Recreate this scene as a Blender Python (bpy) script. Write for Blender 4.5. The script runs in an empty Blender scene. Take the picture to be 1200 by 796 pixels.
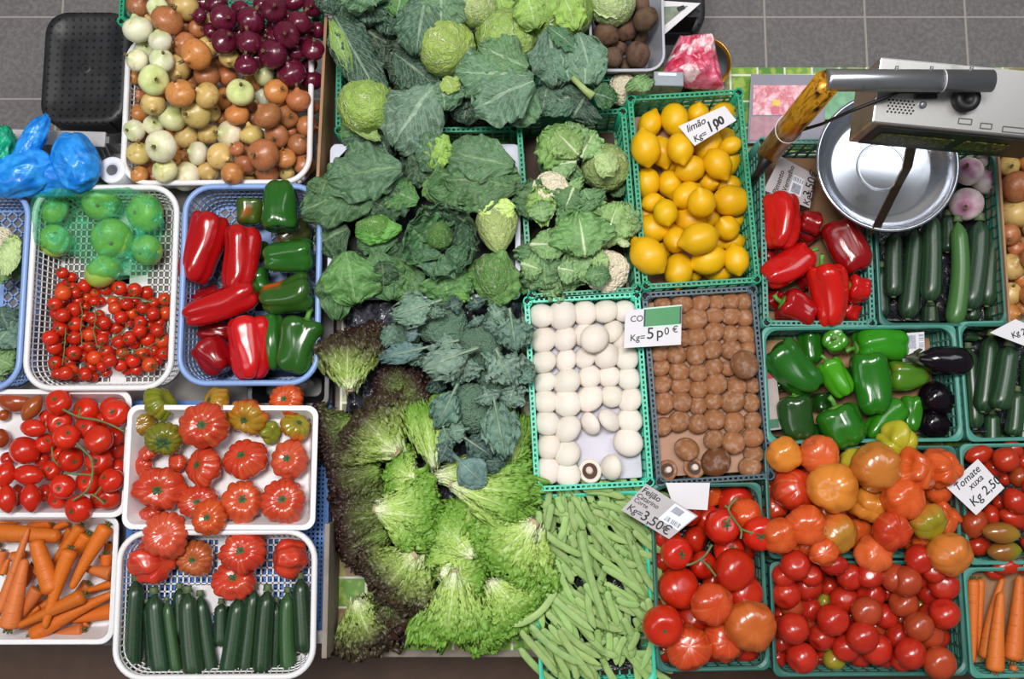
EXPOSURE, WORLD, KEY, SIDE, LEAFK = 0.22, .13, 235, 62, 1.25
import bpy, math, random
import numpy as np
from mathutils import Vector, Matrix, Quaternion, noise
R = math.radians
PI = math.pi
rnd = random.Random(7)
sc = bpy.context.scene
COL = sc.collection

# ------------------------------------------------------------------ camera
IMW, IMH = 1200, 796
FPX = 1118.0
TILT = R(7.2)
CAMZ = 3.5
CAM = Vector((0, 0, CAMZ))
CROT = Matrix.Rotation(TILT, 3, 'X')
cd = bpy.data.cameras.new('camera')
cam = bpy.data.objects.new('camera', cd)
COL.objects.link(cam)
cam.location = CAM
cam.rotation_euler = (TILT, 0, 0)
cd.sensor_width = 36
cd.lens = 36 * FPX / IMW
cd.clip_end = 100
sc.camera = cam


def P(px, py, z):
    """point at height z seen at photo pixel (px, py)"""
    d = CROT @ Vector(((px - 600) / FPX, -(py - 398) / FPX, -1))
    t = (z - CAMZ) / d.z
    return CAM + d * t


def S(px, py, z):
    """metres per photo pixel there"""
    d = CROT @ Vector(((px - 600) / FPX, -(py - 398) / FPX, -1))
    return ((z - CAMZ) / d.z) / FPX


def Z(ox, oy, s):
    return lambda x, y: (ox + x / s, oy + y / s)


# ------------------------------------------------------------------ colour
def mul(c, k):
    return tuple([min(.95, x * k) for x in c[:3]] + [1])


def lin(h, a=1):
    h = h.lstrip('#')
    v = [int(h[i:i + 2], 16) / 255 for i in (0, 2, 4)]
    return tuple([(c / 12.92 if c <= .04045 else ((c + .055) / 1.055) ** 2.4) for c in v] + [a])


def vary(c, dv=.1, dh=.04, r=rnd):
    k = 1 + r.uniform(-dv, dv)
    return tuple([max(0, min(1, x * k * (1 + r.uniform(-dh, dh)))) for x in c[:3]] + [1])


# ------------------------------------------------------------------ nodes
class NT:
    def __init__(s, name):
        s.m = bpy.data.materials.new(name)
        s.m.use_nodes = True
        s.t = s.m.node_tree
        s.b = s.t.nodes['Principled BSDF']

    def n(s, typ, **kw):
        nd = s.t.nodes.new('ShaderNode' + typ)
        for k, v in kw.items():
            if k in nd.inputs.keys() if isinstance(k, str) else False:
                s.set(nd.inputs[k], v)
            else:
                setattr(nd, k, v)
        return nd

    def set(s, sock, v):
        if isinstance(v, bpy.types.NodeSocket):
            s.t.links.new(v, sock)
        elif v is not None:
            sock.default_value = v

    def math(s, op, a, b=0.0, c=0.0, clamp=False):
        nd = s.t.nodes.new('ShaderNodeMath')
        nd.operation = op
        nd.use_clamp = clamp
        for i, v in enumerate((a, b, c)):
            s.set(nd.inputs[i], v)
        return nd.outputs[0]

    def mix(s, f, a, b, mode='MIX'):
        nd = s.t.nodes.new('ShaderNodeMix')
        nd.data_type = 'RGBA'
        nd.blend_type = mode
        s.set(nd.inputs[0], f)
        s.set(nd.inputs[6], a)
        s.set(nd.inputs[7], b)
        return nd.outputs[2]

    def ramp(s, f, *stops):
        nd = s.t.nodes.new('ShaderNodeValToRGB')
        el = nd.color_ramp.elements
        while len(el) < len(stops):
            el.new(.5)
        for e, (p, c) in zip(el, stops):
            e.position = p
            e.color = c if isinstance(c, tuple) else (c, c, c, 1)
        s.set(nd.inputs[0], f)
        return nd.outputs[0]

    def step(s, f, lo, hi):
        nd = s.t.nodes.new('ShaderNodeMapRange')
        nd.interpolation_type = 'SMOOTHSTEP'
        s.set(nd.inputs[0], f)
        nd.inputs[1].default_value = lo
        nd.inputs[2].default_value = hi
        return nd.outputs[0]

    def objcoord(s):
        return s.n('TexCoord').outputs['Object']

    def rand(s):
        return s.n('ObjectInfo').outputs['Random']

    def ocol(s):
        return s.n('ObjectInfo').outputs['Color']

    def noise(s, scale, detail=2, vec=None, w=None, rough=.5, dist=0):
        nd = s.t.nodes.new('ShaderNodeTexNoise')
        nd.noise_dimensions = '4D'
        nd.inputs['Scale'].default_value = scale
        nd.inputs['Detail'].default_value = detail
        nd.inputs['Roughness'].default_value = rough
        nd.inputs['Distortion'].default_value = dist
        s.set(nd.inputs['Vector'], vec if vec is not None else s.objcoord())
        s.set(nd.inputs['W'], w if w is not None else s.math('MULTIPLY', s.rand(), 37.0))
        return nd.outputs[0]

    def voro(s, scale, feature='F1', vec=None):
        nd = s.t.nodes.new('ShaderNodeTexVoronoi')
        nd.feature = feature
        nd.inputs['Scale'].default_value = scale
        s.set(nd.inputs['Vector'], vec if vec is not None else s.objcoord())
        return nd.outputs['Distance']

    def bump(s, h, strength=.3, dist=.002):
        nd = s.t.nodes.new('ShaderNodeBump')
        nd.inputs['Strength'].default_value = strength
        nd.inputs['Distance'].default_value = dist
        s.set(nd.inputs['Height'], h)
        s.set(s.b.inputs['Normal'], nd.outputs[0])

    def done(s, color=None, rough=.5, spec=None, metal=None, **kw):
        if color is not None:
            s.set(s.b.inputs['Base Color'], color)
        s.set(s.b.inputs['Roughness'], rough)
        if spec is not None:
            s.b.inputs['Specular IOR Level'].default_value = spec
        if metal is not None:
            s.b.inputs['Metallic'].default_value = metal
        for k, v in kw.items():
            s.set(s.b.inputs[k.replace('_', ' ')], v)
        return s.m


def plain(name, hexc, rough=.5, nz=.12, scale=30, metal=0, spec=.5, bump=0):
    m = NT(name)
    c = lin(hexc)
    d = tuple([x * (1 - nz) for x in c[:3]] + [1])
    f = m.noise(scale, 4)
    if bump:
        m.bump(f, bump, .002)
    return m.done(m.mix(m.step(f, .3, .7), d, c), rough, spec, metal)


# ------------------------------------------------------------------ mesh
def mesh(name, V, F, smooth=True, uv=None):
    me = bpy.data.meshes.new(name)
    me.from_pydata([tuple(v) for v in V], [], F)
    if smooth:
        me.polygons.foreach_set('use_smooth', [True] * len(me.polygons))
    if uv is not None:
        ul = me.uv_layers.new(name='UVMap')
        idx = np.zeros(len(me.loops), dtype=np.int32)
        me.loops.foreach_get('vertex_index', idx)
        ul.data.foreach_set('uv', np.asarray(uv, dtype=np.float32)[idx].ravel())
    me.update()
    return me


class MB:
    """collects pieces of one mesh"""

    def __init__(s):
        s.V, s.F, s.UV = [], [], []

    def add(s, V, F, uv=None):
        b = len(s.V)
        s.V += [tuple(v) for v in V]
        s.F += [tuple(i + b for i in f) for f in F]
        s.UV += [tuple(u) for u in uv] if uv is not None else [(.5, .5)] * len(V)
        return s

    def box(s, c, d, rot=0):
        x, y, z = d[0] / 2, d[1] / 2, d[2] / 2
        cr, sr = math.cos(rot), math.sin(rot)
        V = []
        for k in (-1, 1):
            for i, j in ((-1, -1), (1, -1), (1, 1), (-1, 1)):
                a, b = i * x, j * y
                V.append((c[0] + a * cr - b * sr, c[1] + a * sr + b * cr, c[2] + k * z))
        return s.add(V, [(3, 2, 1, 0), (4, 5, 6, 7), (0, 1, 5, 4), (1, 2, 6, 5), (2, 3, 7, 6), (3, 0, 4, 7)])

    def bar(s, a, b, w, h=None):
        """square bar from a to b, w wide, h tall"""
        a, b = Vector(a), Vector(b)
        h = h or w
        d = (b - a).normalized()
        up = Vector((0, 0, 1)) if abs(d.z) < .9 else Vector((0, 1, 0))
        u = d.cross(up).normalized()
        v = u.cross(d)
        V = [p + u * i * w / 2 + v * j * h / 2 for p in (a, b) for i, j in ((-1, -1), (1, -1), (1, 1), (-1, 1))]
        return s.add(V, [(0, 1, 2, 3), (7, 6, 5, 4), (0, 4, 5, 1), (1, 5, 6, 2), (2, 6, 7, 3), (3, 7, 4, 0)])

    def tube(s, pts, rad, n=8, closed=False, cap=True, sec=None, flat=1.0):
        """tube along pts; rad a number or list; sec(i, phi) multiplies the radius"""
        pts = [Vector(p) for p in pts]
        N = len(pts)
        if not hasattr(rad, '__len__'):
            rad = [rad] * N
        V, uv = [], []
        nrm = None
        for i, p in enumerate(pts):
            if closed:
                t = (pts[(i + 1) % N] - pts[i - 1]).normalized()
            else:
                t = (pts[min(i + 1, N - 1)] - pts[max(i - 1, 0)]).normalized()
            if nrm is None:
                up = Vector((0, 0, 1)) if abs(t.z) < .9 else Vector((0, 1, 0))
                nrm = (up - t * up.dot(t)).normalized()
            else:
                nrm = (nrm - t * nrm.dot(t)).normalized()
            bi = t.cross(nrm)
            for k in range(n):
                ph = 2 * PI * k / n
                r = rad[i] * (sec(i / (N - 1 or 1), ph) if sec else 1)
                V.append(p + nrm * (r * math.cos(ph) * flat) + bi * (r * math.sin(ph)))
                uv.append((k / n, i / (N - 1 or 1)))
        F = []
        for i in range(N if closed else N - 1):
            j = (i + 1) % N
            for k in range(n):
                l = (k + 1) % n
                F.append((i * n + k, i * n + l, j * n + l, j * n + k))
        if cap and not closed:
            F.append(tuple(reversed(range(n))))
            F.append(tuple(range((N - 1) * n, N * n)))
        F = [tuple(reversed(f)) for f in F]
        return s.add(V, F, uv)

    def lathe(s, prof, n=24, cap=False, c=(0, 0, 0)):
        """prof: (radius, z) from bottom to top"""
        V, F = [], []
        for r, z in prof:
            for k in range(n):
                a = 2 * PI * k / n
                V.append((c[0] + r * math.cos(a), c[1] + r * math.sin(a), c[2] + z))
        for i in range(len(prof) - 1):
            for k in range(n):
                l = (k + 1) % n
                F.append((i * n + k, i * n + l, (i + 1) * n + l, (i + 1) * n + k))
        if cap:
            F.append(tuple(reversed(range(n))))
            F.append(tuple(range((len(prof) - 1) * n, len(prof) * n)))
        return s.add(V, F)

    def ball(s, fn, nu=24, nv=16, c=(0, 0, 0)):
        """fn(theta from the top, phi) -> (x, y, z)"""
        V, F, uv = [], [], []
        c = Vector(c)
        V.append(c + Vector(fn(0, 0))); uv.append((.5, 1))
        for i in range(1, nv):
            th = PI * i / nv
            for k in range(nu):
                V.append(c + Vector(fn(th, 2 * PI * k / nu)))
                uv.append((k / nu, 1 - i / nv))
        V.append(c + Vector(fn(PI, 0))); uv.append((.5, 0))
        for k in range(nu):
            F.append((0, 1 + k, 1 + (k + 1) % nu))
        for i in range(nv - 2):
            a, b = 1 + i * nu, 1 + (i + 1) * nu
            for k in range(nu):
                l = (k + 1) % nu
                F.append((a + k, b + k, b + l, a + l))
        e = len(V) - 1
        a = 1 + (nv - 2) * nu
        for k in range(nu):
            F.append((a + k, e, a + (k + 1) % nu))
        return s.add(V, F, uv)

    def grid(s, fn, nu, nv):
        """fn(u, v) in 0..1 -> point"""
        V, F, uv = [], [], []
        for j in range(nv + 1):
            for i in range(nu + 1):
                u, v = i / nu, j / nv
                V.append(fn(u, v)); uv.append((u, v))
        w = nu + 1
        for j in range(nv):
            for i in range(nu):
                F.append((j * w + i, j * w + i + 1, (j + 1) * w + i + 1, (j + 1) * w + i))
        return s.add(V, F, uv)

    def me(s, name, smooth=True):
        return mesh(name, s.V, s.F, smooth, s.UV)

    def build(s, name, mat, parent=None, smooth=True, color=None, loc=None, rot=None, solid=0, bevel=0):
        return obj(name, s.me(name, smooth), mat, parent, color, loc, rot, solid, bevel)


def obj(name, me, mat=None, parent=None, color=None, loc=None, rot=None, solid=0, bevel=0):
    o = bpy.data.objects.new(name, me)
    COL.objects.link(o)
    if mat is not None and me is not None and not me.materials:
        me.materials.append(mat)
    if parent is not None:
        o.parent = parent
    if color is not None:
        o.color = color
    if loc is not None:
        o.location = loc
    if rot is not None:
        o.rotation_mode = 'QUATERNION'
        o.rotation_quaternion = rot
    if solid:
        md = o.modifiers.new('solid', 'SOLIDIFY')
        md.thickness = solid
        md.offset = 0
    if bevel:
        md = o.modifiers.new('bevel', 'BEVEL')
        md.width = bevel
        md.segments = 2
        md.limit_method = 'ANGLE'
        md.angle_limit = R(40)
    return o


def tag(o, label, cat, group=None, kind=None):
    if label:
        o['label'] = label
    o['category'] = cat
    if group:
        o['group'] = group
    if kind:
        o['kind'] = kind
    return o


def thing(name, label, cat, loc=(0, 0, 0), rotz=0, group=None):
    o = bpy.data.objects.new(name, None)
    COL.objects.link(o)
    o.empty_display_size = .05
    o.location = loc
    o.rotation_euler = (0, 0, rotz)
    return tag(o, label, cat, group)


def structure(o):
    o['kind'] = 'structure'
    return o


def dup(root, label=None, color=None, child_colors=True):
    """copy of a thing with its parts and sub-parts (mesh data shared)"""
    r = root.copy()
    COL.objects.link(r)
    if label:
        r['label'] = label
    if color is not None:
        r.color = color
    for ch in list(root.children):
        c = ch.copy()
        COL.objects.link(c)
        c.parent = r
        for g in list(ch.children):
            d = g.copy()
            COL.objects.link(d)
            d.parent = c
    return r


def quat_to(v, spin=0, axis='Z'):
    base = Vector((0, 0, 1)) if axis == 'Z' else Vector((1, 0, 0))
    q = base.rotation_difference(Vector(v).normalized())
    return q @ Quaternion(base, spin)


def setrot(o, q):
    o.rotation_mode = 'QUATERNION'
    o.rotation_quaternion = q


ORD = ['first', 'second', 'third', 'fourth', 'fifth', 'sixth', 'seventh', 'eighth', 'ninth', 'tenth', 'eleventh',
       'twelfth', 'thirteenth', 'fourteenth', 'fifteenth', 'sixteenth', 'seventeenth', 'eighteenth', 'nineteenth', 'twentieth'] + ['twenty ' + q for q in ('first', 'second', 'third', 'fourth', 'fifth', 'sixth', 'seventh', 'eighth', 'ninth')]


def rowlabels(pts, rs, nouns, side, far, flip=False):
    """one label each: its place along a row, counted from a thing one can find"""
    n = len(pts)
    order = sorted(range(n), key=lambda i: pts[i][1])
    med = sorted(rs)[n // 2]
    rows, cur = [], []
    for i in order:
        if cur and pts[i][1] - np.mean([pts[k][1] for k in cur]) > 1.15 * med:
            rows.append(cur)
            cur = []
        cur.append(i)
    rows.append(cur)
    out = [None] * n
    for j, row in enumerate(rows):
        row.sort(key=lambda i: -pts[i][0] if flip else pts[i][0])
        for k, i in enumerate(row):
            out[i] = f"{nouns[i]}, {ORD[k]} from {side}, {ORD[j]} row from {far}"
            if len(out[i].split()) > 16:
                print('LONG LABEL', out[i])
    return out


def inbox(pos, r, box):
    """keeps what lies below a rim inside its walls"""
    corners, zr, wall = box
    a, b, c, d = [P(x, y, zr) for x, y in corners]
    cen = (a + b + c + d) / 4
    ex = ((b - a) + (c - d)) / 2
    ey = ((a - d) + (b - c)) / 2
    hw, hh = ex.length / 2 - wall, ey.length / 2 - wall
    ex.normalize()
    ey = Vector((-ex.y, ex.x, 0))
    for i in range(len(pos)):
        if pos[i][2] - .3 * r[i] > zr:
            continue
        v = Vector((pos[i][0] - cen.x, pos[i][1] - cen.y, 0))
        u, w_ = v.dot(ex), v.dot(ey)
        lu, lw = max(0, hw - r[i]), max(0, hh - r[i])
        u, w_ = max(-lu, min(lu, u)), max(-lw, min(lw, w_))
        q = cen + ex * u + ey * w_
        pos[i][0], pos[i][1] = q.x, q.y


def settle(items, zf, zmax, keep=.93, it=70, box=None):
    """items (px, py, rpx): let balls of that size rest on each other near their pixels"""
    n = len(items)
    if callable(zf):
        zfs = np.array([zf(i[0], i[1]) for i in items])
    else:
        zfs = np.full(n, zf)
    zf = float(zfs.min())
    zg = (zf + zmax) / 2
    r = np.array([i[2] * S(i[0], i[1], zg) for i in items])
    med = np.median(r)
    r = np.maximum(r, .72 * med)
    order = sorted(range(n), key=lambda i: items[i][2] + .0001 * i)
    pos = np.zeros((n, 3))
    done = []
    for i in order:
        z = zfs[i] + r[i]
        for _ in range(2):
            p = P(items[i][0], items[i][1], z)
            zz = zfs[i] + r[i]
            for j in done:
                d2 = (pos[j, 0] - p.x) ** 2 + (pos[j, 1] - p.y) ** 2
                ss = (.8 * (r[i] + r[j])) ** 2
                if d2 < ss:
                    zz = max(zz, pos[j, 2] + .8 * math.sqrt(ss - d2))
            z = min(zz, zmax)
        pos[i] = P(items[i][0], items[i][1], z)
        done.append(i)
    for _ in range(it):
        d = pos[:, None, :] - pos[None, :, :]
        dist = np.sqrt((d ** 2).sum(2)) + 1e-9
        ov = keep * (r[:, None] + r[None, :]) - dist
        np.fill_diagonal(ov, -1)
        ov = np.maximum(ov, 0)
        push = (d / dist[:, :, None]) * ov[:, :, None]
        push[:, :, :2] *= .5
        pos += .3 * push.sum(1)
        pos[:, 2] = np.maximum(np.minimum(pos[:, 2], zmax + .01), zfs + r)
        for i in range(n):
            t = P(items[i][0], items[i][1], pos[i, 2])
            pos[i, 0] += .35 * (t.x - pos[i, 0])
            pos[i, 1] += .35 * (t.y - pos[i, 1])
        if box:
            inbox(pos, r, box)
    return pos, r


def fill(L, box, r, n, mk, k=.66, seed=3):
    """more of a kind in the gaps of a pile, lying low"""
    q = random.Random(seed)
    got = 0
    for _ in range(6000):
        x, y = q.uniform(box[0], box[2]), q.uniform(box[1], box[3])
        if all(math.hypot(x - l[0], y - l[1]) > k * (r + l[2]) for l in L):
            L.append(mk(x, y, r, q))
            got += 1
            if got >= n:
                break


class Drop:
    """rests long things on the ones laid before, in order"""

    def __init__(s, zf, zmax, k=.85):
        s.zf, s.zmax, s.k = zf, zmax, k
        s.sp = []

    def lay(s, a, b, r, ns=7, fixed=None):
        """a, b photo pixels; r radius in photo pixels -> end points in the place"""
        z = s.zf + .02
        for _ in range(3):
            A, B = P(a[0], a[1], z), P(b[0], b[1], z)
            rm = r * S((a[0] + b[0]) / 2, (a[1] + b[1]) / 2, z)
            z = s.zf + rm
            for k in range(ns):
                p = A.lerp(B, k / (ns - 1))
                for (q, rq) in s.sp:
                    d2 = (p.x - q.x) ** 2 + (p.y - q.y) ** 2
                    ss = (s.k * (rm + rq)) ** 2
                    if d2 < ss:
                        z = max(z, q.z + math.sqrt(ss - d2))
            z = min(z, s.zmax)
        A, B = P(a[0], a[1], z), P(b[0], b[1], z)
        for k in range(ns):
            s.sp.append((A.lerp(B, k / (ns - 1)), rm))
        return A, B, rm
# ------------------------------------------------------------------ light and world
sc.view_settings.view_transform = 'Standard'
sc.view_settings.look = 'None'
sc.view_settings.gamma = 1
sc.view_settings.use_curve_mapping = False
sc.view_settings.exposure = EXPOSURE
w = bpy.data.worlds.new('hall_light')
sc.world = w
w.use_nodes = True
bg = w.node_tree.nodes['Background']
bg.inputs[0].default_value = lin('#dfe6ee')
bg.inputs[1].default_value = WORLD


def area(name, loc, target, sx, sy, power, col):
    l = bpy.data.lights.new(name, 'AREA')
    l.shape = 'RECTANGLE'
    l.size, l.size_y = sx, sy
    l.energy = power
    l.color = col
    o = bpy.data.objects.new(name, l)
    COL.objects.link(o)
    o.location = loc
    d = Vector(target) - Vector(loc)
    o.rotation_euler = d.to_track_quat('-Z', 'Y').to_euler()
    return o


# the long skylights of the market roof
area('roof_skylight', (-.5, .9, 6.2), (0, 0, .8), 2.2, 1.1, KEY, (1, .97, .93))
area('roof_skylight', (2.6, 1.8, 5.6), (0.3, 0, .8), 1.6, 3.2, SIDE, (.93, .97, 1))
area('roof_skylight', (-3.6, -1.2, 5.4), (0, 0, .8), 1.5, 3.0, SIDE * .55, (.96, .98, 1))

TZ = .755           # table top
RIM = .90          # rim of the crates on it

# ------------------------------------------------------------------ materials of the place
def tile_floor():
    m = NT('grey_floor_tile')
    co = m.objcoord()
    sp = m.n('SeparateXYZ')
    m.set(sp.inputs[0], co)
    x0 = P(1015, 50, 0).x
    tx = x0 - P(897, 50, 0).x
    y0 = P(1000, 20, 0).y
    ty = y0 - P(30, 116, 0).y
    fx = m.math('FRACT', m.math('DIVIDE', m.math('SUBTRACT', sp.outputs[0], x0 - 30 * tx), tx))
    fy = m.math('FRACT', m.math('DIVIDE', m.math('SUBTRACT', sp.outputs[1], y0 - 30 * ty), ty))
    dx = m.math('MINIMUM', fx, m.math('SUBTRACT', 1, fx))
    dy = m.math('MINIMUM', fy, m.math('SUBTRACT', 1, fy))
    ed = m.math('MINIMUM', dx, dy)
    g = m.step(ed, .006, .014)
    n1 = m.noise(9, 5, co, 0.0)
    n2 = m.noise(55, 4, co, 3.0, .7)
    c = m.mix(n1, lin('#6f6c6c'), lin('#8b8788'))
    c = m.mix(m.step(n2, .40, .62), m.mix(.55, c, lin('#5a5755')), c)
    c = m.mix(g, lin('#a89f98'), c)
    m.bump(m.math('ADD', g, m.math('MULTIPLY', n2, .3)), .2, .003)
    return m.done(c, .55, .4)


M_TILE = tile_floor()
M_BROWNFLOOR = plain('brown_floor', '#5c3f2c', .5, .25, 14, bump=.1)
M_WHITEP = plain('white_plastic', '#e9e8ea', .35, .05, 40)
M_GREYP = plain('pale_grey_plastic', '#b9bcc6', .35, .06, 40)
M_LILACP = plain('lilac_white_plastic', '#ccd2e2', .35, .06, 40)
M_BLUEP = plain('light_blue_plastic', '#86a5db', .35, .06, 40)
M_BLUED = plain('blue_plastic', '#3e73b8', .4, .1, 40)
M_GREENP = plain('green_crate_plastic', '#1f9a72', .4, .15, 25)
M_MINTP = plain('mint_crate_plastic', '#45cfae', .4, .12, 25)
M_TEALP = plain('teal_crate_plastic', '#4d9384', .42, .14, 25)
M_SLATEP = plain('slate_crate_plastic', '#415864', .42, .15, 25)
M_DTEALP = plain('dark_teal_crate_plastic', '#2d6a5f', .42, .15, 25)
M_BLACKP = plain('black_plastic', '#17181b', .38, .2, 30)
M_DARKHOLE = plain('dark_socket', '#08090b', .7, .1, 30)
M_CARD = plain('brown_cardboard', '#a67f5e', .8, .15, 20, bump=.1)
M_KRAFT = plain('kraft_paper', '#b98f77', .8, .12, 12, bump=.15)
M_LILAC = plain('pale_lilac_paper', '#d3d0dd', .7, .07, 12, bump=.1)
M_WOOD = plain('weathered_wood', '#8f8378', .75, .3, 18, bump=.2)
M_GREYTOP = plain('grey_table_top', '#77736f', .55, .3, 12, bump=.1)
M_STEEL = plain('grey_painted_steel', '#8d9096', .35, .1, 20, metal=.6)
M_INK = plain('black_ink', '#17171c', .6, .05, 30)
M_PAPER = plain('white_card', '#dcd9de', .6, .05, 12)
M_PAPERG = plain('greyish_card', '#b9b3b6', .6, .12, 12)
M_LABEL = plain('white_label', '#e6e8f4', .45, .04, 12)


def oilcloth_mat():
    m = NT('printed_oilcloth')
    co = m.objcoord()
    sp = m.n('SeparateXYZ')
    m.set(sp.inputs[0], co)
    T = .082
    ux = m.math('DIVIDE', sp.outputs[0], T)
    uy = m.math('DIVIDE', sp.outputs[1], T)
    fx, fy = m.math('FRACT', m.math('ADD', ux, 60)), m.math('FRACT', m.math('ADD', uy, 60))
    ed = m.math('MINIMUM', m.math('MINIMUM', fx, m.math('SUBTRACT', 1, fx)), m.math('MINIMUM', fy, m.math('SUBTRACT', 1, fy)))
    cb = m.n('CombineXYZ')
    m.set(cb.inputs[0], m.math('FLOOR', ux))
    m.set(cb.inputs[1], m.math('FLOOR', uy))
    wn = m.n('TexWhiteNoise')
    m.set(wn.inputs['Vector'], cb.outputs[0])
    c = m.ramp(wn.outputs['Value'], (0, lin('#3f7a2a')), (.3, lin('#6f9a2c')), (.5, lin('#8a6a50')), (.7, lin('#2f8a4a')), (1, lin('#8f8a72')))
    c = m.mix(m.step(m.noise(38, 2, co, 1.0), .45, .6), c, m.mix(.5, c, lin('#b7c45a')))
    return m.done(m.mix(m.step(ed, .02, .05), lin('#d9d9c8'), c), .35, .5)


M_OIL = oilcloth_mat()

# ------------------------------------------------------------------ floor and tables
fb = MB()
yb = P(600, 735, 0).y
fb.add([(-4, yb, 0), (4, yb, 0), (4, 4.5, 0), (-4, 4.5, 0)], [(0, 1, 2, 3)])
fb.add([(-4, -3, 0), (4, -3, 0), (4, yb, 0), (-4, yb, 0)], [(0, 1, 2, 3)])
fl = fb.build('floor', M_TILE, smooth=False)
fl.data.materials.append(M_BROWNFLOOR)
fl.data.polygons[1].material_index = 1
structure(fl)
structure(MB().box((0, 4.55, 2.6), (9, .1, 5.2)).build('wall_back', plain('pale_hall_wall', '#b8b4ac', .8), smooth=False))


def slab_box(mb, x0, x1, y0, y1, z0, z1):
    return mb.box(((x0 + x1) / 2, (y0 + y1) / 2, (z0 + z1) / 2), (x1 - x0, y1 - y0, z1 - z0))


X0 = P(389, 600, TZ).x
XM = P(870, 100, TZ).x
XE = P(1290, 400, TZ).x
YF = P(600, 771, TZ).y
YB = P(1000, 79, TZ).y
YBB = P(600, -60, TZ).y
t = thing('market_table', 'long wooden stall table under crates, bare plank edge below the lettuces', 'table', (X0, YF, 0))
tb = MB()
slab_box(tb, 0, XE - X0, 0, YB - YF, TZ - .03, TZ - .004)
slab_box(tb, 0, P(762, 60, TZ).x - X0, YB - YF, YBB - YF, TZ - .03, TZ - .004)
tb.build('table_top', M_WOOD, t, smooth=False, bevel=.003)
for (lx, ly) in ((.05, .05), (XE - X0 - .05, .05), (XE - X0 - .05, YB - YF - .05), (.05, YBB - YF - .05)):
    MB().box((lx, ly, (TZ - .03) / 2), (.05, .05, TZ - .03)).build('leg', M_WOOD, t, smooth=False)

XC = P(766, 90, TZ).x
oc = MB()
slab_box(oc, X0 + .015, XE, P(600, 762, TZ).y, YB, TZ - .004, TZ)
slab_box(oc, X0 + .015, XC, YB, YBB, TZ - .004, TZ)
o = oc.build('oilcloth', M_OIL, smooth=False)
tag(o, 'oilcloth printed with green and brown vegetable squares spread over the long table', 'tablecloth')

LX0, LX1 = P(-90, 600, TZ).x, P(386, 600, TZ).x
LY0, LY1 = P(100, 757, TZ).y, P(100, 168, TZ).y
t = thing('market_table', 'grey stall table under trays and baskets of tomatoes and carrots', 'table', (LX0, LY0, 0))
tb = MB()
slab_box(tb, 0, LX1 - LX0, 0, LY1 - LY0, TZ - .03, TZ)
tb.build('table_top', M_GREYTOP, t, smooth=False, bevel=.003)
for (lx, ly) in ((.05, .05), (LX1 - LX0 - .05, .05), (LX1 - LX0 - .05, LY1 - LY0 - .05), (.05, LY1 - LY0 - .05)):
    MB().box((lx, ly, (TZ - .03) / 2), (.05, .05, TZ - .03)).build('leg', M_STEEL, t, smooth=False)


# ------------------------------------------------------------------ containers
def frame_of(corners, z):
    """TL, TR, BR, BL photo pixels at height z -> centre, width, depth, angle"""
    a, b, c, d = [P(x, y, z) for x, y in corners]
    cen = (a + b + c + d) / 4
    ex = ((b - a) + (c - d)) / 2
    ey = ((a - d) + (b - c)) / 2
    return cen, ex.length, ey.length, math.atan2(ex.y, ex.x)


def rr(w, h, r, n=6):
    """rounded rectangle outline, counter-clockwise"""
    out = []
    for cx, cy, a0 in ((w / 2 - r, h / 2 - r, 0), (-w / 2 + r, h / 2 - r, 90), (-w / 2 + r, -h / 2 + r, 180), (w / 2 - r, -h / 2 + r, 270)):
        for k in range(n + 1):
            a = R(a0 + 90 * k / n)
            out.append((cx + r * math.cos(a), cy + r * math.sin(a)))
    return out


def resample(pts, step):
    pts = [Vector(p) for p in pts]
    pts.append(pts[0])
    L = [0]
    for i in range(1, len(pts)):
        L.append(L[-1] + (pts[i] - pts[i - 1]).length)
    n = max(8, int(L[-1] / step))
    out, j = [], 0
    for k in range(n):
        s_ = L[-1] * k / n
        while L[j + 1] < s_:
            j += 1
        f = (s_ - L[j]) / max(1e-9, L[j + 1] - L[j])
        out.append(pts[j].lerp(pts[j + 1], f))
    return out


def loft(mb, loops, cap_first=False, cap_last=False):
    """loops: (w, h, r, z)"""
    V, F = [], []
    n = None
    for (w_, h_, r_, z_) in loops:
        pts = rr(w_, h_, r_)
        n = len(pts)
        V += [(x, y, z_) for x, y in pts]
    for i in range(len(loops) - 1):
        for k in range(n):
            l = (k + 1) % n
            F.append((i * n + k, i * n + l, (i + 1) * n + l, (i + 1) * n + k))
    if cap_first:
        F.append(tuple(reversed(range(n))))
    if cap_last:
        F.append(tuple(range((len(loops) - 1) * n, len(loops) * n)))
    return mb.add(V, F)


def clip_half(w, h, r, x):
    """half height of the rounded rectangle at x"""
    ax = abs(x)
    if ax <= w / 2 - r:
        return h / 2
    d = ax - (w / 2 - r)
    return h / 2 - r + math.sqrt(max(0, r * r - d * d))


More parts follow.
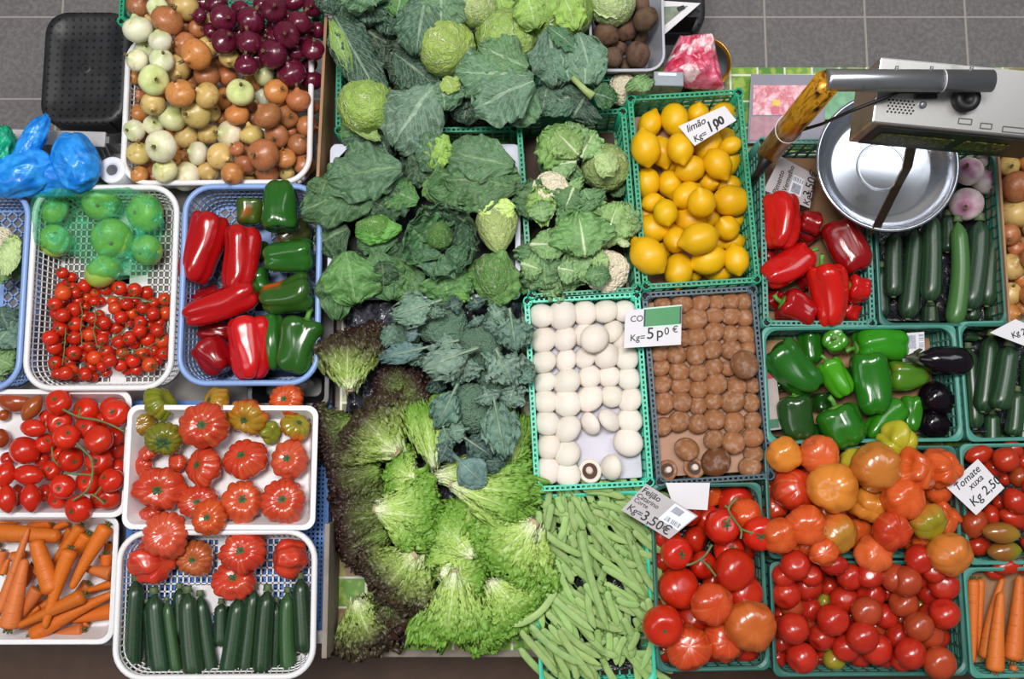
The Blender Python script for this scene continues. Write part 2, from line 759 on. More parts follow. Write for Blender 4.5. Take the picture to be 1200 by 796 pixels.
def basket(label, corners, zrim, zbase, mat, flare=.022, rim=.0085, diamond=False, plate=True, cell=.0165):
    cen, w_, h_, ang = frame_of(corners, zrim)
    w_ -= rim * 2
    h_ -= rim * 2
    root = thing('plastic_basket', label, 'basket', (cen.x, cen.y, zbase), ang)
    H = zrim - zbase
    r0 = .075
    MB().tube([(x, y, H) for x, y in rr(w_, h_, r0, 8)], rim, 8, closed=True).build('rim', mat, root)
    wb = MB()
    wl, hl = w_ - 2 * flare, h_ - 2 * flare
    rl = r0 - flare * .6
    top = resample([(x, y, 0) for x, y in rr(w_, h_, r0, 8)], cell)
    for p in top:
        f = Vector((p.x * wl / w_, p.y * hl / h_, .004))
        wb.bar((p.x, p.y, H - .002), f, .0032, .0032)
    for k in range(1, 6):
        t_ = k / 6
        ww, hh = wl + (w_ - wl) * t_, hl + (h_ - hl) * t_
        ps = [(x, y, H * t_) for x, y in rr(ww, hh, rl + (r0 - rl) * t_, 6)]
        for i in range(len(ps)):
            wb.bar(ps[i], ps[(i + 1) % len(ps)], .003, .003)
    wb.build('lattice_wall', mat, root, smooth=False)
    bb = MB()
    ps = [(x, y, .003) for x, y in rr(wl, hl, rl, 6)]
    for i in range(len(ps)):
        bb.bar(ps[i], ps[(i + 1) % len(ps)], .012, .005)
    if diamond:
        d = .024
        k = -int((wl + hl) / d / 2)
        while k * d < (wl + hl) / 2:
            for sgn in (1, -1):
                seg = []
                for q in range(61):
                    x = -wl / 2 + wl * q / 60
                    y = sgn * (x - k * d * 1.414 / 1.0)
                    if abs(y) < clip_half(wl, hl, rl, x):
                        seg.append((x, y, .003))
                if len(seg) > 1:
                    bb.bar(seg[0], seg[-1], .005, .004)
            k += 1
    else:
        x = -wl / 2 + cell
        while x < wl / 2:
            c = clip_half(wl, hl, rl, x)
            bb.bar((x, -c, .003), (x, c, .003), .0042, .004)
            x += cell
        y = -hl / 2 + cell * 1.25
        while y < hl / 2:
            c = clip_half(hl, wl, rl, y)
            bb.bar((-c, y, .003), (c, y, .003), .0042, .004)
            y += cell * 1.25
    if plate:
        bb.box((0, 0, .004), (wl * .42, hl * .22, .005))
        bb.box((0, hl * .28, .004), (wl * .12, hl * .44, .005))
        bb.box((0, -hl * .28, .004), (wl * .12, hl * .44, .005))
    bb.build('base_grid', mat, root, smooth=False)
    return root


def tray(label, corners, zrim, zbase, mat, r=.03, lip=.012, slope=.02, name='plastic_tray'):
    cen, w_, h_, ang = frame_of(corners, zrim)
    H = zrim - zbase
    mb = MB()
    t_ = .003
    a, b = w_ - 2 * lip, h_ - 2 * lip
    loft(mb, [(a - 2 * slope - 2 * t_, b - 2 * slope - 2 * t_, r, 0.0), (a, b, r, H - .006), (w_, h_, r + .008, H - .007), (w_, h_, r + .008, H - .001), (w_ - .004, h_ - .004, r + .008, H),
              (a - .002, b - .002, r, H), (a - 2 * slope, b - 2 * slope, r, .006), (a - 2 * slope - .01, b - 2 * slope - .01, r, t_)], True, True)
    o = mb.build(name, mat, smooth=False)
    o.location = (cen.x, cen.y, zbase)
    o.rotation_euler = (0, 0, ang)
    tag(o, label, 'tray')
    return o


def crate(label, corners, zrim, zbase, mat, style='ladder', wall=True):
    cen, w_, h_, ang = frame_of(corners, zrim)
    w_, h_ = w_ - .007, h_ - .007
    root = thing('plastic_crate', label, 'crate', (cen.x, cen.y, zbase), ang)
    H = zrim - zbase
    q = .0082
    if style == 'ladder':
        rb = MB()
        for s_ in (-1, 1):
            for off in (0, q * 1.25):
                rb.box((0, s_ * (h_ / 2 - .003 - off), H - .004), (w_ - .03, .0045, .008))
                rb.box((s_ * (w_ / 2 - .003 - off), 0, H - .004), (.0045, h_ - .03, .008))
            n = int(w_ / .014)
            for k in range(n):
                x = (k - (n - 1) / 2) * .014
                if abs(x) < w_ / 2 - .02:
                    rb.box((x, s_ * (h_ / 2 - .003 - q * .62), H - .0045), (.0055, q * 1.25, .006))
            n = int(h_ / .014)
            for k in range(n):
                y = (k - (n - 1) / 2) * .014
                if abs(y) < h_ / 2 - .02:
                    rb.box((s_ * (w_ / 2 - .003 - q * .62), y, H - .0045), (q * 1.25, .0058, .006))
        rb.build('rim', mat, root, smooth=False)
        for sx in (-1, 1):
            for sy in (-1, 1):
                ob = MB().lathe([(.0135, 0), (.0135, H + .004), (.0100, H + .004), (.0100, H - .05), (.002, H - .05)], 20,
                                c=(sx * (w_ / 2 - .011), sy * (h_ / 2 - .011), 0)).build('corner_post', mat, root)
                MB().lathe([(.0098, H - .03), (.0098, H - .004), (.001, H - .004)], 16, c=(sx * (w_ / 2 - .011), sy * (h_ / 2 - .011), 0)).build('socket', M_DARKHOLE, ob)
        iw, ih = w_ - .022, h_ - .022
    else:
        rb = MB()
        lp = .0105
        loft(rb, [(w_, h_, .02, H - .014), (w_, h_, .02, H), (w_ - 2 * lp + .012, h_ - 2 * lp + .012, .03, H + .001), (w_ - 2 * lp, h_ - 2 * lp, .034, H - .003), (w_ - 2 * lp, h_ - 2 * lp, .034, H - .014), (w_, h_, .02, H - .014)])
        rb.build('rim', mat, root, smooth=False, bevel=.0015)
        iw, ih = w_ - .016, h_ - .016
    for nm, (cx, cy, L, vert) in {'a': (0, ih / 2, iw, 0), 'b': (0, -ih / 2, iw, 0), 'c': (iw / 2, 0, ih, 1), 'd': (-iw / 2, 0, ih, 1)}.items():
        wb = MB()

        def pt(s_, z_):
            return (cx, s_, z_) if vert else (s_, cy, z_)
        n = max(4, int(L / .03))
        for k in range(n + 1):
            s_ = -L / 2 + L * k / n
            wb.bar(pt(s_, 0), pt(s_, H - .006), .005, .005)
        for z_ in np.arange(.02, H - .01, .03):
            wb.bar(pt(-L / 2, z_), pt(L / 2, z_), .005, .005)
        wb.bar(pt(-L / 4, .01), pt(L / 4, H - .01), .005, .005)
        wb.build('side_lattice', mat, root, smooth=False)
    gb = MB()
    x = -iw / 2
    while x <= iw / 2 + .001:
        gb.bar((x, -ih / 2, .004), (x, ih / 2, .004), .005, .005)
        x += iw / max(4, round(iw / .026))
    y = -ih / 2
    while y <= ih / 2 + .001:
        gb.bar((-iw / 2, y, .004), (iw / 2, y, .004), .005, .005)
        y += ih / max(4, round(ih / .026))
    gb.bar((-iw / 2, -ih / 2, .005), (iw / 2, ih / 2, .005), .007, .005)
    gb.build('base_grid', mat, root, smooth=False)
    return root


def liner(label, corners, zrim, z0, z1, mat, inset=.026, name='paper_liner', cat='liner'):
    """card pad lying in a crate"""
    cen, w_, h_, ang = frame_of(corners, zrim)
    mb = MB()
    loft(mb, [(w_ - 2 * inset, h_ - 2 * inset, .006, 0), (w_ - 2 * inset, h_ - 2 * inset, .006, z1 - z0)], True, True)
    o = mb.build(name, mat, smooth=False, bevel=.002)
    o.location = (cen.x, cen.y, z0)
    o.rotation_euler = (0, 0, ang)
    return tag(o, label, cat)


C = dict(
    cauli=[(612, 136), (744, 122), (744, 347), (608, 350)],
    lemon=[(743, 110), (881, 103), (883, 332), (742, 342)],
    wmush=[(614, 347), (755, 340), (764, 571), (623, 579)],
    bmush=[(755, 340), (895, 334), (901, 562), (763, 573)],
    redp=[(891, 160), (1021, 162), (1026, 384), (889, 384)],
    zuc=[(1024, 172), (1176, 172), (1178, 384), (1024, 384)],
    greenp=[(893, 382), (1126, 378), (1126, 519), (896, 522)],
    cuc=[(1126, 376), (1275, 372), (1280, 517), (1127, 519)],
    midtom=[(896, 522), (1125, 521), (1127, 655), (897, 657)],
    plumr=[(1127, 519), (1285, 517), (1290, 662), (1128, 664)],
    bottom=[(901, 656), (1130, 656), (1134, 793), (904, 796)],
    carrotr=[(1130, 664), (1290, 662), (1296, 795), (1133, 797)],
    ctom=[(764, 566), (897, 564), (901, 787), (765, 790)],
    bean=[(624, 580), (764, 572), (766, 806), (628, 810)],
    spring=[(382, 168), (612, 170), (608, 350), (388, 352)],
    savoy=[(391, -60), (607, -60), (607, 154), (394, 160)],
    savoyb=[(612, -60), (686, -60), (686, 116), (612, 118)],
    onionback=[(140, -110), (379, -110), (377, 30), (141, 30)],
    topcauli=[(692, 88), (741, 87), (741, 117), (692, 119)],
)
for k_ in C:
    pass
crate('green crate holding cauliflowers and one round cabbage', C['cauli'], RIM, TZ + .001, M_GREENP)
crate('green crate full of lemons', C['lemon'], RIM, TZ + .001, M_GREENP)
crate('mint green crate of white mushrooms', C['wmush'], RIM, TZ + .001, M_MINTP)
crate('slate coloured crate of brown mushrooms', C['bmush'], RIM, TZ + .001, M_SLATEP)
crate('green crate of red peppers below the weighing scale', C['redp'], RIM, TZ + .001, M_TEALP)
crate('dark crate of courgettes and turnips under the scale pan', C['zuc'], RIM, TZ + .001, M_DTEALP, 'lip')
crate('teal crate of green peppers and aubergines', C['greenp'], RIM, TZ + .001, M_TEALP, 'lip')
crate('teal crate of cucumbers next to the aubergines', C['cuc'], RIM, TZ + .001, M_TEALP, 'lip')
crate('teal crate of orange and yellow ribbed tomatoes', C['midtom'], RIM, TZ + .001, M_DTEALP, 'lip')
crate('teal crate of plum tomatoes under the square tomato price card', C['plumr'], RIM, TZ + .001, M_TEALP, 'lip')
crate('teal crate of round red tomatoes at the front corner', C['bottom'], RIM, TZ + .001, M_DTEALP, 'lip')
crate('teal crate of a few upright carrots', C['carrotr'], RIM, TZ + .001, M_TEALP, 'lip')
crate('dark teal crate of vine tomatoes and big tomatoes next to the beans', C['ctom'], RIM, TZ + .001, M_DTEALP, 'lip')
crate('bright mint crate overflowing with green beans', C['bean'], TZ + .10, TZ + .001, M_MINTP, 'lip')
crate('green crate of savoy cabbages beside the cardboard sheet', C['savoy'], RIM - .03, TZ + .001, M_GREENP)
crate('green crate under the leafy savoy beside the potato tub', C['savoyb'], RIM - .03, TZ + .001, M_GREENP)
crate('green crate of onions behind the white onion basket', C['onionback'], TZ + .105, TZ + .001, M_GREENP)
crate('small green crate with a cauliflower below the potatoes', C['topcauli'], RIM - .03, TZ + .001, M_GREENP)

liner('brown card pad under the lemons', C['lemon'], RIM, TZ + .01, TZ + .03, M_KRAFT)
liner('pale lilac card pad under the white mushrooms', C['wmush'], RIM, TZ + .01, TZ + .098, M_LILAC)
liner('brown card pad under the brown mushrooms', C['bmush'], RIM, TZ + .01, TZ + .098, M_KRAFT)
liner('dark brown card pad under the cauliflowers', C['cauli'], RIM, TZ + .0085, TZ + .014, plain('dark_brown_card', '#4a3a32', .8))
liner('brown card pad under the red peppers', C['redp'], RIM, TZ + .01, TZ + .04, M_CARD)
liner('brown card pad under the green peppers', C['greenp'], RIM, TZ + .01, TZ + .03, M_CARD)
liner('wood brown card pad under the upright carrots', C['carrotr'], RIM, TZ + .01, TZ + .06, M_CARD)


def film_mat(name, c1, c2, rough=.25):
    m = NT(name)
    f = m.noise(28, 3, dist=1.5)
    m.bump(f, .6, .02)
    return m.done(m.mix(m.step(f, .35, .65), lin(c1), lin(c2)), rough, .6)


M_FILMB = film_mat('black_film', '#1b1c20', '#34353c')
for nm, lab in (('ctom', 'crumpled black film under the tomatoes next to the beans'), ('bean', 'crumpled dark film under the green beans'), ('savoy', 'crumpled black film under the savoy cabbages'), ('bottom', 'crumpled black film under the round red tomatoes'),
                ('midtom', 'crumpled black film under the orange ribbed tomatoes'), ('zuc', 'crumpled black film under the courgettes'), ('cuc', 'crumpled black film under the cucumbers'), ('plumr', 'crumpled black film under the plum tomatoes')):
    cen, w_, h_, ang = frame_of(C[nm], RIM)
    sd = rnd.random() * 50

    def fn(u, v, w_=w_, h_=h_, sd=sd):
        e = max(abs(u - .5), abs(v - .5)) * 2
        z = .004 + .05 * max(0, e - .82) / .18 + .018 * abs(noise.noise(Vector((u * 9, v * 9, sd))))
        return ((u - .5) * (w_ - .062), (v - .5) * (h_ - .062), z)
    o = MB().grid(fn, 40, 40).build('plastic_film', M_FILMB, solid=.0008)
    o.location = (cen.x, cen.y, TZ + .010)
    o.rotation_euler = (0, 0, ang)
    tag(o, lab, 'plastic film')

# baskets and trays on the grey table
BR = TZ + .14
basket('white lattice basket of onions', [(141, 40), (368, 40), (367, 216), (147, 219)], TZ + .12, TZ + .01, M_WHITEP)
basket('white lattice basket of cherry tomatoes and bagged green fruit', [(29, 217), (203, 217), (212, 457), (36, 459)], BR, TZ + .002, M_WHITEP)
basket('light blue lattice basket of red and green peppers', [(208, 215), (372, 216), (382, 451), (213, 454)], BR, TZ + .002, M_BLUEP, diamond=True)
basket('light blue lattice basket holding a cauliflower and broccoli, cut by the photo edge', [(-150, 221), (27, 221), (36, 458), (-140, 460)], BR, TZ + .002, M_BLUEP, diamond=True)
basket('white lattice basket of courgettes below the beefsteak tomatoes', [(137, 621), (371, 619), (372, 797), (131, 799)], TZ + .15, TZ + .045, M_WHITEP)
tray('white tray of vine and plum tomatoes above the carrots', [(-120, 456), (152, 457), (150, 606), (-120, 607)], TZ + .12, TZ + .04, M_WHITEP)
tray('white tray of ribbed beefsteak tomatoes', [(148, 474), (371, 476), (371, 621), (144, 621)], TZ + .165, TZ + .09, M_WHITEP, r=.022)
tray('white tray heaped with orange carrots', [(-120, 603), (137, 603), (135, 755), (-120, 756)], TZ + .09, TZ + .002, M_WHITEP)
tray('pale grey tub of potatoes with a cabbage on top', [(690, -70), (778, -70), (778, 83), (690, 84)], RIM + .02, TZ + .02, M_GREYP, r=.045, lip=.006)

# white frame crate with the pointed cabbages
cen, w_, h_, ang = frame_of(C['spring'], RIM - .03)
t = thing('plastic_crate', 'lilac white open crate of pointed spring cabbages', 'crate', (cen.x, cen.y, TZ + .001), ang)
H = RIM - .03 - TZ
rb = MB()
loft(rb, [(w_, h_, .02, H - .012), (w_, h_, .02, H), (w_ - .03, h_ - .03, .012, H), (w_ - .03, h_ - .03, .012, H - .012), (w_, h_, .02, H - .012)])
rb.build('rim', M_LILACP, t, smooth=False, bevel=.001)
for sx in (-1, 1):
    for sy in (-1, 1):
        MB().add([(sx * (w_ / 2 - .008), sy * (h_ / 2 - .008), H + .001), (sx * (w_ / 2 - .055), sy * (h_ / 2 - .008), H + .001), (sx * (w_ / 2 - .008), sy * (h_ / 2 - .06), H + .001)], [(0, 1, 2)]).build('corner_gusset', M_LILACP, t, smooth=False, solid=.006)
wb = MB()
loft(wb, [(w_ - .02, h_ - .02, .015, 0), (w_ - .016, h_ - .016, .015, H - .01), (w_ - .022, h_ - .022, .012, H - .01), (w_ - .026, h_ - .026, .012, .004)], True, True)
wb.build('body', plain('charcoal_plastic', '#2b2d31', .5), t, smooth=False)

# wooden crate with the lettuces
t = thing('wooden_crate', 'weathered wooden crate under the lettuces, one grey board showing', 'crate', (X0, P(500, 700, TZ).y, TZ + .001))
WX = P(625, 700, TZ).x - X0
yA, yB_ = P(395, 772, TZ + .16).y - t.location.y, P(395, 612, TZ + .1).y - t.location.y
for nm, (bx, by, bz, dx, dy, dz) in {'side_board': (.018, (yA + yB_) / 2, .08, .014, yB_ - yA, .16)}.items():
    MB().box((bx, by, bz), (dx, dy, dz)).build(nm, M_WOOD, t, smooth=False, bevel=.002)
for k in range(3, 7):
    yy = yA + .08 + .56 * k / 6
    MB().box((WX / 2, yy, .006), (WX - .05, .07, .01)).build('floor_slat', M_WOOD, t, smooth=False)

# black nested trays between the two tables and film under the broccoli
tray('black plastic tray poking out beside the blue pepper basket', [(290, 425), (386, 425), (386, 478), (290, 478)], TZ + .08, TZ + .002, M_BLACKP, r=.02)
cen, w_, h_, ang = frame_of([(404, 358), (611, 356), (611, 640), (404, 640)], TZ + .05)


def fn(u, v):
    return ((u - .5) * w_, (v - .5) * h_, .005 + .045 * abs(noise.noise(Vector((u * 10, v * 12, 3)))) + .012 * abs(noise.noise(Vector((u * 30, v * 36, 8)))) + .045 * max(0, 1 - 4 * v) * 0 + (.04 if False else 0) + .05 * max(0, (v - .72) / .28))


o = MB().grid(fn, 90, 100).build('plastic_film', film_mat('shiny_black_film', '#17171c', '#4a4a55', .15), solid=.0008)
o.location = (cen.x, cen.y, TZ + .018)
tag(o, 'shiny crumpled black film under broccoli and lettuces, showing below the spring cabbages', 'plastic film')

# blue crate under the courgette basket
cen, w_, h_, ang = frame_of([(150, 470), (385, 470), (385, 737), (150, 737)], TZ + .04)
t = thing('plastic_crate', 'blue lattice crate lying under the courgette basket', 'crate', (cen.x, cen.y, TZ + .001), ang)
gb = MB()
d_ = .0125
x = -w_ / 2
while x <= w_ / 2:
    gb.bar((x, -h_ / 2, .036), (x, h_ / 2, .036), .006, .004)
    x += d_
y = -h_ / 2
while y <= h_ / 2:
    gb.bar((-w_ / 2, y, .0355), (w_ / 2, y, .0355), .006, .004)
    y += d_
gb.build('lattice', M_BLUED, t, smooth=False)
rb = MB()
loft(rb, [(w_, h_, .02, 0), (w_, h_, .02, .04), (w_ - .03, h_ - .03, .01, .04), (w_ - .03, h_ - .03, .01, 0)])
rb.build('rim', M_BLUED, t, smooth=False)
MB().box((0, 0, .003), (w_ - .02, h_ - .02, .004)).build('base', plain('deep_blue_plastic', '#1d3f86', .5), t, smooth=False)
cen, w_, h_, ang = frame_of([(365, 739), (388, 739), (388, 755), (365, 755)], TZ + .04)
o = MB().box((cen.x, cen.y, TZ + .02), (w_, h_, .04)).build('white_block', M_WHITEP, smooth=False, bevel=.004)
tag(o, 'small white plastic block at the corner of the grey table by the wooden crate', 'block')

# cardboard sheet between onions and cabbages, carton beside the turnips
a, b = P(382, 18, RIM + .03), P(372, 213, RIM + .03)
t = MB()
hh = RIM + .03 - TZ - .012
d = (b - a).normalized()
nrm = Vector((-d.y, d.x, 0))
V = []
for z_ in (TZ + .012, RIM + .03):
    for p_, s_ in ((a, -1), (b, -1), (b, 1), (a, 1)):
        V.append((p_.x + nrm.x * .004 * s_, p_.y + nrm.y * .004 * s_, z_))
t.add(V, [(3, 2, 1, 0), (4, 5, 6, 7), (0, 1, 5, 4), (1, 2, 6, 5), (2, 3, 7, 6), (3, 0, 4, 7)])
o = t.build('cardboard_sheet', M_CARD, smooth=False)
tag(o, 'upright brown cardboard sheet between the onions and the savoy cabbages', 'cardboard')
cen, w_, h_, ang = frame_of([(1166, 168), (1300, 168), (1300, 384), (1180, 384)], RIM)
t = MB()
loft(t, [(w_, h_, .004, 0), (w_, h_, .004, RIM - TZ + .01), (w_ - .012, h_ - .012, .004, RIM - TZ + .01), (w_ - .012, h_ - .012, .004, .006)], True, True)
o = t.build('cardboard_box', M_CARD, smooth=False)
o.location = (cen.x, cen.y, TZ + .001)
tag(o, 'brown cardboard box of onions cut by the photo edge', 'box')

# ------------------------------------------------------------------ stools
def stool_mat():
    m = NT('black_stool_plastic')
    co = m.objcoord()
    sp = m.n('SeparateXYZ')
    m.set(sp.inputs[0], co)
    fx = m.math('SUBTRACT', m.math('FRACT', m.math('ADD', m.math('DIVIDE', sp.outputs[0], .024), 20.5)), .5)
    fy = m.math('SUBTRACT', m.math('FRACT', m.math('ADD', m.math('DIVIDE', sp.outputs[1], .024), 20.5)), .5)
    d = m.math('SQRT', m.math('ADD', m.math('MULTIPLY', fx, fx), m.math('MULTIPLY', fy, fy)))
    hole = m.step(d, .14, .2)
    m.bump(hole, .8, .004)
    return m.done(m.mix(hole, lin('#060607'), m.mix(m.step(m.noise(20, 4), .3, .7), lin('#1d1e21'), lin('#2c2d30'))), .45, .5)


M_STOOL = stool_mat()
cen, w_, h_, ang = frame_of([(50, 13), (151, 13), (149, 146), (48, 146)], .45)
t = thing('stool', 'square black plastic stool with dotted seat beside the onions', 'stool', (cen.x, cen.y, 0), ang)
sb = MB()
loft(sb, [(w_, h_, .075, .36), (w_, h_, .075, .44), (w_ - .012, h_ - .012, .07, .45), (w_ - .06, h_ - .06, .055, .452), (w_ - .075, h_ - .075, .05, .444), (w_ * .5, h_ * .5, .04, .446), (.02, .02, .008, .446)], False, True)
sb.build('seat', M_STOOL, t)
MB().lathe([(.008, .4465), (.014, .4475), (.016, .4465), (.018, .446)], 20).build('seat_boss', M_STOOL, t)
for sx in (-1, 1):
    for sy in (-1, 1):
        MB().bar((sx * (w_ / 2 - .045), sy * (h_ / 2 - .045), .4), (sx * (w_ / 2 - .005), sy * (h_ / 2 - .005), 0), .04).build('leg', M_BLACKP, t, smooth=False, bevel=.006)
c2 = P(776, -26, .45)
s2 = dup(t, 'rounded black plastic stool half hidden behind the potato tub and pink bag')
s2.location = (c2.x, c2.y, 0)

# ------------------------------------------------------------------ rack, bags, roll at the back of the grey table
t = thing('wire_rack', 'pale grey wire rack under the blue plastic bag', 'rack', (0, 0, 0))
za = TZ + .09
A, B = P(-10, 160, za), P(124, 164, za)
MB().bar(A, B, .045, .012).build('top_rail', plain('pale_grey_steel', '#b4b2b6', .4), t, smooth=False, bevel=.003)
wb = MB()
for k in range(22):
    p = A.lerp(B, k / 21)
    wb.bar((p.x, p.y - .015, za), (p.x, p.y - .06, TZ + .02), .003)
wb.build('wires', M_STEEL, t, smooth=False)
for p in (A, B):
    MB().bar((p.x, p.y, za), (p.x, p.y, TZ + .001), .02).build('post', M_STEEL, t, smooth=False)
MB().bar((A.x, A.y - .06, TZ + .02), (B.x, B.y - .06, TZ + .02), .012).build('bottom_rail', M_STEEL, t, smooth=False)


def crumple(mb, c, ax, seed, amp=.35, fr=1.6, rotz=0, sharp=1.0):
    """a crumpled pillow of thin plastic"""
    cr, sr = math.cos(rotz), math.sin(rotz)

    def fn(th, ph):
        d = Vector((math.sin(th) * math.cos(ph), math.sin(th) * math.sin(ph), math.cos(th)))
        k = 1 + amp * (1 - 2 * abs(noise.noise(d * fr + Vector((seed, 0, 0))))) - amp * .6 + .25 * amp * (1 - 2 * abs(noise.noise(d * fr * 3 + Vector((0, seed, 0)))))
        x, y, z = d.x * ax[0] * k, d.y * ax[1] * k, d.z * ax[2] * k
        return (x * cr - y * sr, x * sr + y * cr, z)
    return mb.ball(fn, 72, 44, c)


def bag_mat(name, c1, c2, c3=None, rough=.3, scale=14):
    m = NT(name)
    f = m.noise(scale, 4, dist=2.0)
    m.bump(m.noise(24, 4, dist=1.0), .5, .012)
    c = m.mix(m.step(f, .35, .65), lin(c1), lin(c2))
    if c3:
        c = m.mix(m.step(m.noise(scale * .8, 3, w=5.0, dist=1.5), .5, .62), c, lin(c3))
    return m.done(c, rough, .55)


zb = TZ + .18
mb = MB()
s_ = S(60, 190, zb)
crumple(mb, P(50, 207, zb - .03), (60 * s_, 24 * s_, .05), 1.3, .2, 1.0)
crumple(mb, P(89, 190, zb + .0), (25 * s_, 34 * s_, .05), 4.1, .2, 1.1, .25)
crumple(mb, P(36, 168, zb + .01), (13 * s_, 36 * s_, .03), 7.7, .2, 1.2, -.45)
crumple(mb, P(24, 203, zb), (40 * s_, 26 * s_, .05), 9.7, .2, 1.2, .3)
o = mb.build('plastic_bag', bag_mat('blue_bag_film', '#0a76d6', '#2f9af0'))
tag(o, 'crumpled bright blue plastic bag lying over the grey wire rack', 'bag')
mb = MB()
crumple(mb, P(2, 180, zb), (15 * s_, 30 * s_, .05), 3.3, .3, 2)
o = mb.build('plastic_bag', bag_mat('green_bag_film', '#0f9a76', '#2bbd96'))
tag(o, 'teal green plastic bag beside the blue bag at the photo edge', 'bag')

zr = TZ + .13
p = P(131, 199, zr)
s_ = S(131, 199, zr)
t = thing('bag_roll', 'white roll of thin plastic bags standing on end beside the onion basket', 'roll', (p.x, p.y, TZ + .001))
hr = zr - TZ
MB().lathe([(16 * s_, 0), (16 * s_, hr - .003), (15 * s_, hr), (7 * s_, hr), (6.5 * s_, hr - .01), (6.5 * s_, .02)], 32, c=(0, 0, 0)).build('film_roll', M_LABEL, t)
MB().lathe([(6.4 * s_, .02), (6.4 * s_, hr - .002), (5.2 * s_, hr - .002), (5.2 * s_, .03), (.001, .03)], 24).build('core', plain('grey_card_core', '#6a6a70', .8), t)

# ------------------------------------------------------------------ things behind the lemons
t_m = bag_mat('pink_marbled_bag', '#c2304e', '#e27a94', '#f3d6da', .18, 16)
zb = TZ + .10


def pillow(corners, z, thick, mat, name, seed, amp=.012):
    pts = [P(x, y, z) for x, y in corners]

    def top(u, v, sg):
        p = (pts[3].lerp(pts[2], u)).lerp(pts[0].lerp(pts[1], u), v)
        e = min(1, 6 * min(u, 1 - u, v, 1 - v))
        n_ = noise.noise(Vector((u * 4, v * 4, seed))) + .5 * (1 - 2 * abs(noise.noise(Vector((u * 7, v * 7, seed + 5)))))
        return (p.x, p.y, p.z + sg * thick * math.sqrt(e) + (amp * n_ if sg > 0 else 0) * e)
    mb = MB()
    mb.grid(lambda u, v: top(u, v, 1), 40, 40)
    mb.grid(lambda u, v: top(1 - u, v, -1), 40, 40)
    return mb.build(name, mat)


o = pillow([(795, 44), (834, 41), (849, 106), (768, 100)], zb, .045, t_m, 'carrier_bag', 2.2, .03)
tag(o, 'glossy pink and red carrier bag lying behind the lemon crate', 'bag')
t = thing('foil_box', 'shiny silver box lying behind the lemon crate under the pink bag', 'box', (0, 0, 0))
cen, w_, h_, ang = frame_of([(766, 83), (802, 84), (801, 101), (766, 100)], TZ + .17)
MB().box((cen.x, cen.y, TZ + .085), (w_, h_, .17), ang).build('carton', plain('silver_foil', '#c3cbd4', .25, .05, metal=.7), t, smooth=False, bevel=.003)
MB().box((cen.x - w_ * .05, cen.y + h_ * .28, TZ + .171), (w_ * .6, h_ * .2, .001), ang).build('lid_flap', M_LABEL, t, smooth=False)
p = P(826, 72, TZ + .07)
s_ = S(826, 72, TZ + .07) * .6
t = thing('round_tin', 'round tin with brass rim showing beside the pink bag', 'tin', (p.x, p.y, TZ + .001))
MB().lathe([(50 * s_, 0), (54 * s_, .06), (52 * s_, .06), (48 * s_, .004)], 48, True).build('tin_wall', plain('brass', '#c79b3c', .3, .1, metal=.9), t)
MB().lathe([(47 * s_, .055), (30 * s_, .062), (.001, .064)], 40).build('inner_lid', plain('black_enamel', '#1a1a1c', .3), t)
# leaflet with white frame
z_ = TZ + .11
t = thing('leaflet', 'white edged folded leaflet between the potato tub and the black stool', 'leaflet', (0, 0, 0))
q = [P(774, 1, z_), P(821, 4, z_ + .02), P(778, 41, z_), P(774, 34, z_)]
MB().add([(v.x, v.y, v.z) for v in q], [(0, 3, 2, 1)]).build('sheet', M_PAPER, t, smooth=False, solid=.003)
q = [P(776, 8, z_ + .004), P(806, 7, z_ + .018), P(778, 30, z_ + .004)]
MB().add([(v.x, v.y, v.z) for v in q], [(0, 2, 1)]).build('printed_panel', plain('grey_green_print', '#8f9a86', .5, .5, 30), t, smooth=False, solid=.002)
q = [P(793, 9, z_ + .014), P(801, 6, z_ + .018), P(803, 10, z_ + .018), P(795, 14, z_ + .014)]
MB().add([(v.x, v.y, v.z) for v in q], [(0, 3, 2, 1)]).build('black_panel', M_INK, t, smooth=False, solid=.003)
MB().box((P(790, 25, TZ).x, P(790, 25, TZ).y, TZ + .05), (.1, .07, .1)).build('backing', M_BLACKP, t, smooth=False)

# flyers lying behind the red peppers
z_ = TZ + .03
t = thing('flyer', 'pink and grey meat shop flyer lying behind the yellow scale pole', 'flyer', (0, 0, 0))


def patch(parent, name, corners, z, mat, th=.0012):
    q = [P(x, y, z) for x, y in corners]
    return MB().add([(v.x, v.y, v.z) for v in q], [(0, 3, 2, 1)]).build(name, mat, parent, smooth=False, solid=th)


patch(t, 'sheet', [(880, 87), (968, 88), (966, 168), (876, 168)], z_, plain('grey_flyer', '#8a8896', .35, .08))
MB().box((P(921, 128, TZ).x, P(921, 128, TZ).y, TZ + .014), (.17, .16, .026)).build('stack_of_sheets', M_PAPERG, t, smooth=False)
m_ = NT('meat_photo_print')
m_.done(m_.ramp(m_.noise(45, 3, dist=1), (.3, lin('#e8d7dd')), (.5, lin('#e09aa8')), (.62, lin('#c96a72')), (.75, lin('#efe0e4'))), .3, .5)
patch(t, 'photo_panel', [(883, 100), (950, 100), (948, 135), (882, 135)], z_ + .002, m_.m)
patch(t, 'pink_panel', [(880, 137), (935, 137), (932, 164), (878, 164)], z_ + .002, plain('pink_print', '#b98a97', .35, .25, 60))
patch(t, 'yellow_roundel', [(905, 117), (914, 117), (914, 124), (905, 124)], z_ + .004, plain('yellow_print', '#e8c65a', .35))
patch(t, 'red_roundel', [(905, 125), (914, 125), (913, 133), (904, 133)], z_ + .004, plain('red_print', '#d4707e', .35))
patch(t, 'green_panel', [(968, 105), (1012, 105), (1010, 140), (966, 140)], z_ + .002, plain('green_print', '#7cb58c', .35, .35, 40))
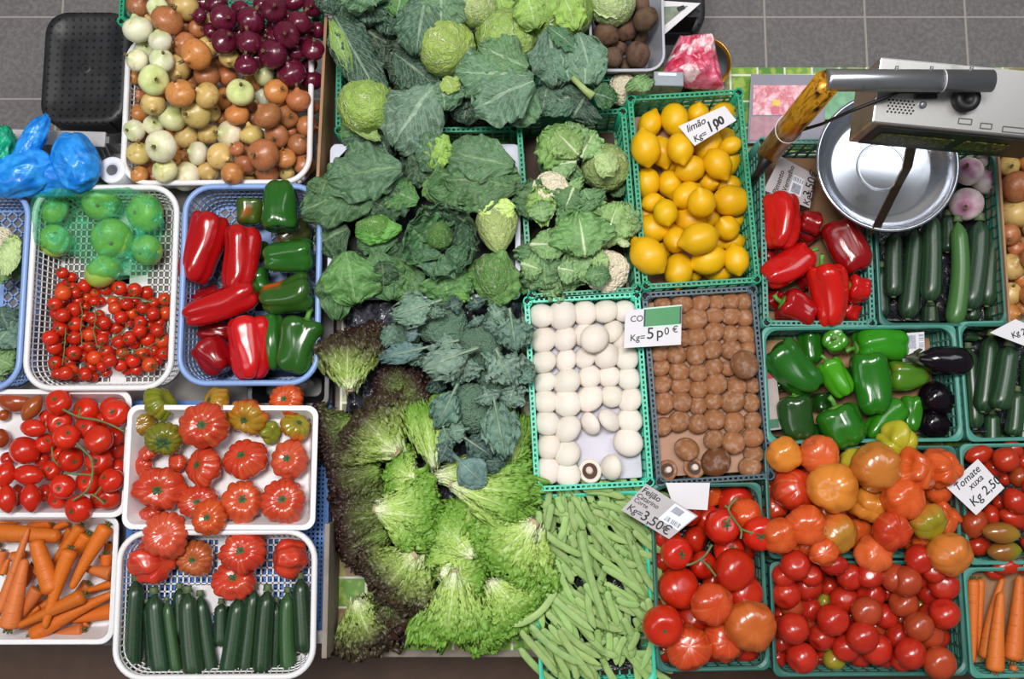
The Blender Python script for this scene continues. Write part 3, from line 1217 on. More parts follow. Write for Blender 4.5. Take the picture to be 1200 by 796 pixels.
# ------------------------------------------------------------------ vegetable materials
def skin(name, rough=.25, spec=.5, mott=.25, scale=40, second=None, thr=(.55, .7), bump=0, bscale=200, coat=0.0, dark=None):
    """skin tinted by the colour of the thing"""
    m = NT(name)
    oc = m.ocol()
    n1 = m.noise(scale, 3)
    c = m.mix(m.math('MULTIPLY', m.step(n1, .35, .7), mott), oc, m.mix(.5, oc, lin('#ffffff') if not dark else lin(dark)))
    if second:
        n2 = m.noise(scale * .45, 2, dist=.6)
        c = m.mix(m.step(n2, *thr), c, lin(second))
    if bump:
        m.bump(m.noise(bscale, 2), bump, .001)
    return m.done(c, rough, spec, Coat_Weight=coat, Coat_Roughness=.15)


M_TOM = skin('tomato_skin', .24, .5, .3, 1.6, coat=.18, dark='#e0561c')


def ribbed_tomato_mat():
    m = NT('ribbed_tomato_skin')
    oc = m.ocol()
    co = m.objcoord()
    n1 = m.noise(1.8, 3)
    # fine radial streaks out of the ends
    sp = m.n('SeparateXYZ')
    m.set(sp.inputs[0], co)
    an = m.math('ARCTAN2', sp.outputs[1], sp.outputs[0])
    cb = m.n('CombineXYZ')
    m.set(cb.inputs[0], m.math('SINE', an))
    m.set(cb.inputs[1], m.math('COSINE', an))
    st = m.noise(9, 3, cb.outputs[0])
    c = m.mix(m.math('MULTIPLY', m.step(st, .5, .66), .28), oc, m.mix(.5, oc, lin('#dca050')))
    c = m.mix(m.math('MULTIPLY', m.step(n1, .4, .7), .2), c, m.mix(.5, c, lin('#e88a50')))
    return m.done(c, .24, .5, Coat_Weight=.18, Coat_Roughness=.12)


M_RIB = ribbed_tomato_mat()


def two_tone(name, rough=.22, streak=True, coat=.3):
    """skin of the thing's colour with shoulders of a second ripening colour kept per thing in its UV end"""
    m = NT(name)
    oc = m.ocol()
    uv = m.n('TexCoord').outputs['UV']
    sp = m.n('SeparateXYZ')
    m.set(sp.inputs[0], uv)
    n1 = m.noise(1.7, 3, dist=.5)
    f = m.step(m.math('ADD', sp.outputs[1], m.math('MULTIPLY', m.math('SUBTRACT', n1, .5), .9)), .42, .8)
    g = m.mix(m.rand(), lin('#7f8a1c'), lin('#b9742a'))
    return m.done(m.mix(m.math('MULTIPLY', f, .85), oc, g), rough, .5, Coat_Weight=coat, Coat_Roughness=.12)


M_TWO = two_tone('ripening_tomato_skin')
M_CALYX = plain('green_calyx', '#3a5a2a', .6, .3, 80)
M_VINE = plain('tomato_vine', '#6c7a45', .6, .3, 60)
M_SCAR = plain('tan_scar', '#8a7a4a', .7, .3, 100)
M_PEP = skin('pepper_skin', .2, .5, .12, 18, coat=.25, dark='#000000')
M_PEP2 = skin('turning_pepper_skin', .2, .5, .1, 18, '#b5561c', (.57, .7), coat=.25, dark='#000000')
M_PSTEM = plain('pepper_stem', '#5f9a3a', .5, .25, 90)
M_LEM = skin('lemon_skin', .38, .45, .3, 1.6, bump=.5, bscale=15, dark='#f0c830')
M_LIME = skin('smooth_green_skin', .35, .45, .35, 1.3, bump=.1, bscale=8, dark='#c9d878')
M_ONI = None
M_POT = skin('potato_skin', .85, .2, .5, 3, '#4e3a2c', (.55, .68), bump=.6, bscale=9, dark='#2e2119')
M_ROOT = plain('dry_root', '#8d7850', .9, .4, 150)


def onion_mat():
    m = NT('onion_skin')
    oc = m.ocol()
    co = m.objcoord()
    sp = m.n('SeparateXYZ')
    m.set(sp.inputs[0], co)
    an = m.math('ARCTAN2', sp.outputs[1], sp.outputs[0])
    cb = m.n('CombineXYZ')
    m.set(cb.inputs[0], m.math('SINE', an))
    m.set(cb.inputs[1], m.math('COSINE', an))
    m.set(cb.inputs[2], m.math('MULTIPLY', sp.outputs[2], 4.0))
    st = m.noise(7, 4, cb.outputs[0])
    c = m.mix(m.math('MULTIPLY', m.step(st, .46, .66), .5), oc, m.mix(.5, oc, m.mix(.45, oc, lin('#ffe9c8'))))
    pt = m.noise(1.6, 3, dist=.8)
    c = m.mix(m.math('MULTIPLY', m.step(pt, .56, .66), .55), c, m.mix(.75, oc, lin('#9c5a2c')))
    m.bump(st, .12, .003)
    return m.done(c, .33, .5)


M_ONI = onion_mat()


def red_onion_mat():
    m = NT('red_onion_skin')
    oc = m.ocol()
    co = m.objcoord()
    sp = m.n('SeparateXYZ')
    m.set(sp.inputs[0], co)
    an = m.math('ARCTAN2', sp.outputs[1], sp.outputs[0])
    cb = m.n('CombineXYZ')
    m.set(cb.inputs[0], m.math('SINE', an))
    m.set(cb.inputs[1], m.math('COSINE', an))
    st = m.noise(7, 4, cb.outputs[0])
    c = m.mix(m.math('MULTIPLY', m.step(st, .45, .68), .6), oc, m.mix(.35, oc, lin('#8c3c58')))
    return m.done(c, .25, .5, Coat_Weight=.2)


M_ONR = red_onion_mat()


def onion_white_mat():
    m = NT('peeled_onion_skin')
    oc = m.ocol()
    uv = m.n('TexCoord').outputs['UV']
    sp = m.n('SeparateXYZ')
    m.set(sp.inputs[0], uv)
    st = m.noise(1.7, 2, dist=.4)
    f = m.step(m.math('ADD', sp.outputs[1], m.math('MULTIPLY', m.math('SUBTRACT', st, .5), .7)), .5, 1.0)
    c = m.mix(m.math('MULTIPLY', f, .6), oc, lin('#9fb34a'))
    c = m.mix(m.math('MULTIPLY', m.step(m.noise(1.3, 3, w=9.0), .6, .7), .5), c, lin('#c79a5e'))
    return m.done(c, .35, .5)


M_ONW = onion_white_mat()


def mushroom_mat(name, spot):
    m = NT(name)
    oc = m.ocol()
    c = m.mix(m.math('MULTIPLY', m.step(m.noise(2.4, 4), .45, .7), .3), oc, m.mix(.5, oc, lin('#fff4e6')))
    c = m.mix(m.math('MULTIPLY', m.step(m.noise(2.6, 4, w=4.0, dist=.9, rough=.7), .58, .70), .7), c, lin(spot))
    return m.done(c, .6, .3)


M_MUSHW = mushroom_mat('white_mushroom_skin', '#d8c3a6')
M_MUSHB = mushroom_mat('brown_mushroom_skin', '#7a5238')
M_MSTEM = plain('mushroom_stem', '#e3d3c2', .7, .15, 60)
M_GILLS = plain('mushroom_gills', '#5a3f34', .8, .3, 140)


def carrot_mat():
    m = NT('carrot_skin')
    oc = m.ocol()
    uv = m.n('TexCoord').outputs['UV']
    sp = m.n('SeparateXYZ')
    m.set(sp.inputs[0], uv)
    cb = m.n('CombineXYZ')
    m.set(cb.inputs[0], m.math('MULTIPLY', sp.outputs[0], 2.0))
    m.set(cb.inputs[1], m.math('MULTIPLY', sp.outputs[1], 34.0))
    st = m.noise(1.6, 2, cb.outputs[0])
    ln = m.step(st, .58, .66)
    m.bump(m.math('SUBTRACT', 1, ln), .35, .002)
    c = m.mix(m.math('MULTIPLY', ln, .35), oc, lin('#9a4a14'))
    return m.done(c, .5, .35)


M_CAR = carrot_mat()


def zucchini_mat():
    m = NT('courgette_skin')
    oc = m.ocol()
    v = m.voro(330)
    sp_ = m.step(v, .32, .18)
    uv = m.n('TexCoord').outputs['UV']
    s3 = m.n('SeparateXYZ')
    m.set(s3.inputs[0], uv)
    lo = m.math('SINE', m.math('MULTIPLY', s3.outputs[0], 6.283 * 9))
    c = m.mix(m.math('MULTIPLY', m.step(lo, .3, 1), .25), oc, m.mix(.6, oc, lin('#5f8a4e')))
    c = m.mix(m.math('MULTIPLY', sp_, .3), c, lin('#6d8f66'))
    return m.done(c, .3, .5)


M_ZUC = zucchini_mat()


def bean_mat():
    m = NT('green_bean_skin')
    oc = m.ocol()
    c = m.mix(m.math('MULTIPLY', m.step(m.noise(45, 3), .4, .65), .35), oc, m.mix(.5, oc, lin('#c9dd9a')))
    return m.done(c, .5, .4)


M_BEAN = bean_mat()


def leaf_mat(name, nlat=9, vein='#b9cf9c', veinw=.11, wrinkle=.5, light=None, tip=None, rough=.5, vstr=.75, wscale=60):
    """leaf of the thing's own colour; veins follow the sheet"""
    m = NT(name)
    oc = m.ocol()
    uv = m.n('TexCoord').outputs['UV']
    sp = m.n('SeparateXYZ')
    m.set(sp.inputs[0], uv)
    u, v = sp.outputs[0], sp.outputs[1]
    nz = m.math('MULTIPLY', m.math('SUBTRACT', m.noise(14, 3), .5), .10)
    s_ = m.math('ABSOLUTE', m.math('SUBTRACT', m.math('MULTIPLY', u, 2), 1))
    mid = m.step(m.math('SUBTRACT', s_, m.math('MULTIPLY', m.math('SUBTRACT', 1, v), .07)), .045, .01)
    ph = m.math('MULTIPLY', m.math('ADD', m.math('SUBTRACT', v, m.math('MULTIPLY', m.math('POWER', s_, .8), .42)), nz), float(nlat))
    fr = m.math('ABSOLUTE', m.math('SUBTRACT', m.math('FRACT', m.math('ADD', ph, 10)), .5))
    lat = m.step(fr, veinw, .03)
    small = m.step(m.voro(wscale, 'DISTANCE_TO_EDGE'), .10, .02)
    vm = m.math('MAXIMUM', mid, m.math('MULTIPLY', lat, .8))
    vm = m.math('MAXIMUM', vm, m.math('MULTIPLY', small, .35))
    n1 = m.noise(11, 3)
    base = m.mix(m.step(n1, .3, .7), m.mix(.35, oc, lin('#10180f')), oc)
    if light:
        base = m.mix(m.step(v, .5, .0), base, lin(light))
    if tip:
        base = m.mix(m.step(m.math('ADD', v, m.math('MULTIPLY', m.math('SUBTRACT', n1, .5), .5)), .55, .85), base, lin(tip))
    c = m.mix(m.math('MULTIPLY', vm, vstr), base, m.mix(.45, oc, lin(vein)))
    h = m.math('ADD', m.math('MULTIPLY', vm, 1.0), m.math('MULTIPLY', m.noise(wscale * .9, 3), wrinkle))
    m.bump(h, .55, .006)
    return m.done(c, rough, .4)


M_SAVOY = leaf_mat('savoy_leaf', 10, '#c3d6b8', .13, .9, wscale=55)
M_SPRING = leaf_mat('spring_cabbage_leaf', 7, '#a9c48a', .07, .3, wscale=40, vstr=.6)
M_BROCL = leaf_mat('broccoli_leaf', 6, '#b3c7a8', .07, .3, wscale=40, vstr=.55)


def head_mat():
    """wrapped head: ribs run from the stalk over the ball and branch"""
    m = NT('cabbage_head_skin')
    oc = m.ocol()
    co = m.objcoord()
    sp = m.n('SeparateXYZ')
    m.set(sp.inputs[0], co)
    an = m.math('ARCTAN2', sp.outputs[1], sp.outputs[0])
    wob = m.math('MULTIPLY', m.math('SUBTRACT', m.noise(1.6, 3, co), .5), 2.2)
    v = m.math('ADD', an, wob)

    def lines(k, w):
        f = m.math('ABSOLUTE', m.math('SUBTRACT', m.math('FRACT', m.math('ADD', m.math('MULTIPLY', v, k), 30.0)), .5))
        return m.step(f, w, w * .25)
    l1 = lines(1.11, .06)
    l2 = m.math('MULTIPLY', lines(2.71, .11), .6)
    net = m.math('MULTIPLY', m.step(m.voro(5.0, 'DISTANCE_TO_EDGE', m.mix(.75, m.n('TexNoise').outputs['Color'], co)), .05, .005), .3)
    vm = m.math('MAXIMUM', m.math('MAXIMUM', l1, l2), net)
    n1 = m.noise(2.2, 4, co)
    base = m.mix(m.step(n1, .3, .7), m.mix(.3, oc, lin('#3f6a22')), oc)
    c = m.mix(m.math('MULTIPLY', vm, .7), base, m.mix(.6, oc, lin('#f0f4cf')))
    m.bump(m.math('ADD', m.math('MULTIPLY', vm, .8), m.noise(7, 3, co)), .7, .012)
    return m.done(c, .45, .4)


M_HEAD = head_mat()


def lettuce_mat(name, base, mid, tip, dark_end=False):
    m = NT(name)
    uv = m.n('TexCoord').outputs['UV']
    sp = m.n('SeparateXYZ')
    m.set(sp.inputs[0], uv)
    u, v = sp.outputs[0], sp.outputs[1]
    s_ = m.math('ABSOLUTE', m.math('SUBTRACT', m.math('MULTIPLY', u, 2), 1))
    n1 = m.noise(30, 3)
    vv = m.math('ADD', m.math('ADD', v, m.math('MULTIPLY', m.math('SUBTRACT', n1, .5), .35)), m.math('MULTIPLY', s_, .12))
    c = m.ramp(vv, (.06, lin(base)), (.34, lin(mid)), (.62, m_mix(mid, tip)), (.92, lin(tip)))
    ph = m.math('MULTIPLY', m.math('SUBTRACT', m.math('MULTIPLY', v, 1.0), m.math('MULTIPLY', s_, .6)), 8.0)
    fr = m.math('ABSOLUTE', m.math('SUBTRACT', m.math('FRACT', m.math('ADD', ph, 10)), .5))
    rib = m.math('MAXIMUM', m.step(s_, .10, .02), m.math('MULTIPLY', m.step(fr, .12, .03), .5))
    c = m.mix(m.math('MULTIPLY', m.math('MULTIPLY', rib, m.step(v, .95, .3)), .55), c, lin(base))
    m.bump(m.math('ADD', m.noise(110, 3), m.math('MULTIPLY', rib, .6)), .5, .004)
    return m.done(c, .4, .45)


def m_mix(a, b, f=.5):
    a, b = lin(a), lin(b)
    return tuple([a[i] * (1 - f) + b[i] * f for i in range(3)] + [1])


M_LETG = lettuce_mat('green_lettuce_leaf', '#e8efc8', '#b0cc68', '#74a03c')
M_LETD = lettuce_mat('dark_tipped_lettuce_leaf', '#dfe8b8', '#96b052', '#3f3424')
M_LETR = lettuce_mat('red_brown_lettuce_leaf', '#7c9a44', '#54602c', '#37241f')
M_LETE = plain('lettuce_cut_end', '#d8bd96', .6, .2, 90)
M_CURD = None


def curd_mat(name, c1, c2, scale=160):
    m = NT(name)
    n1 = m.noise(scale, 3)
    v = m.voro(scale * 1.2)
    m.bump(v, .9, .006)
    return m.done(m.mix(m.step(v, .2, .7), m.mix(m.step(n1, .3, .7), lin(c1), lin(c2)), m.mix(.6, lin(c1), lin(c2))), .75, .25)


M_CURD = curd_mat('cauliflower_curd', '#f2ead6', '#e0d2b0', 7)
M_BROC = curd_mat('broccoli_florets', '#7f9f86', '#5c7c68', 15)
M_BSTEM = plain('pale_green_stem', '#a8bd78', .55, .25, 40)
M_EGG = plain('aubergine_skin', '#140b14', .15, .2, 10)
M_TURN = None


def turnip_mat():
    m = NT('turnip_skin')
    co = m.n('TexCoord').outputs['UV']
    sp = m.n('SeparateXYZ')
    m.set(sp.inputs[0], co)
    n1 = m.noise(1.6, 3)
    f = m.step(m.math('ADD', sp.outputs[1], m.math('MULTIPLY', m.math('SUBTRACT', n1, .5), .5)), .52, .92)
    return m.done(m.mix(f, lin('#e8dcd6'), lin('#b5789a')), .4, .45)


M_TURN = turnip_mat()


# ------------------------------------------------------------------ vegetable meshes
def tomato_me(name, seed, ribs=0, amp=0.0, squash=.86, dimple=.16, lump=.03):
    def fn(th, ph):
        s_, c_ = math.sin(th), math.cos(th)
        k = 1 + lump * noise.noise(Vector((math.cos(ph) * s_ * 1.4 + seed, math.sin(ph) * s_ * 1.4, c_ * 1.4))) * 2
        if ribs:
            q = abs(math.cos(ribs * ph / 2 + .7 * noise.noise(Vector((math.cos(ph) * 1.5 + seed, math.sin(ph) * 1.5, 0)))))
            k *= 1 - amp * (1 - q) ** 1.7 * min(1, s_ * 1.35)
        z = squash * c_ - dimple * math.exp(-(th / .36) ** 2) + dimple * .45 * math.exp(-((PI - th) / .35) ** 2)
        r = s_ ** .93 * k if s_ > 1e-6 else 0
        return (r * math.cos(ph), r * math.sin(ph), z * (1 if not ribs else k ** .5))
    n = 26 if not ribs else 72
    return MB().ball(fn, n, 20 if not ribs else 28).me(name)


def calyx_me(name, seed, n=5, L=.55, up=.1, stub=.28):
    r = random.Random(seed)
    mb = MB()
    for k in range(n):
        a = 2 * PI * k / n + r.uniform(-.2, .2)
        l = L * r.uniform(.75, 1.15)
        d = Vector((math.cos(a), math.sin(a), 0))
        s_ = Vector((-d.y, d.x, 0))
        pts = []
        for q in range(5):
            t_ = q / 4
            w_ = .09 * math.sin(PI * (t_ * .8 + .2)) + .005
            z = .03 + up * math.sin(t_ * 2.4) * r.uniform(.7, 1.3)
            c = d * l * t_ + Vector((0, 0, z))
            pts.append((c - s_ * w_, c + Vector((0, 0, .03)), c + s_ * w_))
        V = [v for p in pts for v in p]
        F = []
        for q in range(4):
            for i in range(2):
                F.append((q * 3 + i, q * 3 + i + 1, q * 3 + i + 4, q * 3 + i + 3))
        mb.add(V, F)
        mb.add([v - Vector((0, 0, .02)) for v in V], [tuple(reversed(f)) for f in F])
    mb.tube([(0, 0, -.05), (0.02, 0, .1), (.06, .02, stub)], [.075, .06, .05], 6)
    return mb.me(name)


TOM = [tomato_me('tomato_body', 3 * k) for k in range(3)]
TOMB = [tomato_me('tomato_body_large', 40 + 3 * k, 5, .05, .82, .2, .05) for k in range(2)]
BEEF = [tomato_me('beefsteak_body', 11 * k, 11 + 2 * (k % 3), .105, .70, .24, .08) for k in range(4)]
LUMP = [tomato_me('lumpy_tomato_body', 7 + 13 * k, 4, .22, .85, .22, .16) for k in range(3)]
SOFT = [tomato_me('soft_rib_tomato_body', 70 + 5 * k, 7, .05, .82, .12, .07) for k in range(3)]
CHER = MB().ball(lambda th, ph: (math.sin(th) * math.cos(ph), math.sin(th) * math.sin(ph), .97 * math.cos(th) - .08 * math.exp(-(th / .3) ** 2)), 16, 12).me('cherry_tomato_body')
CAL = [calyx_me('calyx_star', k) for k in range(3)]
CALB = [calyx_me('calyx_small', 20 + k, 6, .34, .06, .14) for k in range(2)]
CALC = [calyx_me('calyx_cherry', 30 + k, 5, .62, .16, .5) for k in range(2)]
SCAR = MB().lathe([(.09, -.01), (.07, .02), (.02, .015), (.001, .005)], 8).me('blossom_scar')


def place_ball(name, label, cat, me, mat, pos, r, up, color, part='body', extra=(), group=None, scale=(1, 1, 1), spin=None):
    """one round fruit: an Empty with its body and other parts; extra = (name, mesh, mat, (x,y,z), scale, color)"""
    t = thing(name, label, cat, pos, 0, group)
    sp_ = rnd.uniform(0, 6.28) if spin is None else spin
    setrot(t, quat_to(up, sp_))
    b = obj(part, me, mat, t, color)
    b.scale = (r * scale[0], r * scale[1], r * scale[2])
    for (n_, me_, mt_, lc, sc_, cl) in extra:
        e = obj(n_, me_, mt_, t, cl)
        e.location = Vector(lc) * r
        e.scale = (sc_ * r,) * 3
    return t


def mesh_mat(me, mat):
    """a copy of a mesh for another material"""
    key = me.name + '|' + mat.name
    if key not in mesh_mat.c:
        m2 = me.copy()
        m2.materials.clear()
        m2.materials.append(mat)
        mesh_mat.c[key] = m2
    return mesh_mat.c[key]


mesh_mat.c = {}


def onion_me(name, seed, neck=.35, squash=.9):
    def fn(th, ph):
        s_, c_ = math.sin(th), math.cos(th)
        k = 1 + .05 * noise.noise(Vector((math.cos(ph) * s_ * 1.3 + seed, math.sin(ph) * s_ * 1.3, c_)))
        z = squash * c_ + neck * math.exp(-(th / .24) ** 2)
        r = s_ * k * (1 - .30 * math.exp(-((th - .42) / .25) ** 2))
        return (r * math.cos(ph), r * math.sin(ph), z)
    return MB().ball(fn, 24, 20).me(name)


ONI = [onion_me('bulb_a', 1, .22), onion_me('bulb_b', 5, .4, .85), onion_me('bulb_c', 9, .12, .95)]
nk = MB()
for k in range(5):
    a = k * 1.256
    nk.tube([(.05 * math.cos(a), .05 * math.sin(a), 0), (.07 * math.cos(a), .07 * math.sin(a), .2), (.12 * math.cos(a) + .03, .10 * math.sin(a), .38)], [.07, .05, .015], 5)
NECK = nk.me('dry_neck')
rt = MB().lathe([(.001, -.06), (.12, -.05), (.16, .0), (.12, .04)], 10)
for k in range(9):
    a = k * .7
    rt.tube([(.08 * math.cos(a), .08 * math.sin(a), -.03), (.16 * math.cos(a), .16 * math.sin(a), -.12)], [.025, .008], 4)
ROOTS = rt.me('root_tuft')


def onion(label, pos, r, up, color, white=False, var=0, group=None):
    return place_ball('onion', label, 'onion', mesh_mat(ONI[var], M_ONR if white == 2 else M_ONW if white else M_ONI), None, pos, r, up, color, 'bulb',
                      [('neck', NECK, M_ROOT, (0, 0, (1.08, 1.2, 1.02)[var]), 1, None), ('root_end', ROOTS, M_ROOT, (0, 0, (-.88, -.83, -.93)[var]), 1, None)], group)


def lemon_me(name, seed):
    def fn(th, ph):
        s_, c_ = math.sin(th), math.cos(th)
        k = 1 + .06 * noise.noise(Vector((math.cos(ph) * s_ * 1.8 + seed, math.sin(ph) * s_ * 1.8, c_ * 1.8)))
        z = c_ * .93 + .22 * math.exp(-(th / .26) ** 2) - .12 * math.exp(-((PI - th) / .22) ** 2)
        return (s_ * k * math.cos(ph), s_ * k * math.sin(ph), z)
    return MB().ball(fn, 24, 22).me(name)


LEMON = [lemon_me('lemon_body', 3 * k) for k in range(3)]


def lump_me(name, seed, amp=.14, fr=1.3, n=24):
    def fn(th, ph):
        d = Vector((math.sin(th) * math.cos(ph), math.sin(th) * math.sin(ph), math.cos(th)))
        return d * (1 + amp * noise.noise(d * fr + Vector((seed, 0, 0))) + amp * .3 * noise.noise(d * fr * 3 + Vector((0, seed, 0))))
    return MB().ball(fn, n, int(n * .7)).me(name)


POTATO = [lump_me('potato_body', 4 * k) for k in range(3)]

cap = [(.001, .62), (.2, .60), (.45, .53), (.7, .40), (.88, .22), (.98, 0.02), (.97, -.16), (.86, -.24), (.72, -.2), (.62, -.12)]
CAP = MB().lathe([(r, z) for r, z in reversed(cap)], 28).me('mushroom_cap')
GILL = MB().lathe([(.001, -.12), (.3, -.13), (.66, -.14), (.70, -.17)], 28).me('mushroom_gill_disc')
MST = MB().lathe([(.001, -.72), (.22, -.71), (.30, -.62), (.27, -.3), (.30, -.1)], 16).me('mushroom_stalk')


def mushroom(label, pos, r, up, color, white, group, squash=1.0):
    m = M_MUSHW if white else M_MUSHB
    t = thing('mushroom', label, 'mushroom', pos, 0, group)
    setrot(t, quat_to(up, rnd.uniform(0, 6.28)))
    for n_, me_, mt_ in (('cap', mesh_mat(CAP, m), None), ('gills', GILL, M_GILLS), ('stalk', MST, M_MSTEM)):
        e = obj(n_, me_, mt_, t, color)
        e.scale = (r * 1.06, r * .97, r * squash)
    return t


def pepper(label, A, B, r, color, kind='red', taper=.75, lobes=4, group=None, seed=0, stem=True, mat=None, up=None, name='bell_pepper', cat='pepper'):
    """stem end A, blossom end B (points in the place)"""
    A, B = Vector(A), Vector(B)
    L = (B - A).length
    rs = random.Random(seed)
    t = thing(name, label, cat, A, 0, group)
    d = (B - A).normalized()
    q = quat_to(d, rs.uniform(0, 6.28), 'X')
    setrot(t, q)
    nph, nt = 40, 26
    bend = rs.uniform(-.06, .06)
    V0 = []

    def fn(th, ph):
        # th 0 = stem end, PI = tip
        t_ = (1 - math.cos(th)) / 2
        s_ = math.sin(th)
        prof = min(1, (s_ * 1.25) ** .62) if s_ > 1e-6 else 0
        w_ = (1 - (1 - taper) * t_ ** 1.4)
        q_ = abs(math.cos(lobes * ph / 2 + .6 * noise.noise(Vector((seed, t_ * 1.2, 0)))))
        lob = 1 - .17 * (1 - q_) ** 1.6 * (.55 + .6 * abs(t_ - .45) * 1.6)
        nz = 1 + .17 * noise.noise(Vector((math.cos(ph) * 1.1 + seed, math.sin(ph) * 1.1, t_ * 2.2)))
        rad = r * prof * w_ * lob * nz
        x = L * t_ * (1) + L * .09 * math.exp(-(th / .42) ** 2) - L * .05 * math.exp(-((PI - th) / .4) ** 2)
        x += .05 * L * (q_ - .5) * (1 if t_ > .5 else -1) * prof * abs(2 * t_ - 1)
        y = bend * L * math.sin(PI * t_) * 2
        return (x, y + rad * math.cos(ph), rad * math.sin(ph))
    me = MB().ball(fn, nph, nt).me('pepper_body')
    obj('body', me, mat or M_PEP, t, color)
    # face winding differs on the mapped axis, so recalc
    me.flip_normals()
    if stem:
        k = r * .16
        st = MB()
        st.lathe([(k * 2.6, -.2 * k), (k * 2.3, .35 * k), (k * 1.1, .6 * k), (k * .2, .6 * k)], 12)
        st.tube([(0, 0, .3 * k), (k * .2, k * .1, 2.2 * k), (k * 1.0, k * .3, 3.6 * k)], [k * .85, k * .7, k * .8], 8)
        s_ = obj('stem', st.me('pepper_stalk'), M_PSTEM, t)
        setrot(s_, Quaternion((0, 1, 0), R(-90)))
        s_.location = (L * .085, 0, 0)
    return t


def long_veg(name, label, cat, A, B, r, color, mat, prof, bend=0.0, group=None, n=14, steps=18, ends=None, flat=1.0, part='body', sec=None):
    """A, B end points in the place; prof(t) radius factor"""
    A, B = Vector(A), Vector(B)
    L = (B - A).length
    t = thing(name, label, cat, A, 0, group)
    d = (B - A).normalized()
    # keep the sheet level: yaw then pitch
    yaw = math.atan2(d.y, d.x)
    pit = -math.asin(max(-1, min(1, d.z)))
    t.rotation_euler = (0, pit, yaw)
    pts, rad = [], []
    for i in range(steps + 1):
        u = i / steps
        u = (1 - math.cos(PI * u)) / 2 * .6 + u * .4
        pts.append((L * u, bend * L * math.sin(PI * u), 0))
        rad.append(max(1e-4, r * prof(u)))
    mb = MB().tube(pts, rad, n, sec=sec, flat=flat)
    obj(part, mb.me(name + '_body'), mat, t, color)
    if ends:
        for (nm, fnb, mt) in ends:
            obj(nm, fnb(L, r), mt, t)
    return t


def p_zuc(u):
    return min(1, (math.sin(PI * min(1, u / .16) / 2)) ** .6 if u < .16 else 1) * (.80 + .2 * u) * ((1 - ((u - .86) / .14) ** 2) ** .5 if u > .86 else 1) * (.55 + .45 * min(1, u / .10))


def zuc_stem(L, r):
    return MB().tube([(r * .1, 0, 0), (-r * .28, 0, 0), (-r * .5, r * .03, 0)], [r * .5, r * .38, r * .42], 6).me('courgette_stalk')


def zuc_tip(L, r):
    return MB().tube([(L - r * .08, 0, 0), (L + r * .06, 0, 0)], [r * .3, r * .2], 8).me('courgette_blossom_end')


M_ZSTEM = plain('courgette_stalk', '#5d7048', .6, .3, 90)


def courgette(label, A, B, r, color, bend=0, group=None, name='courgette'):
    return long_veg(name, label, name, A, B, r, color, M_ZUC, p_zuc, bend, group, 16, 20, [('stalk', zuc_stem, M_ZSTEM), ('blossom_end', zuc_tip, M_ZSTEM)])


def p_car(u):
    return (1 - (1 - min(1, u / .06)) ** 2) ** .5 * (1 - .62 * u ** 1.15) * ((1 - ((u - .93) / .07) ** 2) ** .5 if u > .93 else 1) + .0


def car_crown(L, r):
    mb = MB()
    for k in range(6):
        a = k * 1.05
        mb.tube([(.01 * r, .25 * r * math.cos(a), .25 * r * math.sin(a)), (-.35 * r, .38 * r * math.cos(a), .38 * r * math.sin(a))], [.15 * r, .10 * r], 5)
    return mb.me('carrot_leaf_stubs')


M_CCROWN = plain('carrot_leaf_stub', '#66683a', .8, .4, 150)


def carrot(label, A, B, r, color, bend=0, group=None, blunt=False):
    return long_veg('carrot', label, 'carrot', A, B, r, color, M_CAR, (lambda u: p_car(u * .55)if u < .93 else p_car(.51) * max(.05, (1 - ((u - .93) / .07) ** 2)) ** .5) if blunt else p_car, bend, group, 14, 22, [('leaf_stubs', car_crown, M_CCROWN)])


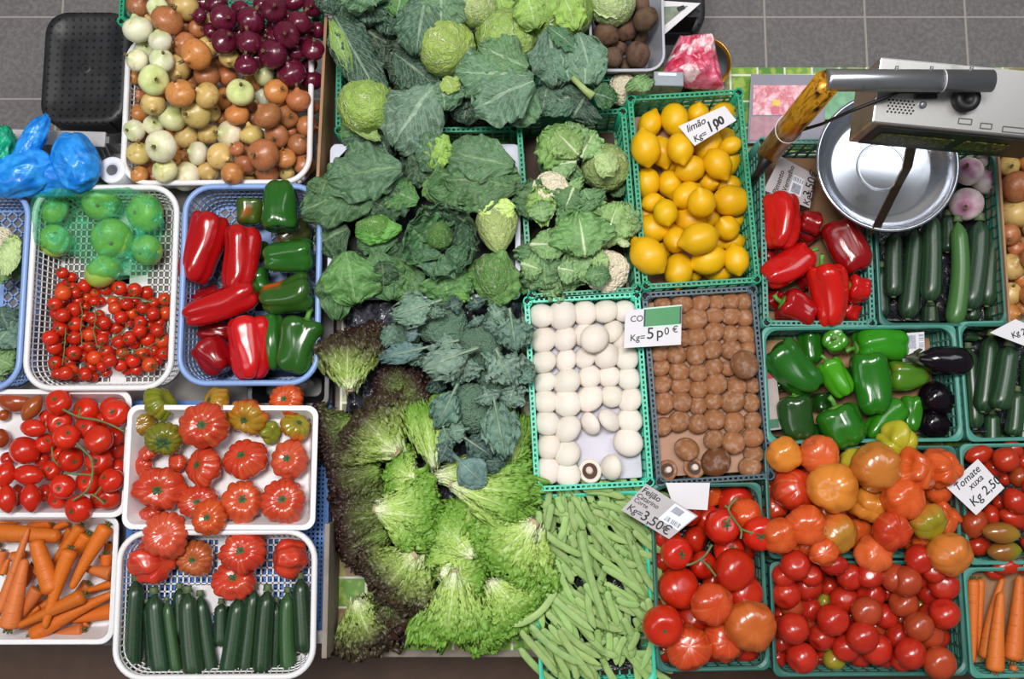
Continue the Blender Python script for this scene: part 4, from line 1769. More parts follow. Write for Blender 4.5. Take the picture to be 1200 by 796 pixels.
# ------------------------------------------------------------------ leaves
def leaf_me(name, L, W, seed, curl=.2, cup=.15, ruf=.1, rfreq=5, shape='cabbage', twist=0, nu=20, nv=26, wr=.02, sag=0.0, notch=0.0, pleat=0):
    """leaf along +X from its base, W half width"""
    r = random.Random(seed)
    p1, p2 = r.uniform(0, 6), r.uniform(0, 6)

    def width(t_):
        if shape == 'cabbage':
            return W * (max(0, math.sin(PI * min(1, .10 + .80 * t_)))) ** .75 * (.55 + .45 * min(1, t_ / .35)) * (1 if t_ < .8 else math.sqrt(max(0.02, 1 - ((t_ - .8) / .2) ** 2 * .8)))
        if shape == 'fan':
            return W * (.16 + .84 * min(1, t_ / .75) ** 1.1) * (1 if t_ < .82 else math.sqrt(max(.03, 1 - ((t_ - .82) / .18) ** 2 * .75)))
        if shape == 'lance':
            b = .12 + .88 * math.sin(PI * min(1, max(0, (t_ - .22) / .78)) ** .85) if t_ > .22 else .12
            return W * b
        return W

    def fn(u, v):
        s_ = 2 * u - 1
        w_ = width(v)
        edge = abs(s_)
        nz = noise.noise(Vector((s_ * 2.2 + seed * 3.1, v * 3.2, seed)))
        n2 = noise.noise(Vector((s_ * 5 + seed * 1.7, v * 7, seed + 9)))
        n3 = noise.noise(Vector((s_ * 11 + seed, v * 14, seed + 19)))
        ang = curl * v
        x = L * (math.sin(ang) / curl if abs(curl) > 1e-4 else v)
        z = -L * ((1 - math.cos(ang)) / curl if abs(curl) > 1e-4 else 0)
        f = edge ** 1.6
        side = 1 if s_ > 0 else -1
        z += cup * W * s_ * s_ + ruf * W * f * math.sin(rfreq * 2 * PI * v + side * p1 + p2 + 2 * nz) * (.3 + .7 * v)
        z += ruf * W * .6 * max(0, v - .7) / .3 * math.sin(rfreq * PI * s_ + p2)
        z += W * (.22 * nz * (.3 + .7 * v) + .10 * n2) + wr * W * n3 * 2
        if pleat:
            ph = (v - edge ** .8 * .42) * pleat
            z += W * .055 * (abs(ph - math.floor(ph) - .5) * 2) * min(1, edge * 3) * (1 - .3 * v)
            z -= W * .10 * max(0, 1 - edge / .10) * (1 - v)
        y = s_ * w_ * (1 + .22 * n2 * edge + .10 * nz)
        x += L * .05 * n2 * edge + notch * L * n3 * edge * .4
        ta = twist * v
        return (x, y * math.cos(ta) - z * math.sin(ta) * 0, z + y * math.sin(ta) - sag * L * v * v)
    return MB().grid(fn, nu, nv).me(name)


def leaf_at(parent, root, tip, half, mat, color, seed, lift=.0, name='leaf', **kw):
    """root, tip points in the place; parent Empty at identity rotation"""
    root, tip = Vector(root), Vector(tip)
    d = tip - root
    L = d.length
    roll = kw.pop('roll', 0)
    me = leaf_me('leaf_sheet', L * 1.03, half, seed, **kw)
    o = obj(name, me, mat, parent, mul(color, LEAFK), solid=.0011)
    d.normalize()
    yaw = math.atan2(d.y, d.x)
    pit = -math.asin(max(-1, min(1, d.z))) - kw.get('curl', .2) * .5
    o.location = root - parent.location
    o.rotation_euler = (roll, pit, yaw)
    leaf_at.last = o
    return o


def head_me(name, seed, squash=.92, point=0.0, n=48, wrap=.05, wr=.03):
    """round cabbage head with wrapped leaf edges; stalk end at -Z"""
    def fn(th, ph):
        s_, c_ = math.sin(th), math.cos(th)
        d = Vector((s_ * math.cos(ph), s_ * math.sin(ph), c_))
        wv = 2.2 * noise.noise(d * 1.1 + Vector((seed, 3, 0)))
        k = 1 + .022 * math.sin(13 * ph + 3 * wv) * min(1, s_ * 1.5) + .06 * noise.noise(d * 1.2 + Vector((seed, 0, 0))) + wr * noise.noise(d * 5 + Vector((0, seed, 0))) + wr * .5 * noise.noise(d * 11 + Vector((0, seed, 0)))
        for q in range(4):
            a = seed * 1.3 + q * 1.75
            pl = Vector((math.cos(a), math.sin(a), .35 * math.sin(q * 2.1 + seed))).normalized()
            x = d.dot(pl) + .12 * noise.noise(d * 2 + Vector((q, seed, 1)))
            if x > .15:
                k += wrap * min(1, (x - .15) / .05) * .6
        z = c_ * squash
        rad = s_
        if point:
            z = c_ * squash * (1 + (point if c_ > 0 else 0))
            rad = s_ * (1 - .35 * max(0, c_) ** 1.0) if c_ > 0 else s_
        return (rad * k * math.cos(ph), rad * k * math.sin(ph), z * k)
    return MB().ball(fn, n, int(n * .75)).me(name)


def floret_me(name, seed, nb=150, bump=.12, squash=.62, rough=.5):
    """dome of buds"""
    r = random.Random(seed)
    cs = []
    for k in range(nb):
        z = 1 - 1.25 * (k + .5) / nb
        a = k * 2.39996
        s_ = math.sqrt(max(0, 1 - z * z))
        cs.append((Vector((s_ * math.cos(a), s_ * math.sin(a), z)) + Vector((r.uniform(-.05, .05), r.uniform(-.05, .05), r.uniform(-.05, .05)))).normalized())
    big = [Vector((r.uniform(-1, 1), r.uniform(-1, 1), r.uniform(0, 1))).normalized() for _ in range(9)]
    cn = np.array([list(c) for c in cs])
    bn = np.array([list(c) for c in big])

    def fn(th, ph):
        d = Vector((math.sin(th) * math.cos(ph), math.sin(th) * math.sin(ph), math.cos(th)))
        dd = np.array(list(d))
        m1 = float((cn @ dd).max())
        m2 = float((bn @ dd).max())
        a1 = math.acos(min(1, m1))
        a2 = math.acos(min(1, m2))
        w_ = math.sqrt(3.2 / nb) * .98
        k = .88 + bump * math.sqrt(max(0, 1 - (a1 / w_) ** 2)) + .16 * math.sqrt(max(0, 1 - (a2 / .5) ** 2))
        z = d.z
        return (d.x * k, d.y * k, (z * squash if z > 0 else z * .55) * k)
    return MB().ball(fn, 96, 56).me(name)


BROCF = [floret_me('broccoli_crown', 2, 190, .11), floret_me('broccoli_crown', 8, 190, .11)]
CURDF = [floret_me('cauliflower_curd', 5, 70, .09, .7), floret_me('cauliflower_curd', 15, 70, .09, .7)]


def lettuce(label, base, tip, half, mat, seed, nleaf=13, end=True, group=None, name='lettuce', tall=1.0, rufm=1.0):
    """head lying down: cut end at base, leaves fanning out to tip (points in the place)"""
    base, tip = Vector(base), Vector(tip)
    d = tip - base
    L = d.length
    t = thing(name, label, 'lettuce', base, 0, group)
    t.rotation_euler = (0, 0, math.atan2(d.y, d.x))
    r = random.Random(seed)
    mb = MB()
    for k in range(nleaf):
        f = k / (nleaf - 1)
        # lowest leaves open out first, top ones close over
        lay = f
        side = (-1 if k % 2 else 1)
        spread = (1.0 - .65 * lay) * r.uniform(.25, 1.0) * math.atan2(half, L * .75)
        yaw = side * spread
        if lay > .8:
            yaw = r.uniform(-.14, .14)
        l = L * (1.0 - .16 * lay) * r.uniform(.86, 1.06)
        me_w = half * r.uniform(.50, .70) * (1 - .15 * lay)
        pitch = R(2 + 30 * lay * tall) + r.uniform(-.04, .06)
        curl = .35 + .75 * lay + r.uniform(-.1, .2)
        sub = leaf_me('x', l, me_w, seed * 17 + k, curl=curl, cup=-.35 - .2 * lay, ruf=.17 * rufm, rfreq=r.choice((6, 7, 9)), shape='fan', nu=30, nv=44, wr=.075 * rufm, notch=.5)
        V = np.array([v.co[:] for v in sub.vertices])
        F = [tuple(p.vertices) for p in sub.polygons]
        uvl = sub.uv_layers[0].data
        uv = [(0, 0)] * len(V)
        for lp in sub.loops:
            uv[lp.vertex_index] = tuple(uvl[lp.index].uv)
        bpy.data.meshes.remove(sub)
        M_ = Matrix.Rotation(yaw, 3, 'Z') @ Matrix.Rotation(-pitch, 3, 'Y') @ Matrix.Rotation(side * (1 - lay) * r.uniform(.1, .5), 3, 'X')
        V = [M_ @ Vector(v) + Vector((.0, side * half * .03, .012 + .032 * lay)) for v in V]
        mb.add(V, F, uv)
    o = obj('leaves', mb.me('lettuce_leaves'), mat, t, solid=.0008)
    if end:
        q = half * .15
        MB().tube([(-q * .35, 0, q * .8 + .01), (q * 1.6, 0, q * .9 + .012)], [q * .72, q * 1.02], 14).build('cut_end', M_LETE, t)
    return t
# ------------------------------------------------------------------ onions
def updir(dx, dy, tilt=None):
    """unit vector leaning towards photo right/up by dx, dy"""
    h = math.hypot(dx, dy)
    if h > .96:
        dx, dy = dx * .96 / h, dy * .96 / h
    return Vector((dx, dy, math.sqrt(max(.02, 1 - dx * dx - dy * dy))))


def anydir(lo=.3, hi=.95):
    a = rnd.uniform(0, 6.28)
    h = rnd.uniform(lo, hi)
    return updir(h * math.cos(a), h * math.sin(a))


ocol = {'w': ('#e6e2c6', 'white'), 'y': ('#cdb06a', 'pale golden'), 'o': ('#c57f3f', 'golden orange'), 'b': ('#a9673d', 'brown'), 'r': ('#591029', 'red'), 'g': ('#d9dca4', 'green white')}
za, zb_ = Z(140, 0, 4.8), Z(140, 100, 4.8)
LA = [(107, 35, 62, 'b'), (215, 45, 55, 'w'), (268, 120, 80, 'b'), (370, 40, 72, 'y'), (105, 165, 75, 'w'), (150, 280, 58, 'w'), (232, 230, 62, 'w'), (365, 150, 40, 'b'), (445, 160, 50, 'b'), (505, 125, 40, 'y'),
      (370, 255, 68, 'b'), (430, 305, 80, 'o'), (500, 260, 55, 'y'), (240, 335, 62, 'w'), (100, 340, 58, 'w'), (85, 435, 40, 'o'), (195, 450, 76, 'g'), (325, 385, 72, 'y'), (490, 425, 68, 'b'), (605, 425, 58, 'b'),
      (620, 320, 52, 'y'), (555, 360, 40, 'b'), (810, 415, 62, 'g'), (300, 15, 40, 'b'),
      (545, 20, 62, 'r'), (585, 105, 66, 'r'), (680, 55, 48, 'r'), (740, 115, 72, 'r'), (870, 55, 66, 'r'), (800, 20, 45, 'r'), (980, 10, 58, 'r'), (1010, 130, 62, 'r'), (825, 180, 44, 'r'), (590, 235, 66, 'r'),
      (735, 245, 66, 'r'), (670, 190, 40, 'r'), (940, 195, 68, 'r'), (860, 300, 76, 'r'), (715, 365, 60, 'r'), (995, 290, 50, 'r'), (965, 410, 76, 'r'), (1090, 280, 60, 'r'), (1110, 170, 45, 'r'),
      (1085, 450, 60, 'r'), (1085, 40, 52, 'r'), (450, 90, 40, 'r'), (470, 20, 50, 'r'), (1070, 360, 45, 'r')]
LB = [(108, 55, 40, 'b'), (190, 105, 62, 'y'), (105, 160, 55, 'o'), (85, 255, 58, 'w'), (195, 225, 55, 'w'), (295, 185, 74, 'g'), (345, 45, 75, 'o'), (435, 155, 78, 'y'), (485, 60, 70, 'y'), (575, 75, 65, 'o'),
      (375, 290, 66, 'y'), (505, 275, 62, 'y'), (235, 345, 80, 'w'), (110, 385, 65, 'y'), (255, 475, 68, 'g'), (375, 510, 82, 'w'), (355, 405, 40, 'o'), (440, 385, 62, 'w'), (495, 485, 58, 'y'), (570, 400, 75, 'y'),
      (635, 500, 60, 'o'), (705, 450, 58, 'b'), (660, 360, 38, 'b'), (615, 275, 75, 'w'), (660, 165, 65, 'o'), (575, 185, 40, 'b'), (745, 280, 64, 'y'), (680, 40, 72, 'g'), (800, 65, 62, 'w'), (885, 35, 65, 'o'),
      (835, 175, 74, 'b'), (745, 190, 40, 'b'), (1005, 85, 66, 'b'), (945, 175, 62, 'b'), (1055, 230, 62, 'b'), (1085, 125, 40, 'b'), (885, 285, 66, 'b'), (810, 390, 84, 'b'), (830, 490, 70, 'b'), (935, 410, 57, 'o'),
      (1005, 335, 58, 'b'), (1040, 445, 60, 'b'), (940, 490, 45, 'y'), (160, 455, 38, 'b'), (150, 300, 32, 'b'), (320, 360, 34, 'o'), (720, 370, 34, 'b'), (960, 260, 34, 'b')]
LB = [(x, y + 480, r, c) for x, y, r, c in LB]
LO_ = LA + LB
fill(LO_, (110, 60, 1040, 1000), 50, 26, lambda x, y, r, q: (x, y, r, 'r' if x > 520 and y < 420 else q.choice('yob')), .62)
it = [(*za(x, y), r * 1.06 / 4.8, c) for x, y, r, c in LO_]
pos, rad = settle(it, lambda x, y: TZ + (.125 if y < 72 else .07 if y < 100 else .035), RIM + .07, .97)
# keep the back row off the back of the crate
lab_red = [k for k in range(len(it)) if it[k][3] == 'r']
lab_oth = [k for k in range(len(it)) if it[k][3] != 'r']
labs = [None] * len(it)
for idx, side, far, flip in ((lab_red, 'the cardboard', 'the back', True), (lab_oth, 'the stool', 'the back', False)):
    ls = rowlabels([it[k][:2] for k in idx], [it[k][2] for k in idx], [ocol[it[k][3]][1] + ' onion' for k in idx], side, far, flip)
    for k, l in zip(idx, ls):
        labs[k] = l
oproto = {}
for k, i in enumerate(it):
    c = i[3]
    var = rnd.choice((0, 1, 2)) if c != 'w' else rnd.choice((0, 2))
    key = (2 if c == 'r' else c in 'wg', var)
    col = vary(lin(ocol[c][0]), .14, .06)
    if key not in oproto:
        t = onion(labs[k], pos[k], rad[k], anydir(), col, key[0], var, 'red onions beside the cardboard sheet' if c == 'r' else 'onions heaped in the white basket')
        oproto[key] = (t, rad[k])
    else:
        pr, r0 = oproto[key]
        t = dup(pr, labs[k])
        t['group'] = 'red onions beside the cardboard sheet' if c == 'r' else 'onions heaped in the white basket'
        t.location = pos[k]
        f = rad[k] / r0
        t.scale = (f * rnd.uniform(.97, 1.05), f, f * rnd.uniform(.92, 1.0))
        setrot(t, quat_to(anydir(), rnd.uniform(0, 6)))
        t.children[0].color = col
        for ch in t.children:
            if ch.name.startswith('bulb'):
                ch.color = col

# ------------------------------------------------------------------ cherry tomatoes
zc = Z(30, 300, 4.975)
LC = [(158, 100, 32), (270, 125, 28), (155, 188, 32), (218, 218, 42), (345, 175, 36), (288, 215, 32), (275, 185, 30), (470, 192, 38), (548, 188, 40), (637, 198, 38), (705, 215, 38), (810, 253, 35), (355, 242, 28),
      (172, 280, 36), (115, 270, 28), (85, 335, 42), (155, 358, 32), (215, 345, 38), (283, 315, 40), (305, 262, 30), (265, 262, 28), (350, 295, 26), (400, 265, 28), (440, 265, 26), (405, 215, 28), (345, 350, 32),
      (430, 345, 30), (510, 265, 32), (522, 305, 36), (590, 278, 36), (555, 358, 36), (620, 335, 36), (688, 303, 36), (635, 265, 28), (745, 275, 34), (743, 338, 38), (815, 335, 38), (780, 388, 34), (670, 385, 34),
      (720, 405, 30), (600, 390, 28), (665, 435, 36), (770, 435, 38), (605, 478, 38), (530, 422, 36), (455, 390, 40), (390, 365, 34), (290, 398, 42), (200, 430, 40), (172, 398, 32), (105, 470, 36), (145, 480, 42),
      (215, 490, 34), (285, 475, 40), (370, 460, 36), (455, 450, 36), (445, 490, 36), (545, 500, 38), (635, 510, 34), (715, 488, 40), (800, 495, 40), (805, 568, 36), (745, 555, 32), (680, 570, 36), (565, 560, 34),
      (625, 610, 38), (555, 635, 38), (490, 610, 38), (445, 645, 28), (470, 555, 36), (508, 565, 24), (405, 595, 40), (375, 530, 34), (335, 585, 32), (280, 565, 40), (185, 555, 36), (120, 530, 40), (175, 625, 38),
      (120, 615, 30), (255, 620, 34), (235, 685, 38), (270, 670, 34), (190, 690, 36), (145, 700, 34), (285, 720, 32), (345, 712, 38), (380, 650, 34), (395, 705, 30), (725, 635, 42), (645, 665, 34), (590, 665, 30),
      (770, 610, 30), (90, 565, 30), (470, 680, 26), (325, 525, 28), (240, 390, 30), (590, 220, 28), (400, 150, 28), (215, 165, 26), (390, 430, 30), (330, 440, 28)]
it = [(*zc(x, y), r * 1.1 / 4.975) for x, y, r in LC]
pos, rad = settle(it, TZ + .008, TZ + .10, .99, box=([(29, 217), (203, 217), (212, 457), (36, 459)], TZ + .14, .034))
ls = rowlabels([i[:2] for i in it], [i[2] for i in it], ['red cherry tomato'] * len(it), 'the photo edge', 'the green bag')
pr = None
for k in range(len(it)):
    col = vary(lin('#c32510' if rnd.random() < .8 else '#d2461a'), .12, .08)
    if pr is None:
        pr = place_ball('cherry_tomato', ls[k], 'tomato', mesh_mat(CHER, M_TOM), None, pos[k], rad[k], anydir(.2, .8), col, 'body', [('calyx', CALC[0], M_CALYX, (0, 0, .86), .8, None)], 'cherry tomatoes in the white basket')
        r0 = rad[k]
        t = pr
    else:
        t = dup(pr, ls[k])
        t.location = pos[k]
        t.scale = (rad[k] / r0,) * 3
        setrot(t, quat_to(anydir(.0, .9) if rnd.random() < .6 else -anydir(.1, .8), rnd.uniform(0, 6)))
        for ch in t.children:
            if ch.name.startswith('body'):
                ch.color = col
for n_, (pl, lab) in enumerate(((([(440, 235), (560, 240), (660, 245), (740, 275)], 'thin cherry tomato vine along the top of the pile under the green bag')), (([(530, 585), (610, 555), (700, 535), (770, 505)], 'thin cherry tomato vine crossing low beside the basket corner')),
                   (([(320, 270), (330, 340), (320, 430), (330, 520)], 'thin cherry tomato vine running straight down the middle of the pile')), (([(400, 290), (410, 370), (395, 430), (420, 540)], 'thin cherry tomato vine beside the middle one, slightly bent')),
                   (([(490, 490), (560, 445), (610, 400)], 'short slanting cherry tomato vine in the centre')), (([(235, 420), (230, 500), (215, 640)], 'thin cherry tomato vine on the side of the tiny holes')))):
    pts = []
    for i, (x, y) in enumerate(pl):
        a, b = zc(x, y)
        pts.append(P(a, b, TZ + .105 + .004 * math.sin(i * 2)))
    mb = MB()
    sm = []
    for i in range(len(pts) - 1):
        for q in range(5):
            sm.append(pts[i].lerp(pts[i + 1], q / 5) + Vector((rnd.uniform(-.0012, .0012), rnd.uniform(-.0012, .0012), 0)))
    sm.append(pts[-1])
    mb.tube(sm, .0016, 6)
    for q in range(2, len(sm), 3):
        s_ = -1 if q % 2 else 1
        dv = (sm[min(q + 1, len(sm) - 1)] - sm[q - 1]).normalized()
        sd = Vector((-dv.y, dv.x, 0)) * s_
        mb.tube([sm[q], sm[q] + sd * .009 + dv * .006, sm[q] + sd * .016 + dv * .008 - Vector((0, 0, .006))], .0012, 5)
    tag(mb.build('tomato_vine', M_VINE), lab, 'vine', 'cherry tomato vines')

# ------------------------------------------------------------------ bagged green fruit
zl = Z(0, 200, 3)
LL = [(180, 135, 60), (355, 110, 66), (510, 150, 66), (395, 245, 70), (515, 278, 56), (190, 245, 60), (365, 345, 66)]
it = [(*zl(x, y), r / 3) for x, y, r in LL]
pos, rad = settle(it, TZ + .02, TZ + .09, .99)
nm = ['at the corner of the basket', 'in the middle of the back row', 'by the blue pepper basket in the back row', 'in the centre of the bag', 'by the blue pepper basket in front', 'in front of the corner one', 'lowest, half over the cherry tomatoes']
for k in range(len(it)):
    place_ball('lime', 'round green fruit in the green bag, ' + nm[k], 'lime', mesh_mat(POTATO[k % 3], M_LIME) if False else mesh_mat(TOM[k % 3], M_LIME), None, pos[k], rad[k], anydir(.4, .9), vary(lin('#a3c653'), .08, .04), 'body', [('stem_scar', SCAR, M_SCAR, (0, 0, .72), 1.2, None)], 'green fruits in the bag', (1, 1, .95))
m = NT('thin_green_film')
m.set(m.b.inputs['Base Color'], lin('#3fbf8c'))
f = m.noise(30, 4, dist=1.6)
m.bump(f, .9, .012)
m.b.inputs['Roughness'].default_value = .16
m.b.inputs['Specular IOR Level'].default_value = .8
tr = m.n('BsdfTransparent')
tr.inputs[0].default_value = lin('#dcf7e4')
mx = m.n('MixShader')
m.set(mx.inputs[0], m.math('ADD', .2, m.math('MULTIPLY', m.step(m.noise(18, 4, w=3.0, dist=1.6), .45, .68), .42)))
m.t.links.new(tr.outputs[0], mx.inputs[1])
m.t.links.new(m.b.outputs[0], mx.inputs[2])
m.t.links.new(mx.outputs[0], m.t.nodes['Material Output'].inputs[0])
M_FILMG = m.m
outl = [(38, 226), (66, 214), (100, 222), (150, 219), (186, 232), (193, 262), (186, 300), (172, 322), (140, 329), (105, 322), (90, 300), (62, 298), (40, 284), (34, 250)]
cx, cy = 112, 268


def bagz(x, y):
    z = TZ + .03
    for p_, r_ in zip(pos, rad):
        d = math.hypot(x - p_[0], y - p_[1])
        if d < r_ * 1.25:
            z = max(z, p_[2] + math.sqrt(max(0, (r_ * 1.14) ** 2 - d * d)) if d < r_ * 1.14 else p_[2])
        else:
            z = max(z, p_[2] - (d - r_) * .35)
    return z


def fn(u, v):
    a = u * len(outl)
    i = int(a) % len(outl)
    f_ = a - int(a)
    ox = outl[i][0] * (1 - f_) + outl[(i + 1) % len(outl)][0] * f_
    oy = outl[i][1] * (1 - f_) + outl[(i + 1) % len(outl)][1] * f_
    px, py = cx + (ox - cx) * v, cy + (oy - cy) * v
    z = TZ + .1
    for _ in range(2):
        p_ = P(px, py, z)
        z = bagz(p_.x, p_.y) + .003
    if py < 232 or px < 48 or px > 190:
        z = max(z, TZ + .156)
    z += .010 * (1 - 2 * abs(noise.noise(Vector((px * .045, py * .045, 2))))) + .005 * (1 - 2 * abs(noise.noise(Vector((px * .12, py * .1, 7)))))
    if v > .92:
        z -= .02 * (v - .92) / .08
    p_ = P(px, py, max(z, TZ + .012))
    return (p_.x, p_.y, p_.z)


t = thing('plastic_bag', 'thin translucent green plastic bag over round green fruit in the white basket', 'bag', (0, 0, 0))
MB().grid(fn, 112, 40).build('film', M_FILMG, t)
mb = MB()
tp = [P(66, 214, TZ + .15), P(60, 209, TZ + .155), P(76, 222, TZ + .15), P(90, 240, TZ + .14)]
mb.grid(lambda u, v: tuple(Vector(tp[1]).lerp(tp[0] if u < .5 else tp[2], v).lerp(tp[3], v * v * .8) + Vector((.03 * (u - .5) * (1 - v * .3), 0, .012 * math.sin(u * 14 + v * 5)))), 24, 16)
mb.build('gathered_top', M_FILMG, t)

# ------------------------------------------------------------------ peppers in the blue basket
zp = Z(0, 200, 3)


def peppers(z_, s_, rows, zf, zmax, group, base_id):
    D = Drop(zf, zmax, .72)
    for n_, (a, b, r, col, lab, kw) in enumerate(rows):
        A, B, rm = D.lay(z_(*a), z_(*b), r * 1.1 / s_)
        kw = dict(kw)
        m_ = kw.pop('mat', None)
        dz = kw.pop('dz', 0)
        A.z += dz
        e_ = (B - A).normalized() * rm * .12
        pepper(lab, A - e_, B + e_, rm, vary(lin(col), .06, .04), taper=kw.pop('taper', .75), seed=base_id + n_ * 3, group=group, mat=m_, **kw)


RD, RD2, GR, GR2 = '#ad0f12', '#8e0c12', '#27601c', '#1d4a1b'
peppers(zp, 3, [
    ((700, 555), (815, 570), 40, RD2, 'small dark red pepper half hidden behind the brightest red one', {}),
    ((720, 600), (790, 700), 62, RD2, 'red pepper at the front edge beside the brightest red pepper', {'stem': False}),
    ((640, 480), (770, 425), 45, RD2, 'long red pepper beneath the slanting one', {'stem': False}),
    ((905, 250), (900, 320), 42, GR2, 'dark green pepper deep behind the upright red pepper', {'stem': False}),
    ((985, 250), (1085, 190), 45, '#3a3f1e', 'brownish dark green pepper behind the tall green pepper', {'stem': False, 'mat': M_PEP2}),
    ((905, 345), (925, 430), 40, GR, 'small green pepper low between the red and the green heap', {'stem': False}),
    ((950, 500), (960, 705), 44, GR, 'narrow green pepper beside the brightest red pepper', {'stem': False}),
    ((880, 105), (875, 190), 52, '#3f5a1c', 'green pepper turning orange at the back of the blue basket', {'mat': M_PEP2, 'stem': False}),
    ((745, 145), (675, 395), 66, RD, 'large dark red pepper lying along the white basket side', {'taper': .8, 'stem': False}),
    ((910, 415), (645, 515), 52, RD, 'slanting long red pepper across the middle of the blue basket', {'taper': .85, 'stem': False}),
    ((850, 190), (825, 425), 58, RD, 'upright red pepper leaning on the large dark red one', {'taper': .8, 'stem': False}),
    ((870, 510), (885, 735), 72, '#c4161a', 'brightest red pepper, standing upright at the front', {'taper': .72, 'stem': False}),
    ((1105, 290), (930, 310), 60, GR, 'glossy green pepper lying across the basket below the tall green pepper', {'stem': False}),
    ((1100, 410), (918, 455), 62, '#2f571c', 'green pepper with an orange underside lying across the blue basket', {'mat': M_PEP2, 'stem': False}),
    ((1080, 520), (1025, 710), 72, '#27561a', 'green pepper with a bright stalk at the front corner of the blue basket', {}),
    ((990, 215), (990, 40), 64, GR, 'tall glossy green pepper over the back rim of the blue basket', {'stem': False, 'dz': .01}),
], TZ + .01, TZ + .13, 'peppers in the blue basket', 100)

# ------------------------------------------------------------------ vine and plum tomatoes in the tray
zt = Z(0, 450, 4.68)
D = Drop(TZ + .05, TZ + .15, .8)
PL = [((-40, 300), (40, 300), 55, '#8f3a18', 'brownish plum tomato at the photo edge of the tray'), ((0, 160), (40, 185), 32, '#9a4a1c', 'small brownish plum tomato under the long brownish one'),
      ((60, 385), (30, 440), 42, '#b3200f', 'red plum tomato half hidden behind the big one'), ((95, 560), (95, 660), 38, '#b3200f', 'narrow plum tomato between the two front ones'),
      ((-5, 80), (165, 110), 62, '#96401c', 'long brownish orange plum tomato at the back of the tray'), ((215, 75), (135, 190), 46, '#9a4c1f', 'slanting brown orange plum tomato beside the long one'),
      ((125, 235), (240, 250), 50, '#c1240f', 'red plum tomato beside the bare patch of the tray'), ((80, 330), (190, 400), 76, '#bb1e12', 'largest red plum tomato in the tray'),
      ((85, 495), (225, 505), 57, '#c1220f', 'red plum tomato lying across below the largest one'), ((45, 440), (10, 555), 54, '#c1220f', 'tilted red plum tomato at the photo edge'),
      ((30, 565), (45, 695), 52, '#c1220f', 'upright plum tomato at the front corner by the photo edge'), ((165, 560), (172, 690), 54, '#b81e0f', 'upright dark red plum tomato at the front rim')]


def p_plum(u):
    return max(.03, math.sin(PI * min(.995, max(.005, u)))) ** .52


for a, b, r, c, lab in PL:
    A, B, rm = D.lay(zt(*a), zt(*b), r / 4.68)
    d = (B - A).normalized() * rm * .25
    long_veg('plum_tomato', lab, 'tomato', A - d, B + d, rm, vary(lin(c), .06, .04), M_TOM, p_plum, 0, 'plum tomatoes in the white tray', 20, 20, [('blossom_end', lambda L, r: MB().tube([(L - .002, 0, 0), (L + .002, 0, 0)], [r * .12, r * .03], 6).me('plum_tip'), M_SCAR)])
LV = [(320, 100, 70, 0, -20), (478, 95, 72, -30, -15), (610, 105, 60, 0, 0), (638, 160, 76, 0, -5), (325, 215, 70, 30, 5), (478, 240, 66, -5, -10), (250, 325, 55, 35, -20), (365, 290, 70, 35, -30), (542, 305, 76, None, 0),
      (635, 290, 54, -5, 5), (640, 360, 52, None, 0), (390, 415, 72, 52, 15), (545, 425, 72, 0, -5), (280, 475, 56, 5, -12), (345, 565, 68, 0, 12), (485, 540, 68, -5, -8), (610, 530, 68, -35, -25), (245, 600, 50, None, 0),
      (315, 650, 56, 0, 15), (432, 685, 76, -28, 20), (545, 640, 52, 0, 10), (625, 668, 66, 0, 20), (265, 185, 48, None, 0), (225, 415, 42, None, 0), (640, 455, 42, None, 0), (320, 380, 42, None, 0), (560, 200, 40, None, 0)]
it = [(*zt(x, y), r / 4.68) for x, y, r, _, _ in LV]
pos, rad = settle(it, TZ + .05, TZ + .17, .98, box=([(-120, 456), (152, 457), (150, 606), (-120, 607)], TZ + .12, .02))
ls = rowlabels([i[:2] for i in it], [i[2] for i in it], ['red vine tomato'] * len(it), 'the plum tomatoes', 'the cherry tomatoes')
for k, (x, y, r, cx_, cy_) in enumerate(LV):
    if cx_ is None:
        up = -anydir(.2, .7)
    else:
        up = updir(cx_ / r * .95, -cy_ / r * .95)
    place_ball('vine_tomato', ls[k], 'tomato', mesh_mat(TOM[k % 3], M_TOM), None, pos[k], rad[k], up, vary(lin('#c4240f'), .08, .06), 'body', [('calyx', CAL[k % 3], M_CALYX, (0, 0, .70), .5, None)], 'vine tomatoes in the white tray')


def vine(name, label, z_, lines, zz, r, group=None):
    mb = MB()
    for ln in lines:
        pts = [P(*z_(x, y), zz) for x, y in ln]
        sm = []
        for i in range(len(pts) - 1):
            for q in range(4):
                p0, p1, p2, p3 = pts[max(0, i - 1)], pts[i], pts[i + 1], pts[min(len(pts) - 1, i + 2)]
                f_ = q / 4
                sm.append(.5 * ((2 * p1) + (p2 - p0) * f_ + (2 * p0 - 5 * p1 + 4 * p2 - p3) * f_ ** 2 + (3 * p1 - p0 - 3 * p2 + p3) * f_ ** 3))
        sm.append(pts[-1])
        mb.tube(sm, [r * (1 + .35 * (i % 4 == 0)) for i in range(len(sm))], 8)
    return tag(mb.build(name, M_VINE), label, 'vine', group)


zv = TZ + .178
vine('tomato_vine', 'green tomato vine along the back of the vine tomatoes in the white tray', zt, [[(345, 140), (430, 180), (540, 200), (620, 230), (680, 262)], [(430, 185), (440, 140)]], zv, .0026)
vine('tomato_vine', 'forked green vine curving through the middle of the vine tomatoes', zt, [[(415, 320), (460, 365), (500, 410), (508, 490), (480, 580), (400, 640)], [(505, 500), (430, 495), (350, 490)]], zv, .0028)
vine('tomato_vine', 'short green vine bent beside the plum tomatoes', zt, [[(285, 345), (292, 410), (320, 445)]], zv - .01, .0024)
vine('tomato_vine', 'short straight green vine at the front corner of the vine tomatoes', zt, [[(500, 605), (540, 630), (572, 660)], [(520, 610), (560, 560)]], zv - .01, .0024)

